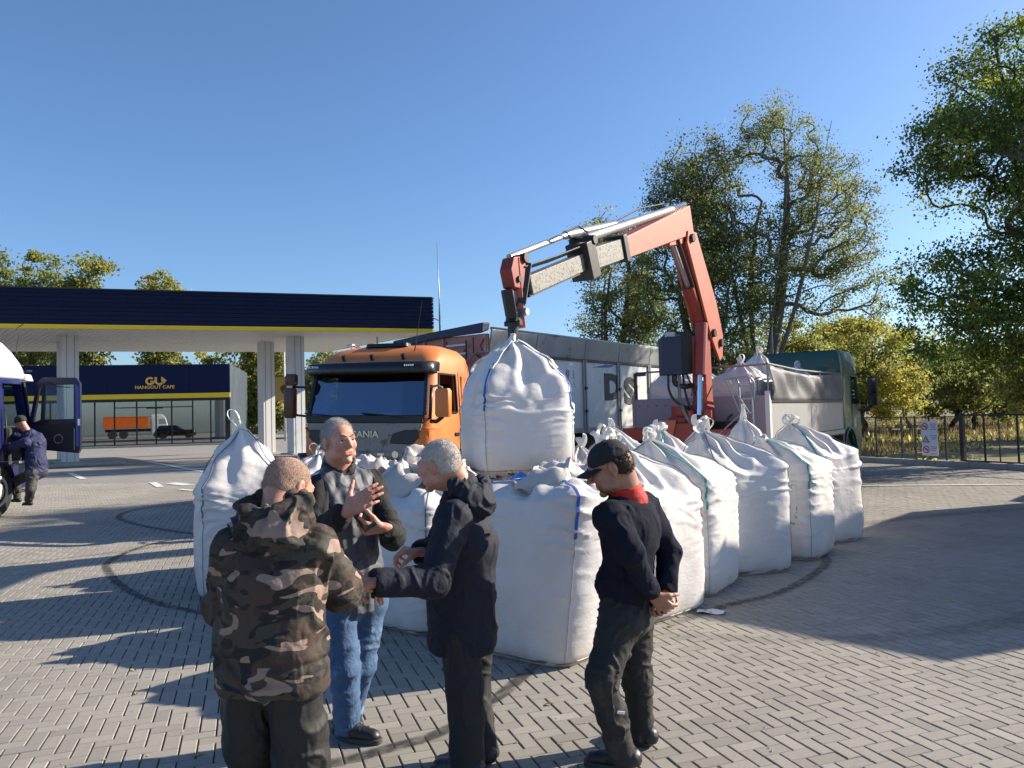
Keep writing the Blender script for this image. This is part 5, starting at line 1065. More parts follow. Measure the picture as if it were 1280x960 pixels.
MB().loft([[(1.26, 6.25 + .66*math.cos(a), .52 + .66*math.sin(a)), (.9, 6.25 + .66*math.cos(a), .52 + .66*math.sin(a)), (.9, 6.25 + .70*math.cos(a), .52 + .70*math.sin(a)), (1.26, 6.25 + .70*math.cos(a), .52 + .70*math.sin(a))] for a in [R(8 + 164*k/14) for k in range(15)]]).build('mudguard', m_green, LG)
for x in (-.92, .92): wheel(LG, x, 1.6, .52, .56, 1 if x > 0 else -1)
MB().b2((.85, 2.9, .5), (1.2, 4.6, .95)).build('tool_box', m_chass, LG, bevel=.03)
# ---- loader crane on the tail
m_cr = mat('crane_red', (.25, .032, .022), .5, var=.14, vs=3, col2=(.20, .06, .05), c2pos=(.56, .72), c2s=5)
m_crf = mat('crane_red_faded', (.42, .105, .062), .5, var=.10, vs=3, col2=(.36, .12, .09), c2s=4, c2pos=(.55, .7))
m_worn = mat('worn_grey_section', (.20, .195, .18), .6, .2, var=.35, vs=26, col2=(.05, .045, .04), c2pos=(.50, .62), c2s=34)
m_oil = mat('oily_black', (.018, .017, .017), .45, var=.5, vs=15)
m_hose = mat('hydraulic_hose', (.012, .012, .014), .4, var=.2); m_hg = mat('grey_hose', (.14, .145, .14), .5)
MB().b2((-1.05, -.92, 1.20), (.02, -.66, 1.42)).build('outrigger_beam', m_cr, LG, bevel=.012); MB().b2((.1, -.86, 1.16), (1.16, -.62, 1.38)).build('outrigger_beam', m_cr, LG, bevel=.012)
MB().b2((-1.1, -.78, .92), (1.1, -.5, 1.15)).build('cross_beam', m_cr, LG, bevel=.012)
MB().cyl((1.17, -.74, 1.27), (1.22, -.74, 1.27), .095, n=18).build('end_cap', m_crf, LG)
MB().b2((-.35, -1.02, .98), (.28, -.42, 1.5)).build('crane_base', m_cr, LG, bevel=.02)
mb = MB(); mb.prism([(-.50, 1.02), (-.12, 1.02), (.02, 1.55), (-.32, 1.55)], 'y', -1.06, -1.03); mb.build('base_plate', m_crf, LG, bevel=.01)
MB().b2((-.2, -.9, .85), (.9, -.5, .98)).build('sub_frame', m_oil, LG)
MB().revolve([(.24, 0), (.24, .1), (.19, .14), (.19, .3)], (.0, -.72, 1.48), (0, 0, 1), 24).build('slewing_ring', m_cr, LG)
# crane pieces placed in the vertical plane of the boom: s along it, z up (converted to the lorry's own axes)
CB = Vector((3.35, 13.2)); CD = Vector((-.5416, -.8407))
def cpt(s_, z, off=0.0):
    wx, wy = CB.x + CD.x*s_ - CD.y*off, CB.y + CD.y*s_ + CD.x*off
    dx, dy = wx - G0.x, wy - G0.y; c, s = math.cos(-h35), math.sin(-h35)
    return Vector((dx*c + dy*s, -dx*s + dy*c, z))
def cbeam(name, a_, b_, w0, h0, w1=None, h1=None, m=m_cr, off=0, bev=.012): 
    p, q = cpt(*a_, off), cpt(*b_, off); return MB().beam(p, q, w0, h0, w1, h1, up=(0, 0, 1) if abs((q-p).normalized().z) < .9 else (q-p).orthogonal()).build(name, m, LG, bevel=bev)
side = (cpt(0, 0, 1) - cpt(0, 0, 0)).normalized(); fwd = (cpt(1, 0, 0) - cpt(0, 0, 0)).normalized()
# column: box profile
mb = MB(); mb.loft([[cpt(.28 + a, z, b) for a, b in ((-.17*k, -.13*k), (.17*k, -.13*k), (.17*k, .13*k), (-.17*k, .13*k))] for z, k in ((1.5, 1.2), (1.9, .95), (2.95, .86))]); mb.build('crane_column', m_cr, LG, bevel=.015)
mb = MB(); mb.prism([(0, 0)], 'x', 0, 0) if False else None
# lift cylinder left of the column
MB().cyl(cpt(.62, 1.62, .05), cpt(.52, 2.32, .05), .05, n=14).build('cylinder_rod', m_chrome, LG, smooth=False)
MB().cyl(cpt(.53, 2.28, .05), cpt(.36, 3.15, .05), .105, n=16).build('lift_cylinder', m_cr, LG)
for k in range(2): MB().cyl(cpt(.6, 1.58, -.12 + .3*k), cpt(.6, 1.70, -.12 + .3*k), .07, n=10).build('cylinder_foot', m_cr, LG)
# main boom, leaning back at the foot
mb = MB(); fr_ = [(-.40, 2.62), (-.46, 3.0), (-.16, 3.55), (.74, 4.60), (1.12, 4.56), (1.18, 4.36), (.74, 3.75), (.18, 2.95), (-.24, 2.55)]
for o_ in (-.13, .13): 
    mb.loft([[cpt(s_, z, o_ - .02) for s_, z in fr_], [cpt(s_, z, o_ + .02) for s_, z in fr_]])
mb.build('boom_cheek', m_crf, LG, bevel=.006)
cbeam('main_boom', (-.26, 2.85), (.92, 4.46), .22, .36, .22, .28, m_cr)
MB().cyl(cpt(.10, 2.95), cpt(.82, 3.72), .10, n=16).build('boom_cylinder', m_cr, LG); MB().cyl(cpt(.82, 3.72), cpt(1.55, 4.42), .04, n=12).build('cylinder_rod', m_steel, LG); MB().cyl(cpt(.82, 3.70, .1), cpt(1.45, 4.36, .1), .022, n=8).build('cylinder_rod', m_oil, LG)
for (s_, z) in ((-.28, 2.86), (.1, 3.0), (1.0, 4.46)): MB().cyl(cpt(s_, z, -.20), cpt(s_, z, .20), .07, n=14).build('pivot_pin', m_oil, LG)
cbeam('knuckle_link', (1.0, 4.50), (1.75, 4.30), .18, .22, .14, .16, m_crf)
# jib: outer box and the extensions
cbeam('jib', (.84, 4.80), (3.48, 3.885), .24, .46, .24, .28, m_crf)
cbeam('jib_collar', (3.40, 3.915), (3.52, 3.87), .27, .36, m=m_oil)
cbeam('jib_section', (3.52, 3.87), (4.40, 3.60), .20, .27, m=m_worn)
cbeam('jib_clamp', (4.38, 3.62), (4.60, 3.53), .30, .46, m=m_oil); MB().cyl(cpt(4.48, 3.82, -.17), cpt(4.48, 3.82, .17), .06, n=12).build('clamp_lug', m_oil, LG)
cbeam('jib_section', (4.60, 3.53), (5.86, 3.09), .15, .21, m=m_worn)
cbeam('jib_underside', (4.60, 3.415), (5.86, 2.975), .10, .03, m=m_oil, bev=0); cbeam('jib_underside', (3.52, 3.725), (4.40, 3.455), .12, .02, m=m_oil, bev=0)
m_cyls = mat('grey_cylinder', (.36, .35, .33), .35, .5, var=.12, vs=6)
MB().cyl(cpt(.90, 5.05, .02), cpt(1.55, 4.82, .02), .045, n=14).build('extension_rod', m_chrome, LG, smooth=False)
MB().cyl(cpt(1.5, 4.84, .02), cpt(4.45, 3.86, .02), .062, n=16).build('extension_cylinder', m_cyls, LG)
MB().cyl(cpt(3.35, 4.26, -.1), cpt(4.75, 3.86, -.1), .055, n=14).build('extension_cylinder', m_cyls, LG); MB().cyl(cpt(4.7, 3.88, -.08), cpt(6.05, 3.38, -.08), .036, n=12).build('extension_cylinder', m_cyls, LG)
for o_ in (-.05, .02, .08): MB().tube([cpt(4.5, 3.74 + o_*.4, o_), cpt(5.3, 3.46 + o_*.4, o_), cpt(6.0, 3.24 + o_*.3, o_)], .012, 6).build('hydraulic_hose', m_hose, LG)
MB().tube([cpt(4.55, 3.9, .1), cpt(4.8, 3.93, .1), cpt(5.1, 3.80, .1), cpt(4.9, 3.78, .05)], .012, 6).build('hydraulic_hose', m_hose, LG)
MB().tube([cpt(1.5, 4.95, -.1), cpt(2.5, 4.66, -.1), cpt(3.6, 4.2, -.1)], .014, 6).build('hydraulic_hose', m_hose, LG)
# tip head, rotator and hook
hp2 = ((5.96, 3.30), (6.04, 3.38), (6.20, 3.34), (6.26, 3.20), (6.20, 3.02), (6.02, 3.02))
mb = MB(); mb.loft([[cpt(s_, z, -.075) for s_, z in hp2], [cpt(s_, z, .075) for s_, z in hp2]]); mb.build('tip_head', m_cr, LG, bevel=.015)
MB().cyl(cpt(6.0, 3.36, -.11), cpt(6.0, 3.36, .11), .05, n=12).build('pivot_pin', m_oil, LG); MB().cyl(cpt(6.12, 3.12, -.1), cpt(6.12, 3.12, .1), .035, n=12).build('pivot_pin', m_oil, LG)
cbeam('tip_bracket', (5.86, 3.30), (6.0, 2.85), .24, .10, m=m_oil)
cbeam('tip_plate', (6.06, 3.36), (5.97, 2.62), .20, .06, m=m_crf)
cbeam('tip_plate', (6.24, 3.0), (6.16, 2.72), .16, .10, m=m_oil)
MB().cyl(cpt(6.05, 2.78, -.13), cpt(6.05, 2.78, .13), .04, n=12).build('pivot_pin', m_steel, LG)
MB().cyl(cpt(6.10, 2.76), cpt(6.13, 2.66), .085, n=14).build('rotator', m_oil, LG); MB().box(cpt(6.13, 2.66), (.20, .05, .05)).build('rotator_bar', m_oil, LG); MB().cyl(cpt(6.13, 2.66), cpt(6.15, 2.50), .06, .05, n=14).build('rotator', m_oil, LG)
hk = cpt(6.17, 2.40); pts = [hk + Vector((0, 0, .10)), hk + Vector((0, 0, .05))] + [hk + fwd*(.05*math.sin(a)) + Vector((0, 0, .05*math.cos(a) - .0)) for a in [R(10 + 240*k/9) for k in range(10)]]
MB().tube([p + Vector((0, 0, .0)) for p in pts], [.02, .022] + [.022]*7 + [.018, .014, .008], 8).build('hook', m_cr, LG, smooth=True)
# control cabinet, hoses, handrail, ladder
cx = cpt(.55, 0, -.62)
mb = MB(); p = cpt(.35, 2.62, -.02) 
def worldbox(name, X0, X1, Yw, dpt, z0, z1, m, bev=.015):
    """box facing the yard: X0..X1 across, at distance Yw"""
    def lc(wx, wy, z):
        dx, dy = wx - G0.x, wy - G0.y; c, s = math.cos(-h35), math.sin(-h35); return Vector((dx*c + dy*s, -dx*s + dy*c, z))
    mb = MB(); mb.loft([[lc(X0, Yw, z), lc(X1, Yw, z), lc(X1, Yw + dpt, z), lc(X0, Yw + dpt, z)] for z in (z0, z1)]); return mb.build(name, m, LG, bevel=bev)
m_cbx = mat('dark_blue_cabinet', (.018, .024, .055), .45, var=.15)
worldbox('control_cabinet', 2.50, 2.83, 12.75, .35, 2.30, 2.93, m_cbx); worldbox('cabinet_side', 2.84, 3.06, 12.9, .5, 2.32, 3.0, m_oil)
worldbox('beacon_cap', 2.60, 2.74, 12.85, .1, 2.93, 3.02, m_white, .02)
def wl(wx, wy, z):
    dx, dy = wx - G0.x, wy - G0.y; c, s = math.cos(-h35), math.sin(-h35); return Vector((dx*c + dy*s, -dx*s + dy*c, z))
for pts, m, r in (([(2.60, 12.8, 2.3), (2.60, 12.8, 2.05), (2.70, 12.75, 1.85), (2.95, 12.8, 1.72), (3.15, 12.9, 1.55)], m_hose, .022), ([(2.78, 12.8, 2.3), (2.78, 12.8, 1.9), (2.85, 12.7, 1.6), (3.0, 12.8, 1.45), (3.2, 12.9, 1.42)], m_hg, .03),
                  ([(2.86, 12.9, 2.32), (2.88, 12.8, 1.95), (2.98, 12.75, 1.66), (3.2, 12.95, 1.58)], m_hose, .02), ([(2.92, 12.9, 2.32), (3.02, 12.8, 2.0), (3.12, 12.85, 1.8)], m_hose, .014),
                  ([(3.52, 12.9, 1.18), (3.52, 12.75, 1.5), (3.62, 12.75, 1.62)], m_hose, .022), ([(2.7, 12.8, 2.3), (2.72, 12.85, 2.16), (2.85, 12.8, 2.1), (3.0, 12.9, 2.12)], m_hose, .045)):
    MB().tube(catmull([wl(*q) for q in pts], 6), r, 8).build('hydraulic_hose', m, LG, smooth=True)
# ladder with hooped rails
for wx in (3.72, 3.92):
    MB().tube([wl(wx, 12.58, .88), wl(wx, 12.62, 1.5), wl(wx, 12.66, 2.1), wl(wx - .02, 12.72, 2.22)], .016, 8).build('ladder_rail', m_steel, LG, smooth=True)
MB().tube(catmull([wl(3.95, 12.66, 1.85), wl(3.97, 12.66, 2.1), wl(3.90, 12.66, 2.22), wl(3.70, 12.66, 2.22), wl(3.46, 12.66, 2.2)], 6), .016, 8).build('hoop_rail', m_steel, LG, smooth=True)
MB().tube([wl(3.5, 12.66, 2.2), wl(3.72, 12.62, 1.62), wl(3.25, 12.6, 1.22)], .014, 8).build('stay', m_steel, LG); MB().tube([wl(3.56, 12.66, 2.18), wl(3.86, 12.64, 1.64)], .014, 8).build('stay', m_steel, LG)
for z in (.95, 1.18, 1.41, 1.64, 1.87, 2.08): MB().beam(wl(3.71, 12.6, z), wl(3.93, 12.6, z), .05, .025).build('ladder_rung', m_alu, LG)
MB().b2((.3, -.30, 1.0), (.8, -.1, 1.5)).build('oil_tank', m_oil, LG, bevel=.03)
# bags in the body
for (lx, ly, sdn, hp__, lab) in ((-.62, .62, 61, 1.32, 'bag standing in the lorry body behind the hydraulic hoses'), (.58, .62, 62, 1.34, 'bag standing in the lorry body behind the ladder'), (.55, 1.75, 63, 1.60, 'bag with upright loops in the second row of the lorry body'), (-.6, 1.8, 64, 1.3, 'bag in the second row of the lorry body behind the crane column'), (.5, 4.6, 65, 1.42, 'bag at the head of the lorry body against the green cab'), (-.55, 3.2, 66, 1.3, 'bag in the middle of the lorry body on the far side'), (.55, 3.2, 67, 1.25, 'bag in the middle of the lorry body next to the grey tarpaulin')):
    c, s = math.cos(-h35), math.sin(-h35); wx, wy = G0.x + lx*c - ly*s, G0.y + lx*s + ly*c
    make_bag((wx, wy), -h35, sdn, hb=.98, hp=hp__, z=1.21, loops=3, loop_h=.17, label='white ' + lab, group='big bags loaded in the lorry body', quality=.6, sag=.04)
MATS['white_paint_b'] = mat('white_box', (.6, .61, .63), .4)
# ================================================================ the box lorry parked off to the right; its shade lies across the paving
BX = empty('box_lorry', (9.15, 8.4, 0), R(-44)); tag(BX, 'white box lorry parked at the right side of the yard', 'lorry')
# local +y runs along the lorry away from the yard corner; rear face at y=0
for k in range(5): MB().b2((-1.25, 1.5*k + .005, 1.05), (1.25, 1.5*k + 1.495, 3.85)).build('box_panel', MATS['white_paint_b'], BX, bevel=.02)
MB().b2((-1.26, -.05, 1.0), (1.26, .02, 3.87)).build('rear_frame', m_steel, BX, bevel=.01)
for sx in (-.62, .62): MB().b2((sx - .58, -.08, 1.12), (sx + .58, -.04, 3.75)).build('rear_door', MATS['white_paint_b'], BX, bevel=.01)
MB().b2((-1.2, 0, .8), (1.2, 7.5, 1.02)).build('chassis', m_chass, BX)
cb = cab_shell(BX, 'cab', MATS['white_paint_b'], [(z, hw, yf, yb, r_) for z, hw, yf, yb, r_ in gl2], screen=[(-1.0, 1.76), (1.0, 1.76), (.96, 2.44), (-.96, 2.44)]); cb.location = (0, 10.3, 0)
for y in (1.4, 2.6, 8.8):
    for x in (-1.0, 1.0): wheel(BX, x, y, .5, .34, 1 if x > 0 else -1)
# ================================================================ people: continuous surfaces grown from smooth distance fields
class Field:
    def __init__(s, lo, hi, h):
        s.lo = np.array(lo, np.float64); s.h = h; n = np.ceil((np.array(hi) - s.lo) / h).astype(int) + 1
        s.F = np.full(n, 0.12, np.float32); s.ax = [s.lo[i] + h*np.arange(n[i]) for i in range(3)]
    def sl(s, lo, hi):
        a = np.maximum(np.floor((np.array(lo) - s.lo)/s.h).astype(int), 0); b = np.minimum(np.ceil((np.array(hi) - s.lo)/s.h).astype(int) + 1, s.F.shape)
        if (b <= a).any(): return None
        return tuple(slice(int(i), int(j)) for i, j in zip(a, b))
    def pts(s, q): return s.ax[0][q[0]][:, None, None], s.ax[1][q[1]][None, :, None], s.ax[2][q[2]][None, None, :]
    def comb(s, q, d, k, op):
        F = s.F[q].astype(np.float64)
        if op == 'u': 
            h = np.clip(.5 + .5*(F - d)/k, 0, 1); R_ = F*(1-h) + d*h - k*h*(1-h)
        elif op == 's':
            h = np.clip(.5 - .5*(F + d)/k, 0, 1); R_ = F*(1-h) - d*h + k*h*(1-h)
        else:
            h = np.clip(.5 - .5*(F - d)/k, 0, 1); R_ = F*(1-h) + d*h + k*h*(1-h)
        s.F[q] = R_
    def cap(s, p0, p1, r0, r1=None, k=.02, sq=None, op='u'):
        r1 = r0 if r1 is None else r1; p0 = np.array(p0, float); p1 = np.array(p1, float); rm = max(r0, r1)*(1 if sq is None or sq[1] < 1 else sq[1]) + k*1.3 + .02
        q = s.sl(np.minimum(p0, p1) - rm, np.maximum(p0, p1) + rm)
        if q is None: return s
        X, Y, Z = s.pts(q); x, y, z = X - p0[0], Y - p0[1], Z - p0[2]; b = p1 - p0
        if sq is not None:
            a = np.array(sq[0], float); a /= np.linalg.norm(a); f = 1/sq[1] - 1
            t = (x*a[0] + y*a[1] + z*a[2])*f; x, y, z = x + a[0]*t, y + a[1]*t, z + a[2]*t; b = b + a*(b@a)*f
        L2 = max(b@b, 1e-9); t = np.clip((x*b[0] + y*b[1] + z*b[2])/L2, 0, 1)
        d = np.sqrt((x - b[0]*t)**2 + (y - b[1]*t)**2 + (z - b[2]*t)**2) - (r0 + (r1-r0)*t)
        s.comb(q, d, k, op); return s
    def ell(s, c, rad, ax=None, k=.015, op='u'):
        c = np.array(c, float); rad = np.array(rad, float); A_ = np.eye(3) if ax is None else np.array(ax, float); rm = rad.max() + k*1.3 + .015
        q = s.sl(c - rm, c + rm)
        if q is None: return s
        X, Y, Z = s.pts(q); x, y, z = X - c[0], Y - c[1], Z - c[2]
        u = [(x*A_[i][0] + y*A_[i][1] + z*A_[i][2]) for i in range(3)]
        k0 = np.sqrt(sum((u[i]/rad[i])**2 for i in range(3))) + 1e-9; k1 = np.sqrt(sum((u[i]/rad[i]**2)**2 for i in range(3))) + 1e-9
        s.comb(q, k0*(k0-1)/k1, k, op); return s
    def plane(s, n, off, k=.01, op='i'):
        """keep the side where n.p < off"""
        n = np.array(n, float); n /= np.linalg.norm(n); q = (slice(None),)*3; X, Y, Z = s.pts(q); s.comb(q, X*n[0] + Y*n[1] + Z*n[2] - off, k, op); return s
    def mesh(s):
        F = s.F; F[0], F[-1], F[:, 0], F[:, -1], F[:, :, 0], F[:, :, -1] = .1, .1, .1, .1, .1, .1
        S = F < 0; c = sum(S[i:S.shape[0]-1+i, j:S.shape[1]-1+j, k:S.shape[2]-1+k].astype(np.int8) for i in (0,1) for j in (0,1) for k in (0,1))
        act = (c > 0) & (c < 8); I = np.argwhere(act); ids = np.full(act.shape, -1, np.int32); ids[act] = np.arange(len(I))
        cor = [(i, j, k) for i in (0,1) for j in (0,1) for k in (0,1)]; val = {q: F[I[:,0]+q[0], I[:,1]+q[1], I[:,2]+q[2]].astype(float) for q in cor}
        P = np.zeros((len(I), 3)); W_ = np.zeros(len(I))
        for q in cor:
            for a in range(3):
                if q[a] == 0:
                    r = list(q); r[a] = 1; r = tuple(r); va, vb = val[q], val[r]; m = (va < 0) != (vb < 0); t = np.where(m, va/np.where(m, va - vb, 1), 0)
                    base = np.array(q, float)[None] + 0*P; base[:, a] += t; P += base*m[:, None]; W_ += m
        V = (I + P/W_[:, None])*s.h + s.lo
        Q = []
        for a in range(3):
            sl0 = [slice(None)]*3; sl1 = [slice(None)]*3; sl0[a] = slice(0, -1); sl1[a] = slice(1, None)
            df = S[tuple(sl0)] != S[tuple(sl1)]; E = np.argwhere(df); b, c_ = (a+1) % 3, (a+2) % 3
            ok = (E[:, b] > 0) & (E[:, c_] > 0) & (E[:, b] < S.shape[b]-1) & (E[:, c_] < S.shape[c_]-1); E = E[ok]
            ins = S[tuple(E.T)]
            def g(db, dc): 
                e = E.copy(); e[:, b] -= db; e[:, c_] -= dc; return ids[e[:,0], e[:,1], e[:,2]]
            f = np.stack([g(0,0), g(1,0), g(1,1), g(0,1)], -1); f[~ins] = f[~ins][:, ::-1]; Q.append(f[:, ::-1] if False else f)
        Q = np.concatenate(Q); Q = Q[(Q >= 0).all(1)]
        return V, Q
def vnormals(V, Q):
    n = np.cross(V[Q[:,2]] - V[Q[:,0]], V[Q[:,3]] - V[Q[:,1]]); N = np.zeros_like(V)
    for i in range(4): np.add.at(N, Q[:, i], n)
    return N / (np.linalg.norm(N, axis=1, keepdims=True) + 1e-12)
def body_mesh(name, fld, m, parent, wr=None, tone=None, relax=1, fuzz=None):
    V, Q = fld.mesh(); 
    for _ in range(relax):
        A_ = np.zeros_like(V); C_ = np.zeros(len(V))
        for i in range(4):
            np.add.at(A_, Q[:, i], V[Q[:, (i+1) % 4]] + V[Q[:, (i-1) % 4]]); np.add.at(C_, Q[:, i], 2)
        V = V*.5 + .5*A_/np.maximum(C_, 1)[:, None]
    N = vnormals(V, Q)
    vol = (V*N).sum()  # outward check
    if ((V - V.mean(0))*N).sum() < 0: Q = Q[:, ::-1]; N = -N
    if wr is not None: V = V + N*wr(V)[:, None]
    if fuzz:   # short strands standing on the surface
        n, ln, lay, w_ = fuzz; rr = np.random.default_rng(4); i = rr.integers(0, len(V), n); P = V[i] + rr.normal(0, .002, (n, 3)); d = N[i] + np.array(lay) + rr.normal(0, .35, (n, 3)); d /= np.linalg.norm(d, axis=1, keepdims=True)
        sd_ = np.cross(d, rr.normal(size=(n, 3))); sd_ /= np.linalg.norm(sd_, axis=1, keepdims=True); L_ = (ln*(.6 + .8*rr.random(n)))[:, None]; b0 = len(V)
        V = np.concatenate([V, np.stack([P - sd_*w_, P + sd_*w_, P + d*L_ + sd_*w_*.3, P + d*L_ - sd_*w_*.3], 1).reshape(-1, 3)]); Q = np.concatenate([Q, np.arange(b0, b0 + 4*n).reshape(-1, 4)])
    return npmesh(name, V, Q, m, parent, smooth=True, tone=None if tone is None else tone(V))
def px3(px, py, Y):
    d = _F + _R*((px-640)/F_PX) + _U*((480-py)/F_PX); t = Y/d.y; return Vector((0, 0, CAM_H)) + d*t
def nv(v): return Vector(v).normalized()
def skin_mat(name, col, lip=(.42, .16, .13)):
    m = bpy.data.materials.new(name); m.use_nodes = True; n = m.node_tree.nodes; L = m.node_tree.links; b = n['Principled BSDF']
    a = n.new('ShaderNodeAttribute'); a.attribute_name = 'tone'; cr = n.new('ShaderNodeValToRGB'); e = cr.color_ramp.elements
    e[0].position = 0; e[0].color = (*col, 1); e[1].position = 1; e[1].color = (*lip, 1); L.new(a.outputs['Fac'], cr.inputs[0])
    g = n.new('ShaderNodeTexCoord'); nz = n.new('ShaderNodeTexNoise'); nz.inputs['Scale'].default_value = 28; nz.inputs['Detail'].default_value = 5; L.new(g.outputs['Object'], nz.inputs[0])
    mx = n.new('ShaderNodeMix'); mx.data_type = 'RGBA'; mx.blend_type = 'MULTIPLY'; mx.inputs[0].default_value = 1; L.new(cr.outputs[0], mx.inputs[6])
    c2 = n.new('ShaderNodeValToRGB'); c2.color_ramp.elements[0].color = (.86, .76, .72, 1); c2.color_ramp.elements[0].position = .3; c2.color_ramp.elements[1].color = (1.08, 1.04, 1.02, 1); c2.color_ramp.elements[1].position = .7; L.new(nz.outputs[0], c2.inputs[0]); L.new(c2.outputs[0], mx.inputs[7])
    L.new(mx.outputs[2], b.inputs['Base Color']); b.inputs['Roughness'].default_value = .5; b.inputs['Subsurface Weight'].default_value = .12; b.inputs['Subsurface Radius'].default_value = (.012, .005, .003)
    bp = n.new('ShaderNodeBump'); bp.inputs['Strength'].default_value = .25; bp.inputs['Distance'].default_value = .002; n2 = n.new('ShaderNodeTexNoise'); n2.inputs['Scale'].default_value = 140; L.new(g.outputs['Object'], n2.inputs[0]); L.new(n2.outputs[0], bp.inputs['Height']); L.new(bp.outputs[0], b.inputs['Normal'])
    return m
class Head:
    def __init__(s, c, face, up=(0, 0, 1), sc=1.0):
        s.c = Vector(c); s.y = nv(face); u = Vector(up); s.z = (u - s.y*u.dot(s.y)).normalized(); s.x = s.y.cross(s.z); s.sc = sc
    def p(s, x, y, z): return np.array(s.c + (s.x*x + s.y*y + s.z*z)*s.sc)
    def ax(s): return [list(s.x), list(s.y), list(s.z)]
    def grow(s, f, neck, mouth_open=0):
        A_ = s.ax(); k = s.sc; E_ = lambda c, r, kk=.015, op='u': f.ell(s.p(*c), [v*k for v in r], A_, kk, op)
        E_((0, -.018, .03), (.077, .098, .092)); E_((0, .03, -.045), (.058, .062, .070), .02); E_((0, .05, -.005), (.060, .050, .075), .02)
        f.cap(s.p(-.03, .088, .034), s.p(.03, .088, .034), .014*k, .014*k, .014); 
        for sx in (-1, 1):
            E_((sx*.040, .066, -.018), (.024, .026, .024), .018); E_((sx*.031, .108, .009), (.017, .020, .009), .010, 's')
            E_((sx*.045, .035, -.070), (.024, .045, .022), .02)
            E_((sx*.080, -.010, .000), (.011, .021, .034), .006); E_((sx*.090, -.004, .004), (.007, .011, .019), .005, 's'); E_((sx*.079, -.002, -.030), (.008, .009, .011), .005)
        
        for sx in (-1, 1): f.cap(s.p(sx*.018, .094, .0205), s.p(sx*.044, .088, .0195), .0055*k, .0055*k, .006); f.cap(s.p(sx*.020, .092, .001), s.p(sx*.043, .087, .002), .0055*k, .0055*k, .006)
        f.cap(s.p(0, .096, .018), s.p(0, .122, -.018), .009*k, .013*k, .010)
        for sx in (-1, 1): E_((sx*.013, .108, -.024), (.010, .012, .008), .006)
        E_((0, .083, -.098), (.026, .022, .020), .018)
        f.cap(s.p(-.021, .096, -.050), s.p(.021, .096, -.050), .0075*k, .0075*k, .006); f.cap(s.p(-.018, .096, -.064), s.p(.018, .096, -.064), .008*k, .008*k, .006)
        if mouth_open: f.cap(s.p(-.014, .110, -.057), s.p(.014, .110, -.057), .006*k, .006*k, .004, op='s')
        f.cap(s.p(0, -.012, -.05), neck, .060*k, .064*k, .03); f.cap(s.p(0, -.05, -.01), Vector(neck) - s.y*.02, .058*k, .06*k, .03)
    def eyes(s, parent, o, brow=(.3, .28, .26)):
        org = o; mw = mat('eye_white', (.38, .35, .32), .25, var=.02); mi = mat('eye_iris', (.03, .025, .02), .2, var=.1)
        for sx in (-1, 1):
            c = Vector(s.p(sx*.031, .0805, .010)) - org; MB().revolve([(.0115*math.sin(a), .0115*math.cos(a)) for a in [math.pi*k/8 + 1e-3 for k in range(9)]], c, s.y, 12).build('eye', mw, parent, smooth=True)
            c2 = c + s.y*.0102; MB().cyl(c2 - s.y*.002, c2 + s.y*.0022, .0062, .0055, 10).build('iris', mi, parent)
            b0 = [Vector(s.p(sx*x, y, z)) - org for x, y, z in ((.012, .104, .032), (.028, .103, .040), (.046, .090, .034))]
            MB().tube(b0, [.0035, .0045, .002], 6).build('eyebrow', mat('brow_%d' % int(brow[0]*100), brow, .9), parent)
def make_hand(f, w, d, nrm, thumb_dir, curl=(30, 35, 40, 45), thumb_curl=25, sc=1.0, spread=6, k=.007, thumb_out=45, bent=(1, 1.1, .8)):
    """w wrist, d along the hand, nrm out of the palm, thumb_dir towards the thumb side"""
    w = Vector(w); d = nv(d); n = Vector(nrm); n = (n - d*n.dot(d)).normalized(); t = d.cross(n); t = t if t.dot(Vector(thumb_dir)) > 0 else -t
    f.cap(w - d*.02, w + d*.02, .024*sc, .026*sc, .012, sq=(n, .8))
    kn = []
    for i, off in enumerate((.031, .011, -.010, -.029)):
        L_ = (.092, .095, .090, .082)[i]*sc; kp = w + d*L_ + t*off*sc + n*(-.002); kn.append(kp)
        f.cap(w + d*.018*sc + t*off*.55*sc, kp, .0135*sc, .0115*sc, .012)
        ln = ((.043, .026, .022), (.047, .030, .023), (.044, .028, .023), (.034, .021, .020))[i]; p = kp; a = 0
        sp = R((1.5, .4, -.5, -1.5)[i]*spread); dd = (d*math.cos(sp) + t*math.sin(sp)).normalized(); axr = dd.cross(n)
        for j in range(3):
            a += R(curl[i])*bent[j]; dv = dd*math.cos(a) + n*math.sin(a); q = p + dv*ln[j]*sc
            r = (.0098, .0088, .0078)[j]*sc*(1 if i < 3 else .88); f.cap(p, q, r, r*.93, .004 if j else k); p = q
    f.cap(w + d*.035*sc + t*.012*sc, w + d*.055*sc + t*.03*sc + n*.008, .018*sc, .015*sc, .012)
    to = R(thumb_out); b = w + d*.028*sc + t*.022*sc; dv = (d*math.cos(to) + t*math.sin(to)*.8 + n*.35).normalized(); p = b
    for j, (L_, r) in enumerate(((.046, .0145), (.034, .0112), (.028, .0098))):
        q = p + dv*L_*sc; f.cap(p, q, r*sc, r*.92*sc, .008); p = q; dv = (dv + (n*.5 - t*.35)*math.tan(R(thumb_curl))).normalized()
    return kn
def cloth(name, col, rough=.75, bump=.35, bs=35, col2=None, **kw):
    return mat(name, col, rough, var=.18, vs=9, bump=bump, bs=bs, col2=col2, **kw)
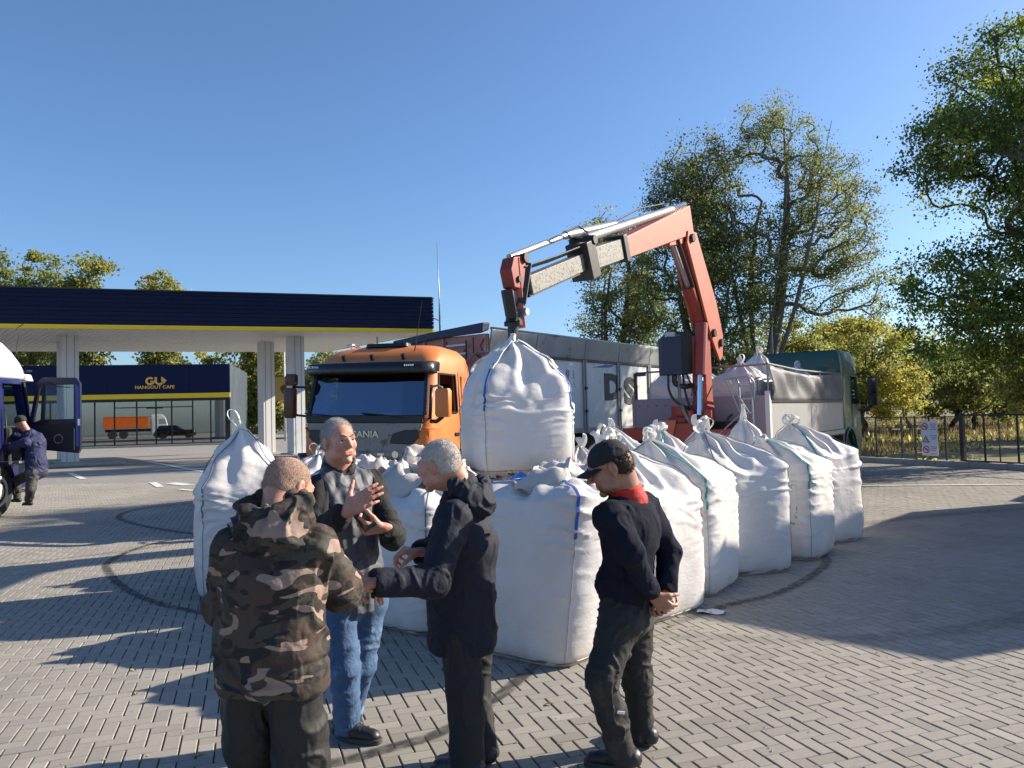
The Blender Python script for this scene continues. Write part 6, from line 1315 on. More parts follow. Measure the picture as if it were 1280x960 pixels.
def wrinkle(a1=.006, s1=8, a2=.006, s2=13, zs=1.0, seed=0, rid=.5):
    def f(V):
        Q = V*np.array([1, 1, zs]); return a1*fbm(Q, s1, seed, 3) + a2*np.clip(ridged(Q + .15*np.stack([fbm(V, 5, seed+7, 2)]*3, -1), s2, seed+3) - rid, 0, 1)*2 + .22*a2*ridged(Q + .1*np.stack([fbm(V, 9, seed+11, 2)]*3, -1), s2*2.3, seed+5)
    return f
def tone_lips(h):
    c = h.p(0, .10, -.057)
    cheeks = [h.p(sx*.045, .075, -.02) for sx in (-1, 1)]; ears = [h.p(sx*.082, -.01, 0) for sx in (-1, 1)]
    def t(V):
        d = np.linalg.norm((V - c), axis=1); r = np.clip(1 - (d/.026)**2, 0, 1)*.55
        for q in cheeks + ears: r = np.maximum(r, .28*np.clip(1 - (np.linalg.norm(V - q, axis=1)/.035)**2, 0, 1))
        return r
    return t
def cuff(f, b, c, r):
    n = (Vector(c) - Vector(b)).normalized(); f.cap(Vector(c) + n*(r + .012), Vector(c) + n*(r + .06), r + .012, r + .03, .004, op='s')
def bounds(pts, pad): 
    A_ = np.array([list(p) for p in pts]); return A_.min(0) - pad, A_.max(0) + pad
def shoe(parent, o, ankle, toe, m, msole, w=.048):
    a = Vector(ankle) - o; t = Vector(toe) - o; a.z = 0; t.z = 0; d = (t - a).normalized(); s = Vector((-d.y, d.x, 0)); L_ = (t-a).length
    f = Field(*bounds([a - d*.10, t + d*.05, a + Vector((0,0,.14))], .09), .006)
    f.cap(a - d*.045 + Vector((0,0,.055)), a + d*.03 + Vector((0,0,.06)), .047, .047, .02); f.cap(a + d*.02 + Vector((0,0,.05)), t + Vector((0,0,.035)), .048, .040, .03, sq=((0,0,1), .85))
    f.cap(a + Vector((0,0,.07)), a + Vector((0,0,.12)), .044, .046, .02); f.plane((0,0,-1), -.018, .004)
    body_mesh('shoe', f, m, parent, wrinkle(.0015, 20, .002, 30))
    mb = MB(); n = 26; pts = []
    for k in range(n):
        an = 2*math.pi*k/n; cx = (L_+.11)/2; c = a + d*(L_/2 - .002); pts.append(c + d*cx*math.cos(an)*1.0 + s*(w + .004*math.cos(an))*math.copysign(abs(math.sin(an))**.7, math.sin(an)))
    mb.loft([[Vector((p.x, p.y, .002)) for p in pts], [Vector((p.x, p.y, .028)) for p in pts]]); mb.build('sole', msole, parent, bevel=.004)
m_shoe = mat('black_shoe_leather', (.016, .016, .018), .45, var=.3, vs=20, bump=.2, bs=90); m_sole = mat('shoe_sole', (.05, .05, .05), .8, var=.3)
def person(label, foot, loc_only=False):
    o = Vector(foot); r = empty('person', o, 0); tag(r, label, 'person'); return r, o

# ---------------------------------------------------------------- man in the cap, hands clasped behind his back
def man_cap():
    P, o = person('man in a black cap and dark jumper with red collar, hands clasped behind his back', (.56, 3.86, 0)); L = lambda *a: px3(*a) - o
    sk = skin_mat('tanned_skin', (.36, .19, .125)); m_top = cloth('dark_jumper', (.014, .015, .026), .95, .4, 260, spec=.15); m_tr = cloth('dark_work_trousers', (.019, .018, .018), .8, .3, 60, col2=(.045, .042, .04), c2pos=(.55, .7), c2s=9)
    fwd = nv((-.86, .42, 0)); rgt = Vector((fwd.y, -fwd.x, 0)); 
    neck = L(781, 613, 3.85); shL = L(762, 646, 3.72); shR = L(803, 633, 4.02); ch = L(786, 665, 3.88); wa = L(785, 735, 3.88); hp_ = L(783, 765, 3.88)
    elL = L(790, 692, 3.62); elR = L(838, 690, 3.98); wrL = L(812, 740, 3.74); wrR = L(832, 738, 3.86)
    hd = Head(L(763, 585, 3.82), (-.93, .10, -.42), (-.36, 0, .93), 1.02)
    lo, hi = bounds([hd.c, shL, shR, elL, elR, wrL, wrR, L(830, 770, 3.8)], .16)
    f = Field(lo, hi, .0055); hd.grow(f, neck)
    f.cap(neck, ch, .065, .10, .03); f.cap(shL, shR, .05, .05, .03)
    for a, b, c in ((shL, elL, wrL), (shR, elR, wrR)): f.cap(a, b, .042, .036, .02); f.cap(b, c, .036, .024, .02)
    make_hand(f, wrR, (-.15, -.15, -1), (-.6, -.5, .1), (-1, 0, 0), (55, 60, 62, 60), 30, 1.05)
    make_hand(f, wrL + Vector((.012, .02, -.012)), (.6, .12, -.65), (.3, .8, .3), (.2, -.3, .8), (38, 42, 48, 55), 30, 1.05)
    body_mesh('body', f, sk, P, None, tone_lips(hd)); hd.eyes(P, Vector((0, 0, 0)), (.05, .035, .03))
    # beard stubble and hair
    f = Field(*bounds([hd.c], .17), .005); A_ = hd.ax(); f.ell(hd.p(0, -.02, .028), (.080, .100, .090), A_, .01); f.ell(hd.p(0, -.05, -.02), (.0715, .061, .052), A_, .02)
    f.plane(hd.y, float(hd.y.dot(Vector(hd.p(0, .012, 0))))); f.plane(-hd.z, float((-hd.z).dot(Vector(hd.p(0, 0, -.06)))))
    body_mesh('hair', f, mat('dark_brown_hair', (.035, .022, .016), .85, var=.5, vs=60, bump=.8, bs=140), P, lambda V: .003*fbm(V, 60, 3, 2), fuzz=(9000, .007, (.3, -.2, -.9), .0007))
    f = Field(*bounds([hd.p(0, .06, -.07)], .12), .005); f.ell(hd.p(0, .040, -.062), (.0595, .060, .056), A_, .01); f.plane(-hd.y, float((-hd.y).dot(Vector(hd.p(0, .02, 0))))); f.plane(hd.z, float(hd.z.dot(Vector(hd.p(0, 0, -.045))))); 
    body_mesh('beard', f, mat('stubble', (.16, .085, .06), .95, var=.4, vs=90), P, lambda V: .002*fbm(V, 80, 3, 2))
    # cap
    m_cap = cloth('black_cap_cloth', (.012, .013, .018), .85, .4, 160)
    f = Field(*bounds([hd.c + hd.y*.06], .22), .005); f.ell(hd.p(0, -.012, .045), (.089, .109, .092), A_, .01); f.plane(-hd.z, float((-hd.z).dot(Vector(hd.p(0, 0, .038))))); 
    for sx in (-1, 1): pass
    body_mesh('cap', f, m_cap, P, wrinkle(.002, 18, .003, 12))
    mb = MB(); rows = []
    for j in range(9):
        t = j/8; row = []
        for i in range(15):
            u = -1 + 2*i/14; w_ = .078*(1 - .12*t); y = .082 + (.085 + .0*t)*t - .045*u*u*(1) ; z = .043 - .022*u*u - .012*t - .0
            row.append(Vector(hd.p(u*w_, y, z)))
        rows.append(row)
    mb.loft(rows, cap=False, closed=False); b = mb.build('cap_peak', m_cap, P, smooth=True); s_ = b.modifiers.new('s', 'SOLIDIFY'); s_.thickness = .005
    # collar and jumper
    f = Field(*bounds([neck], .16), .005); up = nv(Vector(hd.p(0, -.01, -.06)) - neck); up = nv(up + Vector((0,0,.6))); f.cap(neck - up*.06, neck + up*.06, .096, .078, .01); f.cap(neck - up*.06 + fwd*.02, neck + up*.13 + fwd*.012, .060, .069, .006, op='s'); f.plane(nv(up - fwd*.25), float(nv(up - fwd*.25).dot(neck + up*.045)) , .006)
    body_mesh('collar', f, cloth('red_collar', (.50, .015, .012), .7, .2, 60), P, wrinkle(.001, 20, .002, 14))
    lo, hi = bounds([neck, shL, shR, elL, elR, wrL, wrR, hp_], .22); f = Field(lo, hi, .0075)
    f.cap(hp_ - Vector((0, 0, .0)), wa, .148, .150, .03, sq=(fwd, .74)); f.cap(wa, ch, .152, .168, .04, sq=(fwd, .74)); f.cap(ch, neck - Vector((0, 0, .08)), .165, .095, .05, sq=(fwd, .8)); f.cap(shL, shR, .072, .072, .05); f.ell(ch - fwd*.04 + Vector((0, 0, .04)), (.15, .10, .13), [list(rgt), list(fwd), [0, 0, 1]], .05)
    f.ell(wa + fwd*.07 + Vector((0,0,.02)), (.12, .085, .09), [list(rgt), list(fwd), [0, 0, 1]], .05)
    for a, b, c in ((shL, elL, wrL), (shR, elR, wrR)): f.cap(a, b, .070, .057, .035); f.cap(b, c, .057, .046, .03); cuff(f, b, c, .046)
    body_mesh('jumper', f, m_top, P, wrinkle(.005, 7, .011, 8, .7, 3))
    # trousers
    kL, aL = L(748, 850, 3.74), L(780, 938, 3.80); kR, aR = L(795, 848, 3.98), L(800, 922, 4.08); hL, hR = hp_ - rgt*.08 - Vector((0,0,.02)), hp_ + rgt*.075 - Vector((0,0,.02))
    kL, aL, kR, aR = L(752, 850, 3.70), L(778, 942, 3.76), L(797, 846, 4.0), L(802, 924, 4.02)
    aL.z = max(aL.z, .06); aR.z = max(aR.z, .06)
    lo, hi = bounds([hp_, kL, kR, aL, aR], .2); lo[2] = .0; f = Field(lo, hi, .0075)
    f.cap(hL, hR, .108, .108, .05, sq=(fwd, 1.0)); f.cap(hp_ + Vector((0,0,.04)), hp_, .14, .145, .04, sq=(fwd, .75))
    for h_, k_, a_ in ((hL, kL, aL), (hR, kR, aR)): f.cap(h_, k_, .098, .070, .03); f.cap(k_, a_ - Vector((0,0,.005)), .070, .064, .03)
    f.plane((0, 0, -1), -.03); body_mesh('trousers', f, m_tr, P, wrinkle(.007, 8, .011, 9, 1.5, 5))
    MB().box((kL + aL)*.5 + Vector((.012, -.071, .05)), (.08, .006, .012), rot=(0, .12, -.1)).build('reflective_strip', m_lens, P)
    shoe(P, Vector((0,0,0)), aL, aL + Vector((-.13, .04, 0)), m_shoe, m_sole); shoe(P, Vector((0,0,0)), aR, aR + Vector((-.12, .09, 0)), m_shoe, m_sole)
man_cap()
# ---------------------------------------------------------------- grey haired man in the black coat
def man_coat():
    P, o = person('grey haired man in a long black hooded coat reaching out his arm', (-.22, 3.80, 0)); L = lambda *a: px3(*a) - o
    sk = skin_mat('ruddy_skin', (.50, .27, .19)); m_c = cloth('black_nylon_coat', (.013, .015, .027), .75, .5, 38, stretch=(1, 1, .6), spec=.3); m_tr = cloth('black_trousers', (.010, .010, .012), .75, .2, 60)
    fwd = nv((-.80, .60, 0)); rgt = Vector((fwd.y, -fwd.x, 0))
    neck = L(577, 612, 3.80); shL = L(566, 648, 3.64); shR = L(578, 645, 3.98); ch = L(580, 680, 3.82); wa = L(585, 735, 3.82); hem = L(585, 790, 3.83)
    elL = L(543, 727, 3.50); wrL = L(472, 728, 3.38); elR = L(540, 690, 4.06); wrR = L(528, 690, 3.86)
    hd = Head(L(549, 582, 3.76), (-.85, .42, -.22), (-.16, .05, 1), .98)
    lo, hi = bounds([hd.c, shL, shR, elL, elR, wrL, wrR, L(445, 740, 3.36), L(505, 690, 3.8)], .14); f = Field(lo, hi, .0055); hd.grow(f, neck)
    f.cap(neck, ch, .065, .10, .03); f.cap(shL, shR, .05, .05, .03)
    for a, b, c in ((shL, elL, wrL), (shR, elR, wrR)): f.cap(a, b, .042, .036, .02); f.cap(b, c, .036, .025, .02)
    make_hand(f, wrL, (-.93, -.08, -.12), (-.1, -.2, 1), (-.2, .8, .1), (32, 36, 40, 44), 25, 1.08)
    make_hand(f, wrR, (-.75, -.25, .12), (.2, .2, -1), (-.2, -1, .3), (40, 46, 50, 55), 25, 1.05)
    body_mesh('body', f, sk, P, None, tone_lips(hd)); hd.eyes(P, Vector((0,0,0)), (.35, .33, .3))
    f = Field(*bounds([hd.c], .17), .005); A_ = hd.ax(); f.ell(hd.p(0, -.02, .033), (.079, .100, .0925), A_, .01); f.ell(hd.p(0, -.053, -.02), (.071, .060, .052), A_, .02)
    f.plane(nv(hd.y*.85 - hd.z*.53), float(nv(hd.y*.85 - hd.z*.53).dot(Vector(hd.p(0, .028, 0))))); f.plane(-hd.z, float((-hd.z).dot(Vector(hd.p(0, 0, -.055)))))
    body_mesh('hair', f, mat('short_grey_hair', (.54, .48, .43), .9, var=.45, vs=90, bump=.9, bs=190), P, lambda V: .002*fbm(V, 40, 3, 2), fuzz=(12000, .005, (.3, -.2, -.5), .0006))
    lo, hi = bounds([neck, shL, shR, elL, elR, wrL, wrR, hem], .24); f = Field(lo, hi, .0078)
    f.cap(hem - Vector((0,0,.02)) + fwd*.035, wa + fwd*.045, .172, .155, .03, sq=(fwd, 1.02)); f.cap(wa + fwd*.04, ch + fwd*.01, .152, .165, .05, sq=(fwd, .98)); f.cap(ch, neck - Vector((0,0,.07)), .165, .10, .05, sq=(fwd, .85)); f.cap(shL, shR, .078, .078, .05)
    for a, b, c, w_ in ((shL, elL, wrL, .062), (shR, elR, wrR, .056)): f.cap(a, b, .082, .070, .035); f.cap(b, c, .070, w_, .03); cuff(f, b, c, w_)
    f.cap(neck + Vector((0,0,-.04)), neck + Vector((0,0,.02)), .085, .080, .02); f.cap(neck + fwd*.03 + Vector((0,0,-.06)), neck + fwd*.04 + Vector((0,0,.05)), .062, .062, .01, op='s')
    f.plane((0,0,-1), -float(hem.z) + .09, .01)
    body_mesh('coat', f, m_c, P, wrinkle(.005, 6, .008, 10, .6, 2, .42))
    f = Field(*bounds([neck], .26), .007); hb_ = neck - fwd*.095 + Vector((0,0,-.055)); f.ell(hb_, (.105, .075, .075), [list(rgt), list(fwd), [0,0,1]], .03)
    for a_ in range(9):
        t = R(-110 + 27.5*a_); pA = neck - fwd*(.055 + .045*math.cos(t)) + rgt*(.10*math.sin(t)) + Vector((0,0,.0 - .03*math.cos(t))); f.cap(pA, pA + Vector((0,0,.03)), .030, .026, .025)
    body_mesh('hood', f, m_c, P, wrinkle(.005, 9, .010, 12, 1, 8, .4))
    hL, hR = hem - rgt*.068, hem + rgt*.068; kL, kR = L(582, 860, 3.74), L(590, 858, 3.92); aL, aR = L(584, 960, 3.70), L(603, 950, 3.86)
    lo, hi = bounds([hem, kL, kR, aL, aR], .22); lo[2] = .0; f = Field(lo, hi, .0075); f.cap(hL, hR, .085, .085, .05)
    for h_, k_, a_ in ((hL, kL, aL), (hR, kR, aR)): a_.z = max(a_.z, .05); f.cap(h_, k_, .092, .082, .03); f.cap(k_, a_, .082, .078, .03)
    f.plane((0, 0, -1), -.025); body_mesh('trousers', f, m_tr, P, wrinkle(.006, 7, .008, 8, .6, 5))
    shoe(P, Vector((0,0,0)), aL, aL + Vector((-.13, .06, 0)), m_shoe, m_sole); shoe(P, Vector((0,0,0)), aR, aR + Vector((-.10, .11, 0)), m_shoe, m_sole)
man_coat()
# ---------------------------------------------------------------- man in the quilted waistcoat with a phone
def man_vest():
    P, o = person('grey haired man in a quilted waistcoat and jeans holding a phone, other hand raised', (-.86, 4.22, 0)); L = lambda *a: px3(*a) - o
    sk = skin_mat('flushed_skin', (.56, .29, .205), (.50, .20, .16)); m_s = cloth('black_sleeves', (.012, .012, .013), .9, .4, 90); m_tr = mat('blue_denim', (.055, .11, .22), .85, var=.35, vs=14, bump=.4, bs=90, col2=(.24, .36, .52), c2pos=(.54, .72), c2s=5)
    fwd = nv((.58, -.80, 0)); rgt = Vector((fwd.y, -fwd.x, 0))
    neck = L(424, 585, 4.28); shR = L(396, 612, 4.14); shL = L(462, 604, 4.36); ch = L(428, 640, 4.24); wa = L(438, 715, 4.22); hp_ = L(440, 752, 4.22)
    elR = L(392, 668, 3.98); wrR = L(431, 641, 3.82); elL = L(492, 672, 4.20); wrL = L(480, 660, 3.98)
    hd = Head(L(424, 552, 4.20), (.66, -.74, -.03), (-.06, .0, 1), 1.0)
    lo, hi = bounds([hd.c, shL, shR, elL, elR, wrL, wrR, L(465, 600, 3.78), L(455, 640, 3.9)], .14); f = Field(lo, hi, .005); hd.grow(f, neck, 1)
    f.cap(neck, ch, .068, .11, .03); f.cap(shL, shR, .05, .05, .03)
    for a, b, c in ((shL, elL, wrL), (shR, elR, wrR)): f.cap(a, b, .044, .038, .02); f.cap(b, c, .038, .027, .02)
    make_hand(f, wrR, (.80, -.12, .50), (.15, .95, -.1), (-.55, 0, .8), (14, 14, 16, 20), 4, 1.16, spread=1.5, thumb_out=62)
    make_hand(f, wrL + Vector((-.0, 0, .0)), (-.62, -.3, .05), (-.1, .55, .35), (0, .2, 1), (52, 55, 58, 60), 8, 1.08, thumb_out=48)
    body_mesh('body', f, sk, P, None, tone_lips(hd)); hd.eyes(P, Vector((0,0,0)), (.22, .17, .14))
    f = Field(*bounds([hd.c], .17), .005); A_ = hd.ax(); f.ell(hd.p(0, -.02, .033), (.0805, .1015, .093), A_, .01); f.ell(hd.p(0, -.05, -.02), (.072, .06, .055), A_, .02)
    pl = nv(hd.y*.9 - hd.z*.35); f.plane(pl, float(pl.dot(Vector(hd.p(0, .015, 0))))); f.plane(-hd.z, float((-hd.z).dot(Vector(hd.p(0, 0, -.05)))))
    body_mesh('hair', f, mat('cropped_grey_hair', (.42, .39, .37), .9, var=.35, vs=90, bump=.7, bs=190), P, lambda V: .001*fbm(V, 70, 3, 2), fuzz=(12000, .007, (-.3, .2, -.2), .0006))
    # sleeves
    lo, hi = bounds([shL, shR, elL, elR, wrL, wrR], .14); f = Field(lo, hi, .0075)
    for a, b, c in ((shL, elL, wrL), (shR, elR, wrR)): f.cap(a, b, .068, .060, .03); f.cap(b, b + (c-b)*.95, .060, .045, .03); cuff(f, b, b + (c-b)*.95, .045)
    f.cap(shL, shR, .05, .05, .05)
    body_mesh('sleeves', f, m_s, P, wrinkle(.006, 9, .010, 12, 1, 4, .4))
    # waistcoat
    m = bpy.data.materials.new('quilted_nylon'); m.use_nodes = True; n = m.node_tree.nodes; LK = m.node_tree.links; b = n['Principled BSDF']; b.inputs['Base Color'].default_value = (.085, .090, .105, 1); b.inputs['Roughness'].default_value = .6
    tc = n.new('ShaderNodeTexCoord'); wv = n.new('ShaderNodeTexWave'); wv.bands_direction = 'DIAGONAL'; wv.inputs['Scale'].default_value = 6; wv.inputs['Distortion'].default_value = 2.2; wv.inputs['Detail'].default_value = 2; LK.new(tc.outputs['Object'], wv.inputs[0])
    mp = n.new('ShaderNodeMapping'); mp.inputs['Scale'].default_value = (1, 1, .05); LK.new(tc.outputs['Object'], mp.inputs[0]); LK.new(mp.outputs[0], wv.inputs[0])
    bp = n.new('ShaderNodeBump'); bp.inputs['Strength'].default_value = .7; bp.inputs['Distance'].default_value = .014; LK.new(wv.outputs[0], bp.inputs['Height']); LK.new(bp.outputs[0], b.inputs['Normal']); MATS['quilted_nylon'] = m
    lo, hi = bounds([neck, shL, shR, hp_], .24); f = Field(lo, hi, .0075)
    f.cap(hp_, wa, .162, .165, .03, sq=(fwd, .80)); f.cap(wa, ch, .172, .182, .05, sq=(fwd, .78)); f.cap(ch, neck - Vector((0,0,.06)), .178, .105, .05, sq=(fwd, .8)); f.cap(shL + (shR-shL)*.16, shR + (shL-shR)*.16, .082, .082, .05)
    f.cap(neck + Vector((0,0,-.04)) , neck + Vector((0,0,.035)) - fwd*.01, .092, .086, .02); f.cap(neck + Vector((0,0,-.06)) + fwd*.03, neck + Vector((0,0,.12)) + fwd*.02, .070, .072, .01, op='s')
    f.plane((0,0,-1), -float(hp_.z) + .05, .01)
    body_mesh('waistcoat', f, m, P, wrinkle(.006, 7, .008, 9, .8, 6))
    f = Field(*bounds([neck], .17), .0055); up = nv(Vector(hd.p(0, -.012, -.06)) - neck + Vector((0,0,.04))); f.cap(neck - up*.07, neck + up*.075, .104, .080, .01, sq=(fwd, 1.0)); f.cap(neck - up*.06 + fwd*.015, neck + up*.14 + fwd*.02, .060, .074, .006, op='s'); pc = nv(up + fwd*.12); f.plane(pc, float(pc.dot(neck + up*.055)), .006); f.plane(-up, float((-up).dot(neck - up*.075)), .01)
    f.cap(neck + fwd*.10 + Vector((0,0,-.07)), neck + fwd*.11 + Vector((0,0,.10)), .012, .034, .006, op='s')
    body_mesh('collar', f, cloth('dark_collar', (.018, .020, .028), .8, .3, 50), P, wrinkle(.002, 14, .003, 14))
    zp = []
    for t in np.linspace(0, 1, 8):
        c_ = (neck - Vector((0,0,.06)))*(1-t) + hp_*t; zp.append(c_ + fwd*(.078 + .065*min(1, t*3.0) + .006))
    MB().tube(zp, .006, 6).build('zip', m_black, P)
    # phone
    ph = MB().box((0, 0, 0), (.072, .010, .135)); b_ = ph.build('phone', mat('phone_dark_green', (.015, .03, .028), .2, var=.1), None, bevel=.004); b_.location = o + wrL + Vector((-.092, -.035, .050)); b_.rotation_euler = (R(-48), R(-28), R(25)); b_['label'] = 'small dark phone held in the left hand of the man in the waistcoat'; b_['category'] = 'phone'
    g = MB().box((0, -.0055, .0), (.060, .001, .118)).build('screen', mat('phone_screen', (.02, .05, .05), .1), b_)
    hL, hR = hp_ - rgt*.085, hp_ + rgt*.085; 
    kR, aR = L(436, 838, 4.20), L(440, 908, 4.28); kL, aL = L(452, 832, 4.24), L(438, 905, 4.40)
    kR, aR = L(431, 836, 4.12), L(434, 914, 4.18)
    lo, hi = bounds([hp_, kL, kR, aL, aR], .2); lo[2] = .0; f = Field(lo, hi, .0075); f.cap(hL, hR, .11, .11, .05)
    for h_, k_, a_ in ((hL, kL, aL), (hR, kR, aR)): a_.z = max(a_.z, .06); f.cap(h_, k_, .098, .072, .025); f.cap(k_, a_, .072, .062, .025)
    f.plane((0, 0, -1), -.03); body_mesh('jeans', f, m_tr, P, wrinkle(.003, 8, .008, 9, 1.6, 5, .4))
    shoe(P, Vector((0,0,0)), aL, aL + Vector((.06, -.13, 0)), m_shoe, m_sole); shoe(P, Vector((0,0,0)), aR, aR + Vector((.145, -.055, 0)), m_shoe, m_sole)
man_vest()
# ---------------------------------------------------------------- man in the camouflage jacket, seen from behind
def camo_mat():
    m = bpy.data.materials.new('camouflage_cloth'); m.use_nodes = True; n = m.node_tree.nodes; L = m.node_tree.links; b = n['Principled BSDF']; b.inputs['Roughness'].default_value = .8
    tc = n.new('ShaderNodeTexCoord'); cur = None
    base = n.new('ShaderNodeRGB'); base.outputs[0].default_value = (.040, .027, .021, 1); cur = base.outputs[0]
    for i, (col, sc, th, st) in enumerate((((.060, .036, .026), 5, .50, (1, 1, 1.3)), ((.050, .044, .032), 6, .55, (1, 1, 1.7)), ((.012, .010, .010), 8, .55, (1, 1, 2.2)), ((.27, .19, .15), 7.5, .595, (.85, .85, 1.9)))):
        mp = n.new('ShaderNodeMapping'); mp.inputs['Scale'].default_value = st; mp.inputs['Location'].default_value = (i*7.3, i*3.1, i*5.7); mp.inputs['Rotation'].default_value = (0, .25*(i % 2), 0); L.new(tc.outputs['Object'], mp.inputs[0])
        nz = n.new('ShaderNodeTexNoise'); nz.inputs['Scale'].default_value = sc; nz.inputs['Detail'].default_value = 1.2; nz.inputs['Distortion'].default_value = .9; L.new(mp.outputs[0], nz.inputs[0])
        mr = n.new('ShaderNodeMapRange'); mr.inputs[1].default_value = th - .006; mr.inputs[2].default_value = th + .006; L.new(nz.outputs[0], mr.inputs[0])
        mx = n.new('ShaderNodeMix'); mx.data_type = 'RGBA'; mx.inputs[7].default_value = (*col, 1); L.new(mr.outputs[0], mx.inputs[0]); L.new(cur, mx.inputs[6]); cur = mx.outputs[2]
    L.new(cur, b.inputs['Base Color']); nb = n.new('ShaderNodeTexNoise'); nb.inputs['Scale'].default_value = 26; nb.inputs['Detail'].default_value = 6; L.new(tc.outputs['Object'], nb.inputs[0])
    bp = n.new('ShaderNodeBump'); bp.inputs['Strength'].default_value = .5; bp.inputs['Distance'].default_value = .012; L.new(nb.outputs[0], bp.inputs['Height']); L.new(bp.outputs[0], b.inputs['Normal']); return m
def man_camo():
    P, o = person('balding man in a hooded camouflage jacket seen from behind', (-.88, 3.02, 0)); L = lambda *a: px3(*a) - o
    sk = skin_mat('pale_red_skin', (.52, .27, .19)); m_c = camo_mat(); m_tr = cloth('black_tracksuit', (.012, .012, .013), .7, .3, 50)
    fwd = nv((.30, .95, 0)); rgt = Vector((fwd.y, -fwd.x, 0))
    neck = L(349, 648, 3.02); shL = L(298, 688, 3.00); shR = L(396, 682, 3.00); ch = L(340, 720, 3.02); wa = L(338, 800, 3.02); hem = L(341, 852, 3.02)
    elL = L(279, 756, 3.10); wrL = L(312, 790, 3.26); elR = L(425, 735, 3.12); wrR = L(432, 742, 3.34)
    hd = Head(L(361, 610, 3.10), (.50, .78, -.45), (.22, .30, .92), .97)
    lo, hi = bounds([hd.c, shL, shR, elL, elR, wrL, wrR, L(450, 740, 3.4)], .14); f = Field(lo, hi, .005); hd.grow(f, neck)
    f.cap(neck, ch, .068, .11, .03); f.cap(shL, shR, .05, .05, .03)
    for a, b, c in ((shL, elL, wrL), (shR, elR, wrR)): f.cap(a, b, .044, .038, .02); f.cap(b, c, .038, .027, .02)
    make_hand(f, wrR, (.62, .35, .05), (-.1, -.3, -.9), (-.3, 1, 0), (28, 30, 34, 38), 20, 1.05); make_hand(f, wrL, (.8, .3, -.1), (0, .4, -1), (.2, 1, .2), (35, 38, 42, 46), 20, 1.05)
    # wisps of cropped hair: a thin darker shell
    body_mesh('body', f, sk, P, None, tone_lips(hd)); hd.eyes(P, Vector((0,0,0)), (.2, .15, .12))
    f = Field(*bounds([hd.c], .17), .004); A_ = hd.ax(); f.ell(hd.p(0, -.02, .031), (.0785, .0995, .0925), A_, .01); f.ell(hd.p(0, -.05, -.02), (.0715, .059, .052), A_, .02)
    pl = nv(hd.y*1.0 - hd.z*.1); f.plane(pl, float(pl.dot(Vector(hd.p(0, .03, 0))))); f.plane(-hd.z, float((-hd.z).dot(Vector(hd.p(0, 0, -.045))))); f.ell(hd.p(0, -.03, .125), (.045, .055, .035), A_, .02, 's')
    body_mesh('hair', f, mat('shaved_hair', (.30, .20, .15), .9, var=.4, vs=70, bump=.5, bs=200, col2=(.34, .19, .14), c2pos=(.5, .65), c2s=22), P, lambda V: .0008*fbm(V, 70, 3, 2), fuzz=(9000, .0035, (0, 0, -.2), .0005))
    lo, hi = bounds([neck, shL, shR, elL, elR, wrL, wrR, hem], .26); f = Field(lo, hi, .0072); f.cap(hem, wa, .222, .208, .03, sq=(fwd, .70)); f.cap(wa, ch, .208, .205, .05, sq=(fwd, .70)); f.cap(ch, neck - Vector((0,0,.06)), .195, .11, .05, sq=(fwd, .75)); f.cap(shL, shR, .080, .080, .05)
    for a, b, c in ((shL, elL, wrL), (shR, elR, wrR)): f.cap(a, b, .080, .068, .035); f.cap(b, c, .074, .056, .03); cuff(f, b, c, .056)
    f.plane((0,0,-1), -float(hem.z) + .02, .01)
    def wr(V): return wrinkle(.008, 6, .014, 7.5, .8, 2, .45)(V) - .010*np.exp(-((V[:, 2] - float(hem.z) - .10)/.012)**2) 
    body_mesh('jacket', f, m_c, P, wr)
    f = Field(*bounds([neck], .3), .006); hc = neck - fwd*.085 + Vector((0,0,-.035)); f.ell(hc - Vector((0,0,.015)), (.150, .075, .085), [list(rgt), list(fwd), [0,0,1]], .03)
    for a_ in range(13):
        t = R(-165 + 27.5*a_); pA = neck + fwd*(-.035 - .075*math.cos(t)) + rgt*(.118*math.sin(t)) + Vector((0,0,.012 - .018*math.cos(t))); f.cap(pA - Vector((0,0,.02)), pA + Vector((0,0,.035)), .036, .030, .03)
    body_mesh('hood', f, m_c, P, wrinkle(.009, 8, .018, 9, 1, 8, .4))
    hL, hR = hem - rgt*.09 , hem + rgt*.09; kL, kR = hL + Vector((-.02, .04, -.40)), hR + Vector((.02, .02, -.40)); aL, aR = Vector((kL.x - .02, kL.y, .07)), Vector((kR.x + .03, kR.y, .07))
    kL.z = kR.z = .40; lo, hi = bounds([hem, kL, kR, aL, aR], .22); lo[2] = .0; f = Field(lo, hi, .0075); f.cap(hL, hR, .098, .098, .05)
    for h_, k_, a_ in ((hL, kL, aL), (hR, kR, aR)): f.cap(h_, k_, .108, .092, .02); f.cap(k_, a_, .088, .075, .02)
    f.plane((0, 0, -1), -.025); body_mesh('trousers', f, m_tr, P, wrinkle(.007, 7, .012, 8, .6, 5, .4))
    shoe(P, Vector((0,0,0)), aL, aL + Vector((.02, .15, 0)), m_shoe, m_sole); shoe(P, Vector((0,0,0)), aR, aR + Vector((.07, .14, 0)), m_shoe, m_sole)
man_camo()
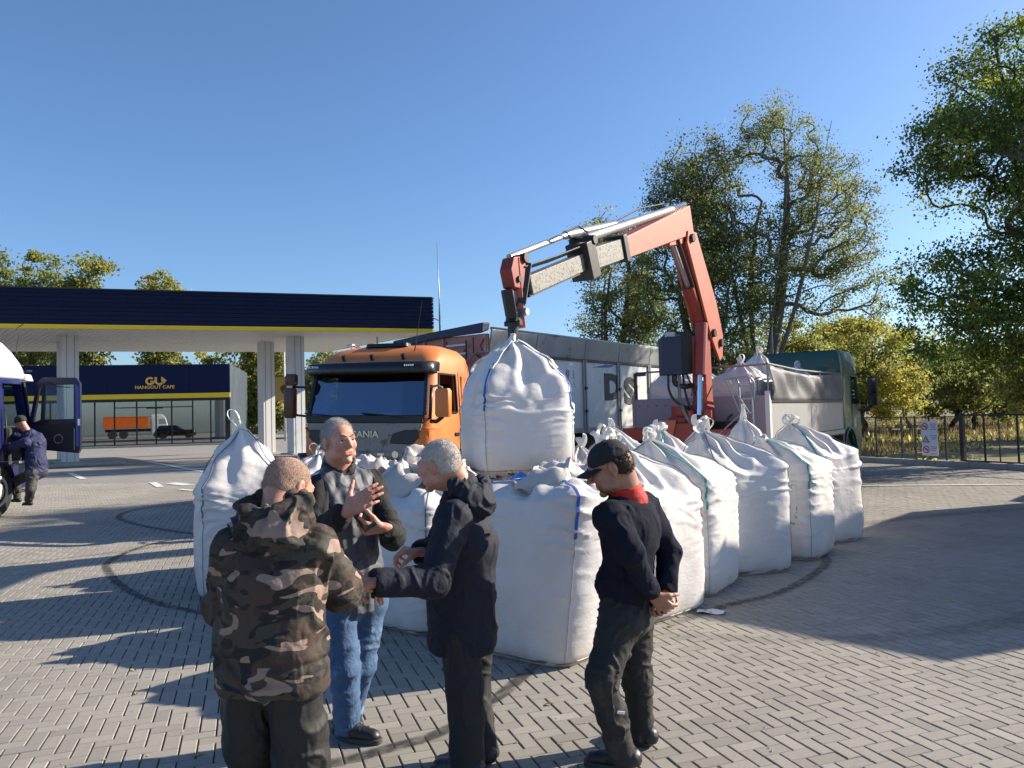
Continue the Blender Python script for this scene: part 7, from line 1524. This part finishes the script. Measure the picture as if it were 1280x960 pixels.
# ================================================================ cab with the open door at the left, person climbing in
TL = empty('tractor_lorry', (-11.08, 15.85, 0), R(2)); tag(TL, 'white roofed dark blue lorry with its door standing open at the left edge', 'lorry')
m_bl_ = paint('dark_blue_paint', (.012, .016, .085), .3, dirt=(.03, .03, .06)); m_wp = paint('white_paint', (.72, .74, .78), .35, dirt=(.5, .5, .5))
lv = [(.5, 1.18, .0, -1.95, .12), (.95, 1.22, .03, -1.97, .18), (1.5, 1.22, .02, -1.97, .2), (1.75, 1.215, -.02, -1.97, .2), (2.68, 1.18, -.24, -1.95, .18)]
cab_shell(TL, 'cab', m_bl_, lv, screen=[(-1.04, 1.72), (1.04, 1.72), (1.0, 2.55), (-1.0, 2.55)], win=[([(-.18, 1.0), (-.98, 1.0), (-.98, 2.58), (-.36, 2.58), (-.2, 1.75)], 1.0, 1.4), ([(-.34, 1.75), (-1.0, 1.75), (-1.0, 2.55), (-.45, 2.55)], -1.4, -1.0)], arches=[(-1.4, 1.4, -1.15, .5, .60)], r=.1)
tp = MB(); tp.loft([rrect(hw, yf, -1.95, .2, z, 6) for z, hw, yf in ((2.69, 1.2, -.16), (2.80, 1.2, -.14), (2.98, 1.17, -.22), (3.2, 1.12, -.42), (3.38, 1.05, -.62), (3.46, .92, -.85))]); tp.build('roof', m_wp, TL, smooth=True)
MB().loft([rrect(1.16, .18, -.1, .1, 2.66, 5), rrect(1.14, .12, -.12, .1, 2.80, 5)]).build('sun_visor', m_wp, TL, bevel=.02)
MB().b2((-1.0, -.12, 1.75), (1.0, -.09, 2.5)).build('windscreen', m_gthin, TL)
MB().beam((1.2, -.05, 1.72), (1.16, -.28, 2.62), .07, .05).build('door_pillar', m_bl_, TL)
for k in range(3): MB().beam((1.215 + .02*k, -.06 - .05*k, 1.75), (1.18 + .02*k, -.24 - .05*k, 2.62), .016, .02).build('door_seal', m_black, TL)
m_beige = mat('beige_seat_cloth', (.52, .47, .38), .85, var=.1)
seat(TL, .62, -1.15, 1.55, m_cab_in); MB().box((.62, -1.46, 2.36), (.32, .12, .3), rot=(-.1, 0, 0)).build('headrest', m_beige, TL, bevel=.05)
MB().b2((-1.1, -.6, 1.0), (1.1, -.15, 1.72)).build('dashboard', m_cab_in, TL, bevel=.05); MB().b2((-1.1, -1.9, .95), (1.15, -.1, 1.05)).build('cab_floor', m_cab_in, TL)
for x in (-1.02, 1.05): 
    w_ = wheel(TL, x, -1.15, .5, .32, 1 if x > 0 else -1)
    MB().revolve([(.30, .168), (.285, .178), (.16, .12), (.15, .185), (.001, .19)], (0, 0, 0), (1 if x > 0 else -1, 0, 0), 28, cap=False).build('rim_cover', mat('cream_rim', (.55, .52, .45), .5, var=.1), w_, smooth=True)
for z in (.42, .72, 1.0): MB().b2((.95, -.58, z), (1.27, -.14, z + .05)).build('entry_step', m_steel if z > .9 else m_chass, TL, bevel=.008)
MB().b2((.98, -.62, .4), (1.2, -.58, 1.0)).build('step_side', m_black, TL); MB().b2((.9, -.58, .4), (.94, -.14, 1.0)).build('step_back', m_chass, TL)
MB().tube([(1.26, -1.02, 1.2), (1.30, -1.02, 1.6), (1.26, -1.02, 2.1)], .014, 6).build('grab_handle', m_black, TL, smooth=True)
MB().tube([(1.1, -.4, 3.2), (1.15, -.38, 3.6), (1.10, -.36, 3.72), (1.25, -.36, 3.82)], .008, 5).build('aerial', m_black, TL)
MB().tube([(.6, -.1, 2.84), (1.24, -.1, 2.86), (1.26, -.3, 2.86)], .015, 6).build('roof_rail', m_black, TL)
for sx in (-.42, .42): MB().box((sx, -3.2, .8), (.12, 4.5, .26)).build('chassis_rail', m_chass, TL)
for x in (-.9, .9): wheel(TL, x, -4.6, .5, .55, 1 if x > 0 else -1)
MB().b2((-1.22, -2.6, .7), (-.6, -3.6, 1.2)).build('fuel_tank', m_grille, TL, bevel=.06)
# open door (swings outward from its front edge)
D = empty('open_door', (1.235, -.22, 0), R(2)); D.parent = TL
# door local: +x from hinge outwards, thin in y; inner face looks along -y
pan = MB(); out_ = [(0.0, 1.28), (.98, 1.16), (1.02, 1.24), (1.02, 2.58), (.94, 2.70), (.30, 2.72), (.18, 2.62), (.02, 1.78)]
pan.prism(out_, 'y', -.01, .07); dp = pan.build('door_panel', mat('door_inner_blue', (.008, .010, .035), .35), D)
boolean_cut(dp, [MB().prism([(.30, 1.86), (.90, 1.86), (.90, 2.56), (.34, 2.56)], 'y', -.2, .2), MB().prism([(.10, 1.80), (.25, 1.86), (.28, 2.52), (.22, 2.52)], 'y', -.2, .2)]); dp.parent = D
MB().prism([(.03, 1.32), (.93, 1.22), (.93, 1.78), (.08, 1.74)], 'y', -.05, -.012).build('inner_trim', mat('door_trim_black', (.010, .011, .018), .6, var=.2), D, bevel=.02)
MB().torus((.62, -.055, 1.46), .085, .012, (0, 1, 0), 24, 8).build('speaker_ring', m_grille, D, smooth=True); MB().disc((.62, -.055, 1.46), .07, (0, 1, 0), .01).build('speaker', m_black, D)
MB().b2((.30, .02, 1.86), (.90, .028, 2.56)).build('door_glass', m_gthin, D); MB().b2((.28, -.025, 1.82), (.32, .02, 2.6)).build('window_bar', m_black, D)
MB().prism([(.94, 1.3), (1.0, 1.3), (1.0, 2.50), (.94, 2.58)], 'y', -.016, -.0105).build('edge_strip', mat('bright_blue_edge', (.06, .08, .40), .3), D)
MB().b2((.98, -.03, 1.72), (1.03, .03, 1.86)).build('door_latch', m_chrome, D, bevel=.008)
MB().tube([(.4, -.04, 2.62), (.6, -.07, 2.52), (.85, -.05, 2.5)], .008, 5).build('pull_strap', m_black, D)
# climbing person
def climber():
    P, o = person('person in a navy hooded jacket and olive cap climbing into the lorry cab', (-9.45, 15.2, 0)); L = lambda *a: px3(*a) - o
    sk = skin_mat('fair_skin', (.5, .27, .2)); m_j = cloth('navy_jacket', (.022, .026, .085), .75, .35, 25); m_t = cloth('grey_black_trousers', (.05, .048, .045), .8, .3, 40, col2=(.11, .105, .10), c2s=4)
    fwd = nv((-.92, .35, 0)); rgt = Vector((fwd.y, -fwd.x, 0)); neck = L(34, 540, 15.15); ch = L(44, 553, 15.15); wa = L(47, 583, 15.2); hp_ = L(46, 590, 15.2)
    shL = L(33, 553, 14.95); shR = L(36, 550, 15.4); elL = L(14, 558, 14.95); wrL = L(-6, 556, 15.0); elR = L(18, 545, 15.4); wrR = L(4, 548, 15.35)
    hd = Head(L(25, 528, 15.12), (-.9, .3, -.25), (-.2, 0, 1), 1.0); lo, hi = bounds([hd.c, shL, shR, elL, elR, wrL, wrR], .2); f = Field(lo, hi, .011); hd.grow(f, neck)
    f.cap(neck, ch, .06, .1, .03); f.cap(shL, shR, .05, .05, .03)
    for a, b, c in ((shL, elL, wrL), (shR, elR, wrR)): f.cap(a, b, .045, .04, .02); f.cap(b, c, .04, .028, .02); make_hand(f, c, nv(c-b), (0, 0, -1), (0, 1, 0), (40, 45, 50, 55), 20, 1.1)
    body_mesh('body', f, sk, P, None, tone_lips(hd))
    f = Field(*bounds([hd.c], .2), .009); A_ = hd.ax(); f.ell(hd.p(0, -.02, .04), (.096, .118, .098), A_, .01); f.plane(-hd.z, float((-hd.z).dot(Vector(hd.p(0, 0, -.01))))); body_mesh('cap', f, cloth('olive_knit_cap', (.03, .04, .035), .9, .5, 60), P, wrinkle(.003, 20, .003, 20))
    lo, hi = bounds([neck, shL, shR, elL, elR, wrL, wrR, hp_], .28); f = Field(lo, hi, .012); f.cap(hp_ + Vector((0,0,.04)), ch, .19, .18, .04, sq=(fwd, .78)); f.cap(ch, neck - Vector((0,0,.06)), .17, .10, .05, sq=(fwd, .8)); f.cap(shL, shR, .08, .08, .05)
    for a, b, c in ((shL, elL, wrL), (shR, elR, wrR)): f.cap(a, b, .08, .065, .03); f.cap(b, c, .065, .05, .03)
    f.ell(neck - fwd*.10 - Vector((0,0,.05)), (.11, .07, .09), [list(rgt), list(fwd), [0,0,1]], .03); body_mesh('jacket', f, m_j, P, wrinkle(.01, 6, .014, 8, .8, 2, .4))
    kL, aL = L(26, 604, 15.1), L(24, 620, 15.2); kR, aR = L(44, 608, 15.3), L(36, 628, 15.25); kL, aL = L(38, 612, 15.0), L(36, 626, 15.1); kR, aR = L(20, 600, 15.35), L(22, 622, 15.4)
    lo, hi = bounds([hp_, kL, kR, aL, aR], .26); f = Field(lo, hi, .012); f.cap(hp_ - rgt*.08, hp_ + rgt*.08, .13, .13, .05)
    for h_, k_, a_ in ((hp_ - rgt*.08, kL, aL), (hp_ + rgt*.08, kR, aR)): f.cap(h_, k_, .12, .085, .03); f.cap(k_, a_, .085, .065, .03)
    body_mesh('trousers', f, m_t, P, wrinkle(.01, 6, .012, 8, 1, 5, .4))
    for a_ in (aL, aR):
        f = Field(*bounds([a_, a_ + fwd*.2], .1), .01); f.cap(a_ - Vector((0,0,.05)) - fwd*.04, a_ + fwd*.13 - Vector((0,0,.07)), .048, .040, .02); body_mesh('shoe', f, m_shoe, P)
climber()
def driver():
    P, o = person('driver with dark hair sitting behind the open side window of the orange cab', (-1.6, 14.0, 0))
    c, s = math.cos(R(161)), math.sin(R(161))
    def W_(x, y, z): return Vector((-2.52 + x*c - y*s, 12.95 + x*s + y*c, z)) - o
    sk = skin_mat('driver_skin', (.42, .22, .16)); f0 = (W_(-.68, 1, 1) - W_(-.68, 0, 1)).normalized()
    hd = Head(W_(-.80, -1.02, 2.20), f0 + Vector((.35, -.1, -.1)), (0, 0, 1), 1.0); neck = W_(-.78, -1.08, 2.05); ch = W_(-.74, -1.12, 1.8); shs = [W_(-.54, -1.08, 1.98), W_(-.96, -1.08, 1.98)]; el = [W_(-.48, -.95, 1.72), W_(-1.02, -.95, 1.72)]; wr_ = [W_(-.56, -.8, 1.88), W_(-.84, -.82, 1.9)]
    f = Field(*bounds([hd.c, *shs, *el, *wr_], .18), .012); hd.grow(f, neck); f.cap(neck, ch, .06, .1, .03)
    for a, b, cc in zip(shs, el, wr_): f.cap(a, b, .045, .04, .02); f.cap(b, cc, .04, .03, .02); make_hand(f, cc, nv(cc-b), (0, 0, -1), f0.cross(Vector((0,0,1))), (50, 55, 60, 60), 20)
    body_mesh('body', f, sk, P, None, tone_lips(hd))
    f = Field(*bounds([hd.c], .18), .009); A_ = hd.ax(); f.ell(hd.p(0, -.02, .04), (.085, .106, .098), A_, .01); pl = nv(hd.y*.85 - hd.z*.5); f.plane(pl, float(pl.dot(Vector(hd.p(0, .03, 0))))); body_mesh('hair', f, MATS['dark_brown_hair'], P)
    f = Field(*bounds([neck, *shs, *el, *wr_, W_(-.74, -1.15, 1.5)], .22), .012); f.cap(W_(-.74, -1.15, 1.52), ch, .17, .175, .04, sq=(f0, .75)); f.cap(ch, neck - Vector((0,0,.07)), .17, .09, .05, sq=(f0, .8)); f.cap(shs[0], shs[1], .075, .075, .04)
    for a, b, cc in zip(shs, el, wr_): f.cap(a, b, .07, .06, .03); f.cap(b, b + (cc-b)*.8, .06, .045, .03)
    body_mesh('jacket', f, cloth('driver_jacket', (.02, .02, .022), .8), P, wrinkle(.006, 8, .006, 10)); lo_, hi_ = bounds([W_(-.74, -1.15, 1.5), W_(-.74, -.6, 1.5)], .2)
    f = Field(lo_, hi_, .012)
    for sx in (-.86, -.62): f.cap(W_(sx, -1.2, 1.56), W_(sx, -.72, 1.58), .085, .07, .03)
    body_mesh('trousers', f, cloth('driver_trousers', (.03, .03, .035), .8), P)
driver()
# ================================================================ vehicles at the left side of the yard (mirrored in the cafe glass)
def tipper(loc, rz):
    t = empty('tipper_lorry', loc, rz); tag(t, 'orange tipping lorry standing left of the yard, mirrored in the cafe glass', 'lorry')
    mo_ = paint('tipper_orange', (.75, .16, .02), .4, dirt=(.4, .12, .04))
    for k in range(4): MB().b2((-1.25, -5.6 + 1.3*k + .02, 1.3), (1.25, -5.6 + 1.3*k + 1.28, 2.75)).build('body_panel', mo_, t, bevel=.03)
    MB().b2((-1.28, -5.65, 2.7), (1.28, -.35, 2.8)).build('body_rim', mo_, t); MB().b2((-1.0, -5.4, .85), (1.0, 1.6, 1.2)).build('chassis', m_chass, t)
    c = cab_shell(t, 'cab', m_wp, [(z, hw, yf - 7.8, yb - 7.8, r_) for z, hw, yf, yb, r_ in glev], screen=[(-1.0, 1.76), (1.0, 1.76), (.96, 2.44), (-.96, 2.44)], win=[([(-.25, 1.76), (-1.15, 1.76), (-1.15, 2.42), (-.42, 2.42)], -1.4, 1.4)]); c.location = (0, 1.9, 0)
    for y in (-4.6, -3.3, .6):
        for x in (-1.02, 1.02): wheel(t, x, y, .52, .36, 1 if x > 0 else -1)
tipper((-27.6, 17.0, 0), R(-90))
sv = empty('parked_car', (-25.2, 27, 0), R(-82)); tag(sv, 'dark estate car standing left of the yard, mirrored in the cafe glass', 'car')
m_car = paint('car_dark', (.012, .014, .02), .25)
mb = MB(); mb.loft([rrect(.82, 2.2, -2.2, .3, .3, 6), rrect(.92, 2.28, -2.25, .35, .55, 6), rrect(.93, 2.25, -2.25, .35, .85, 6), rrect(.88, 2.1, -2.2, .35, 1.02, 6)]); mb.build('body', m_car, sv, smooth=True)
mb = MB(); mb.loft([rrect(.86, .95, -2.15, .3, 1.0, 6), rrect(.72, .25, -1.85, .3, 1.48, 6), rrect(.62, .1, -1.7, .3, 1.54, 6)]); mb.build('cabin', m_wind, sv, smooth=True); MB().loft([rrect(.68, .18, -1.78, .3, 1.5, 6), rrect(.6, .05, -1.68, .3, 1.56, 6)]).build('roof', m_car, sv, smooth=True)
for y in (-1.4, 1.4):
    for x in (-.82, .82): wheel(sv, x, y, .34, .22, 1 if x > 0 else -1)
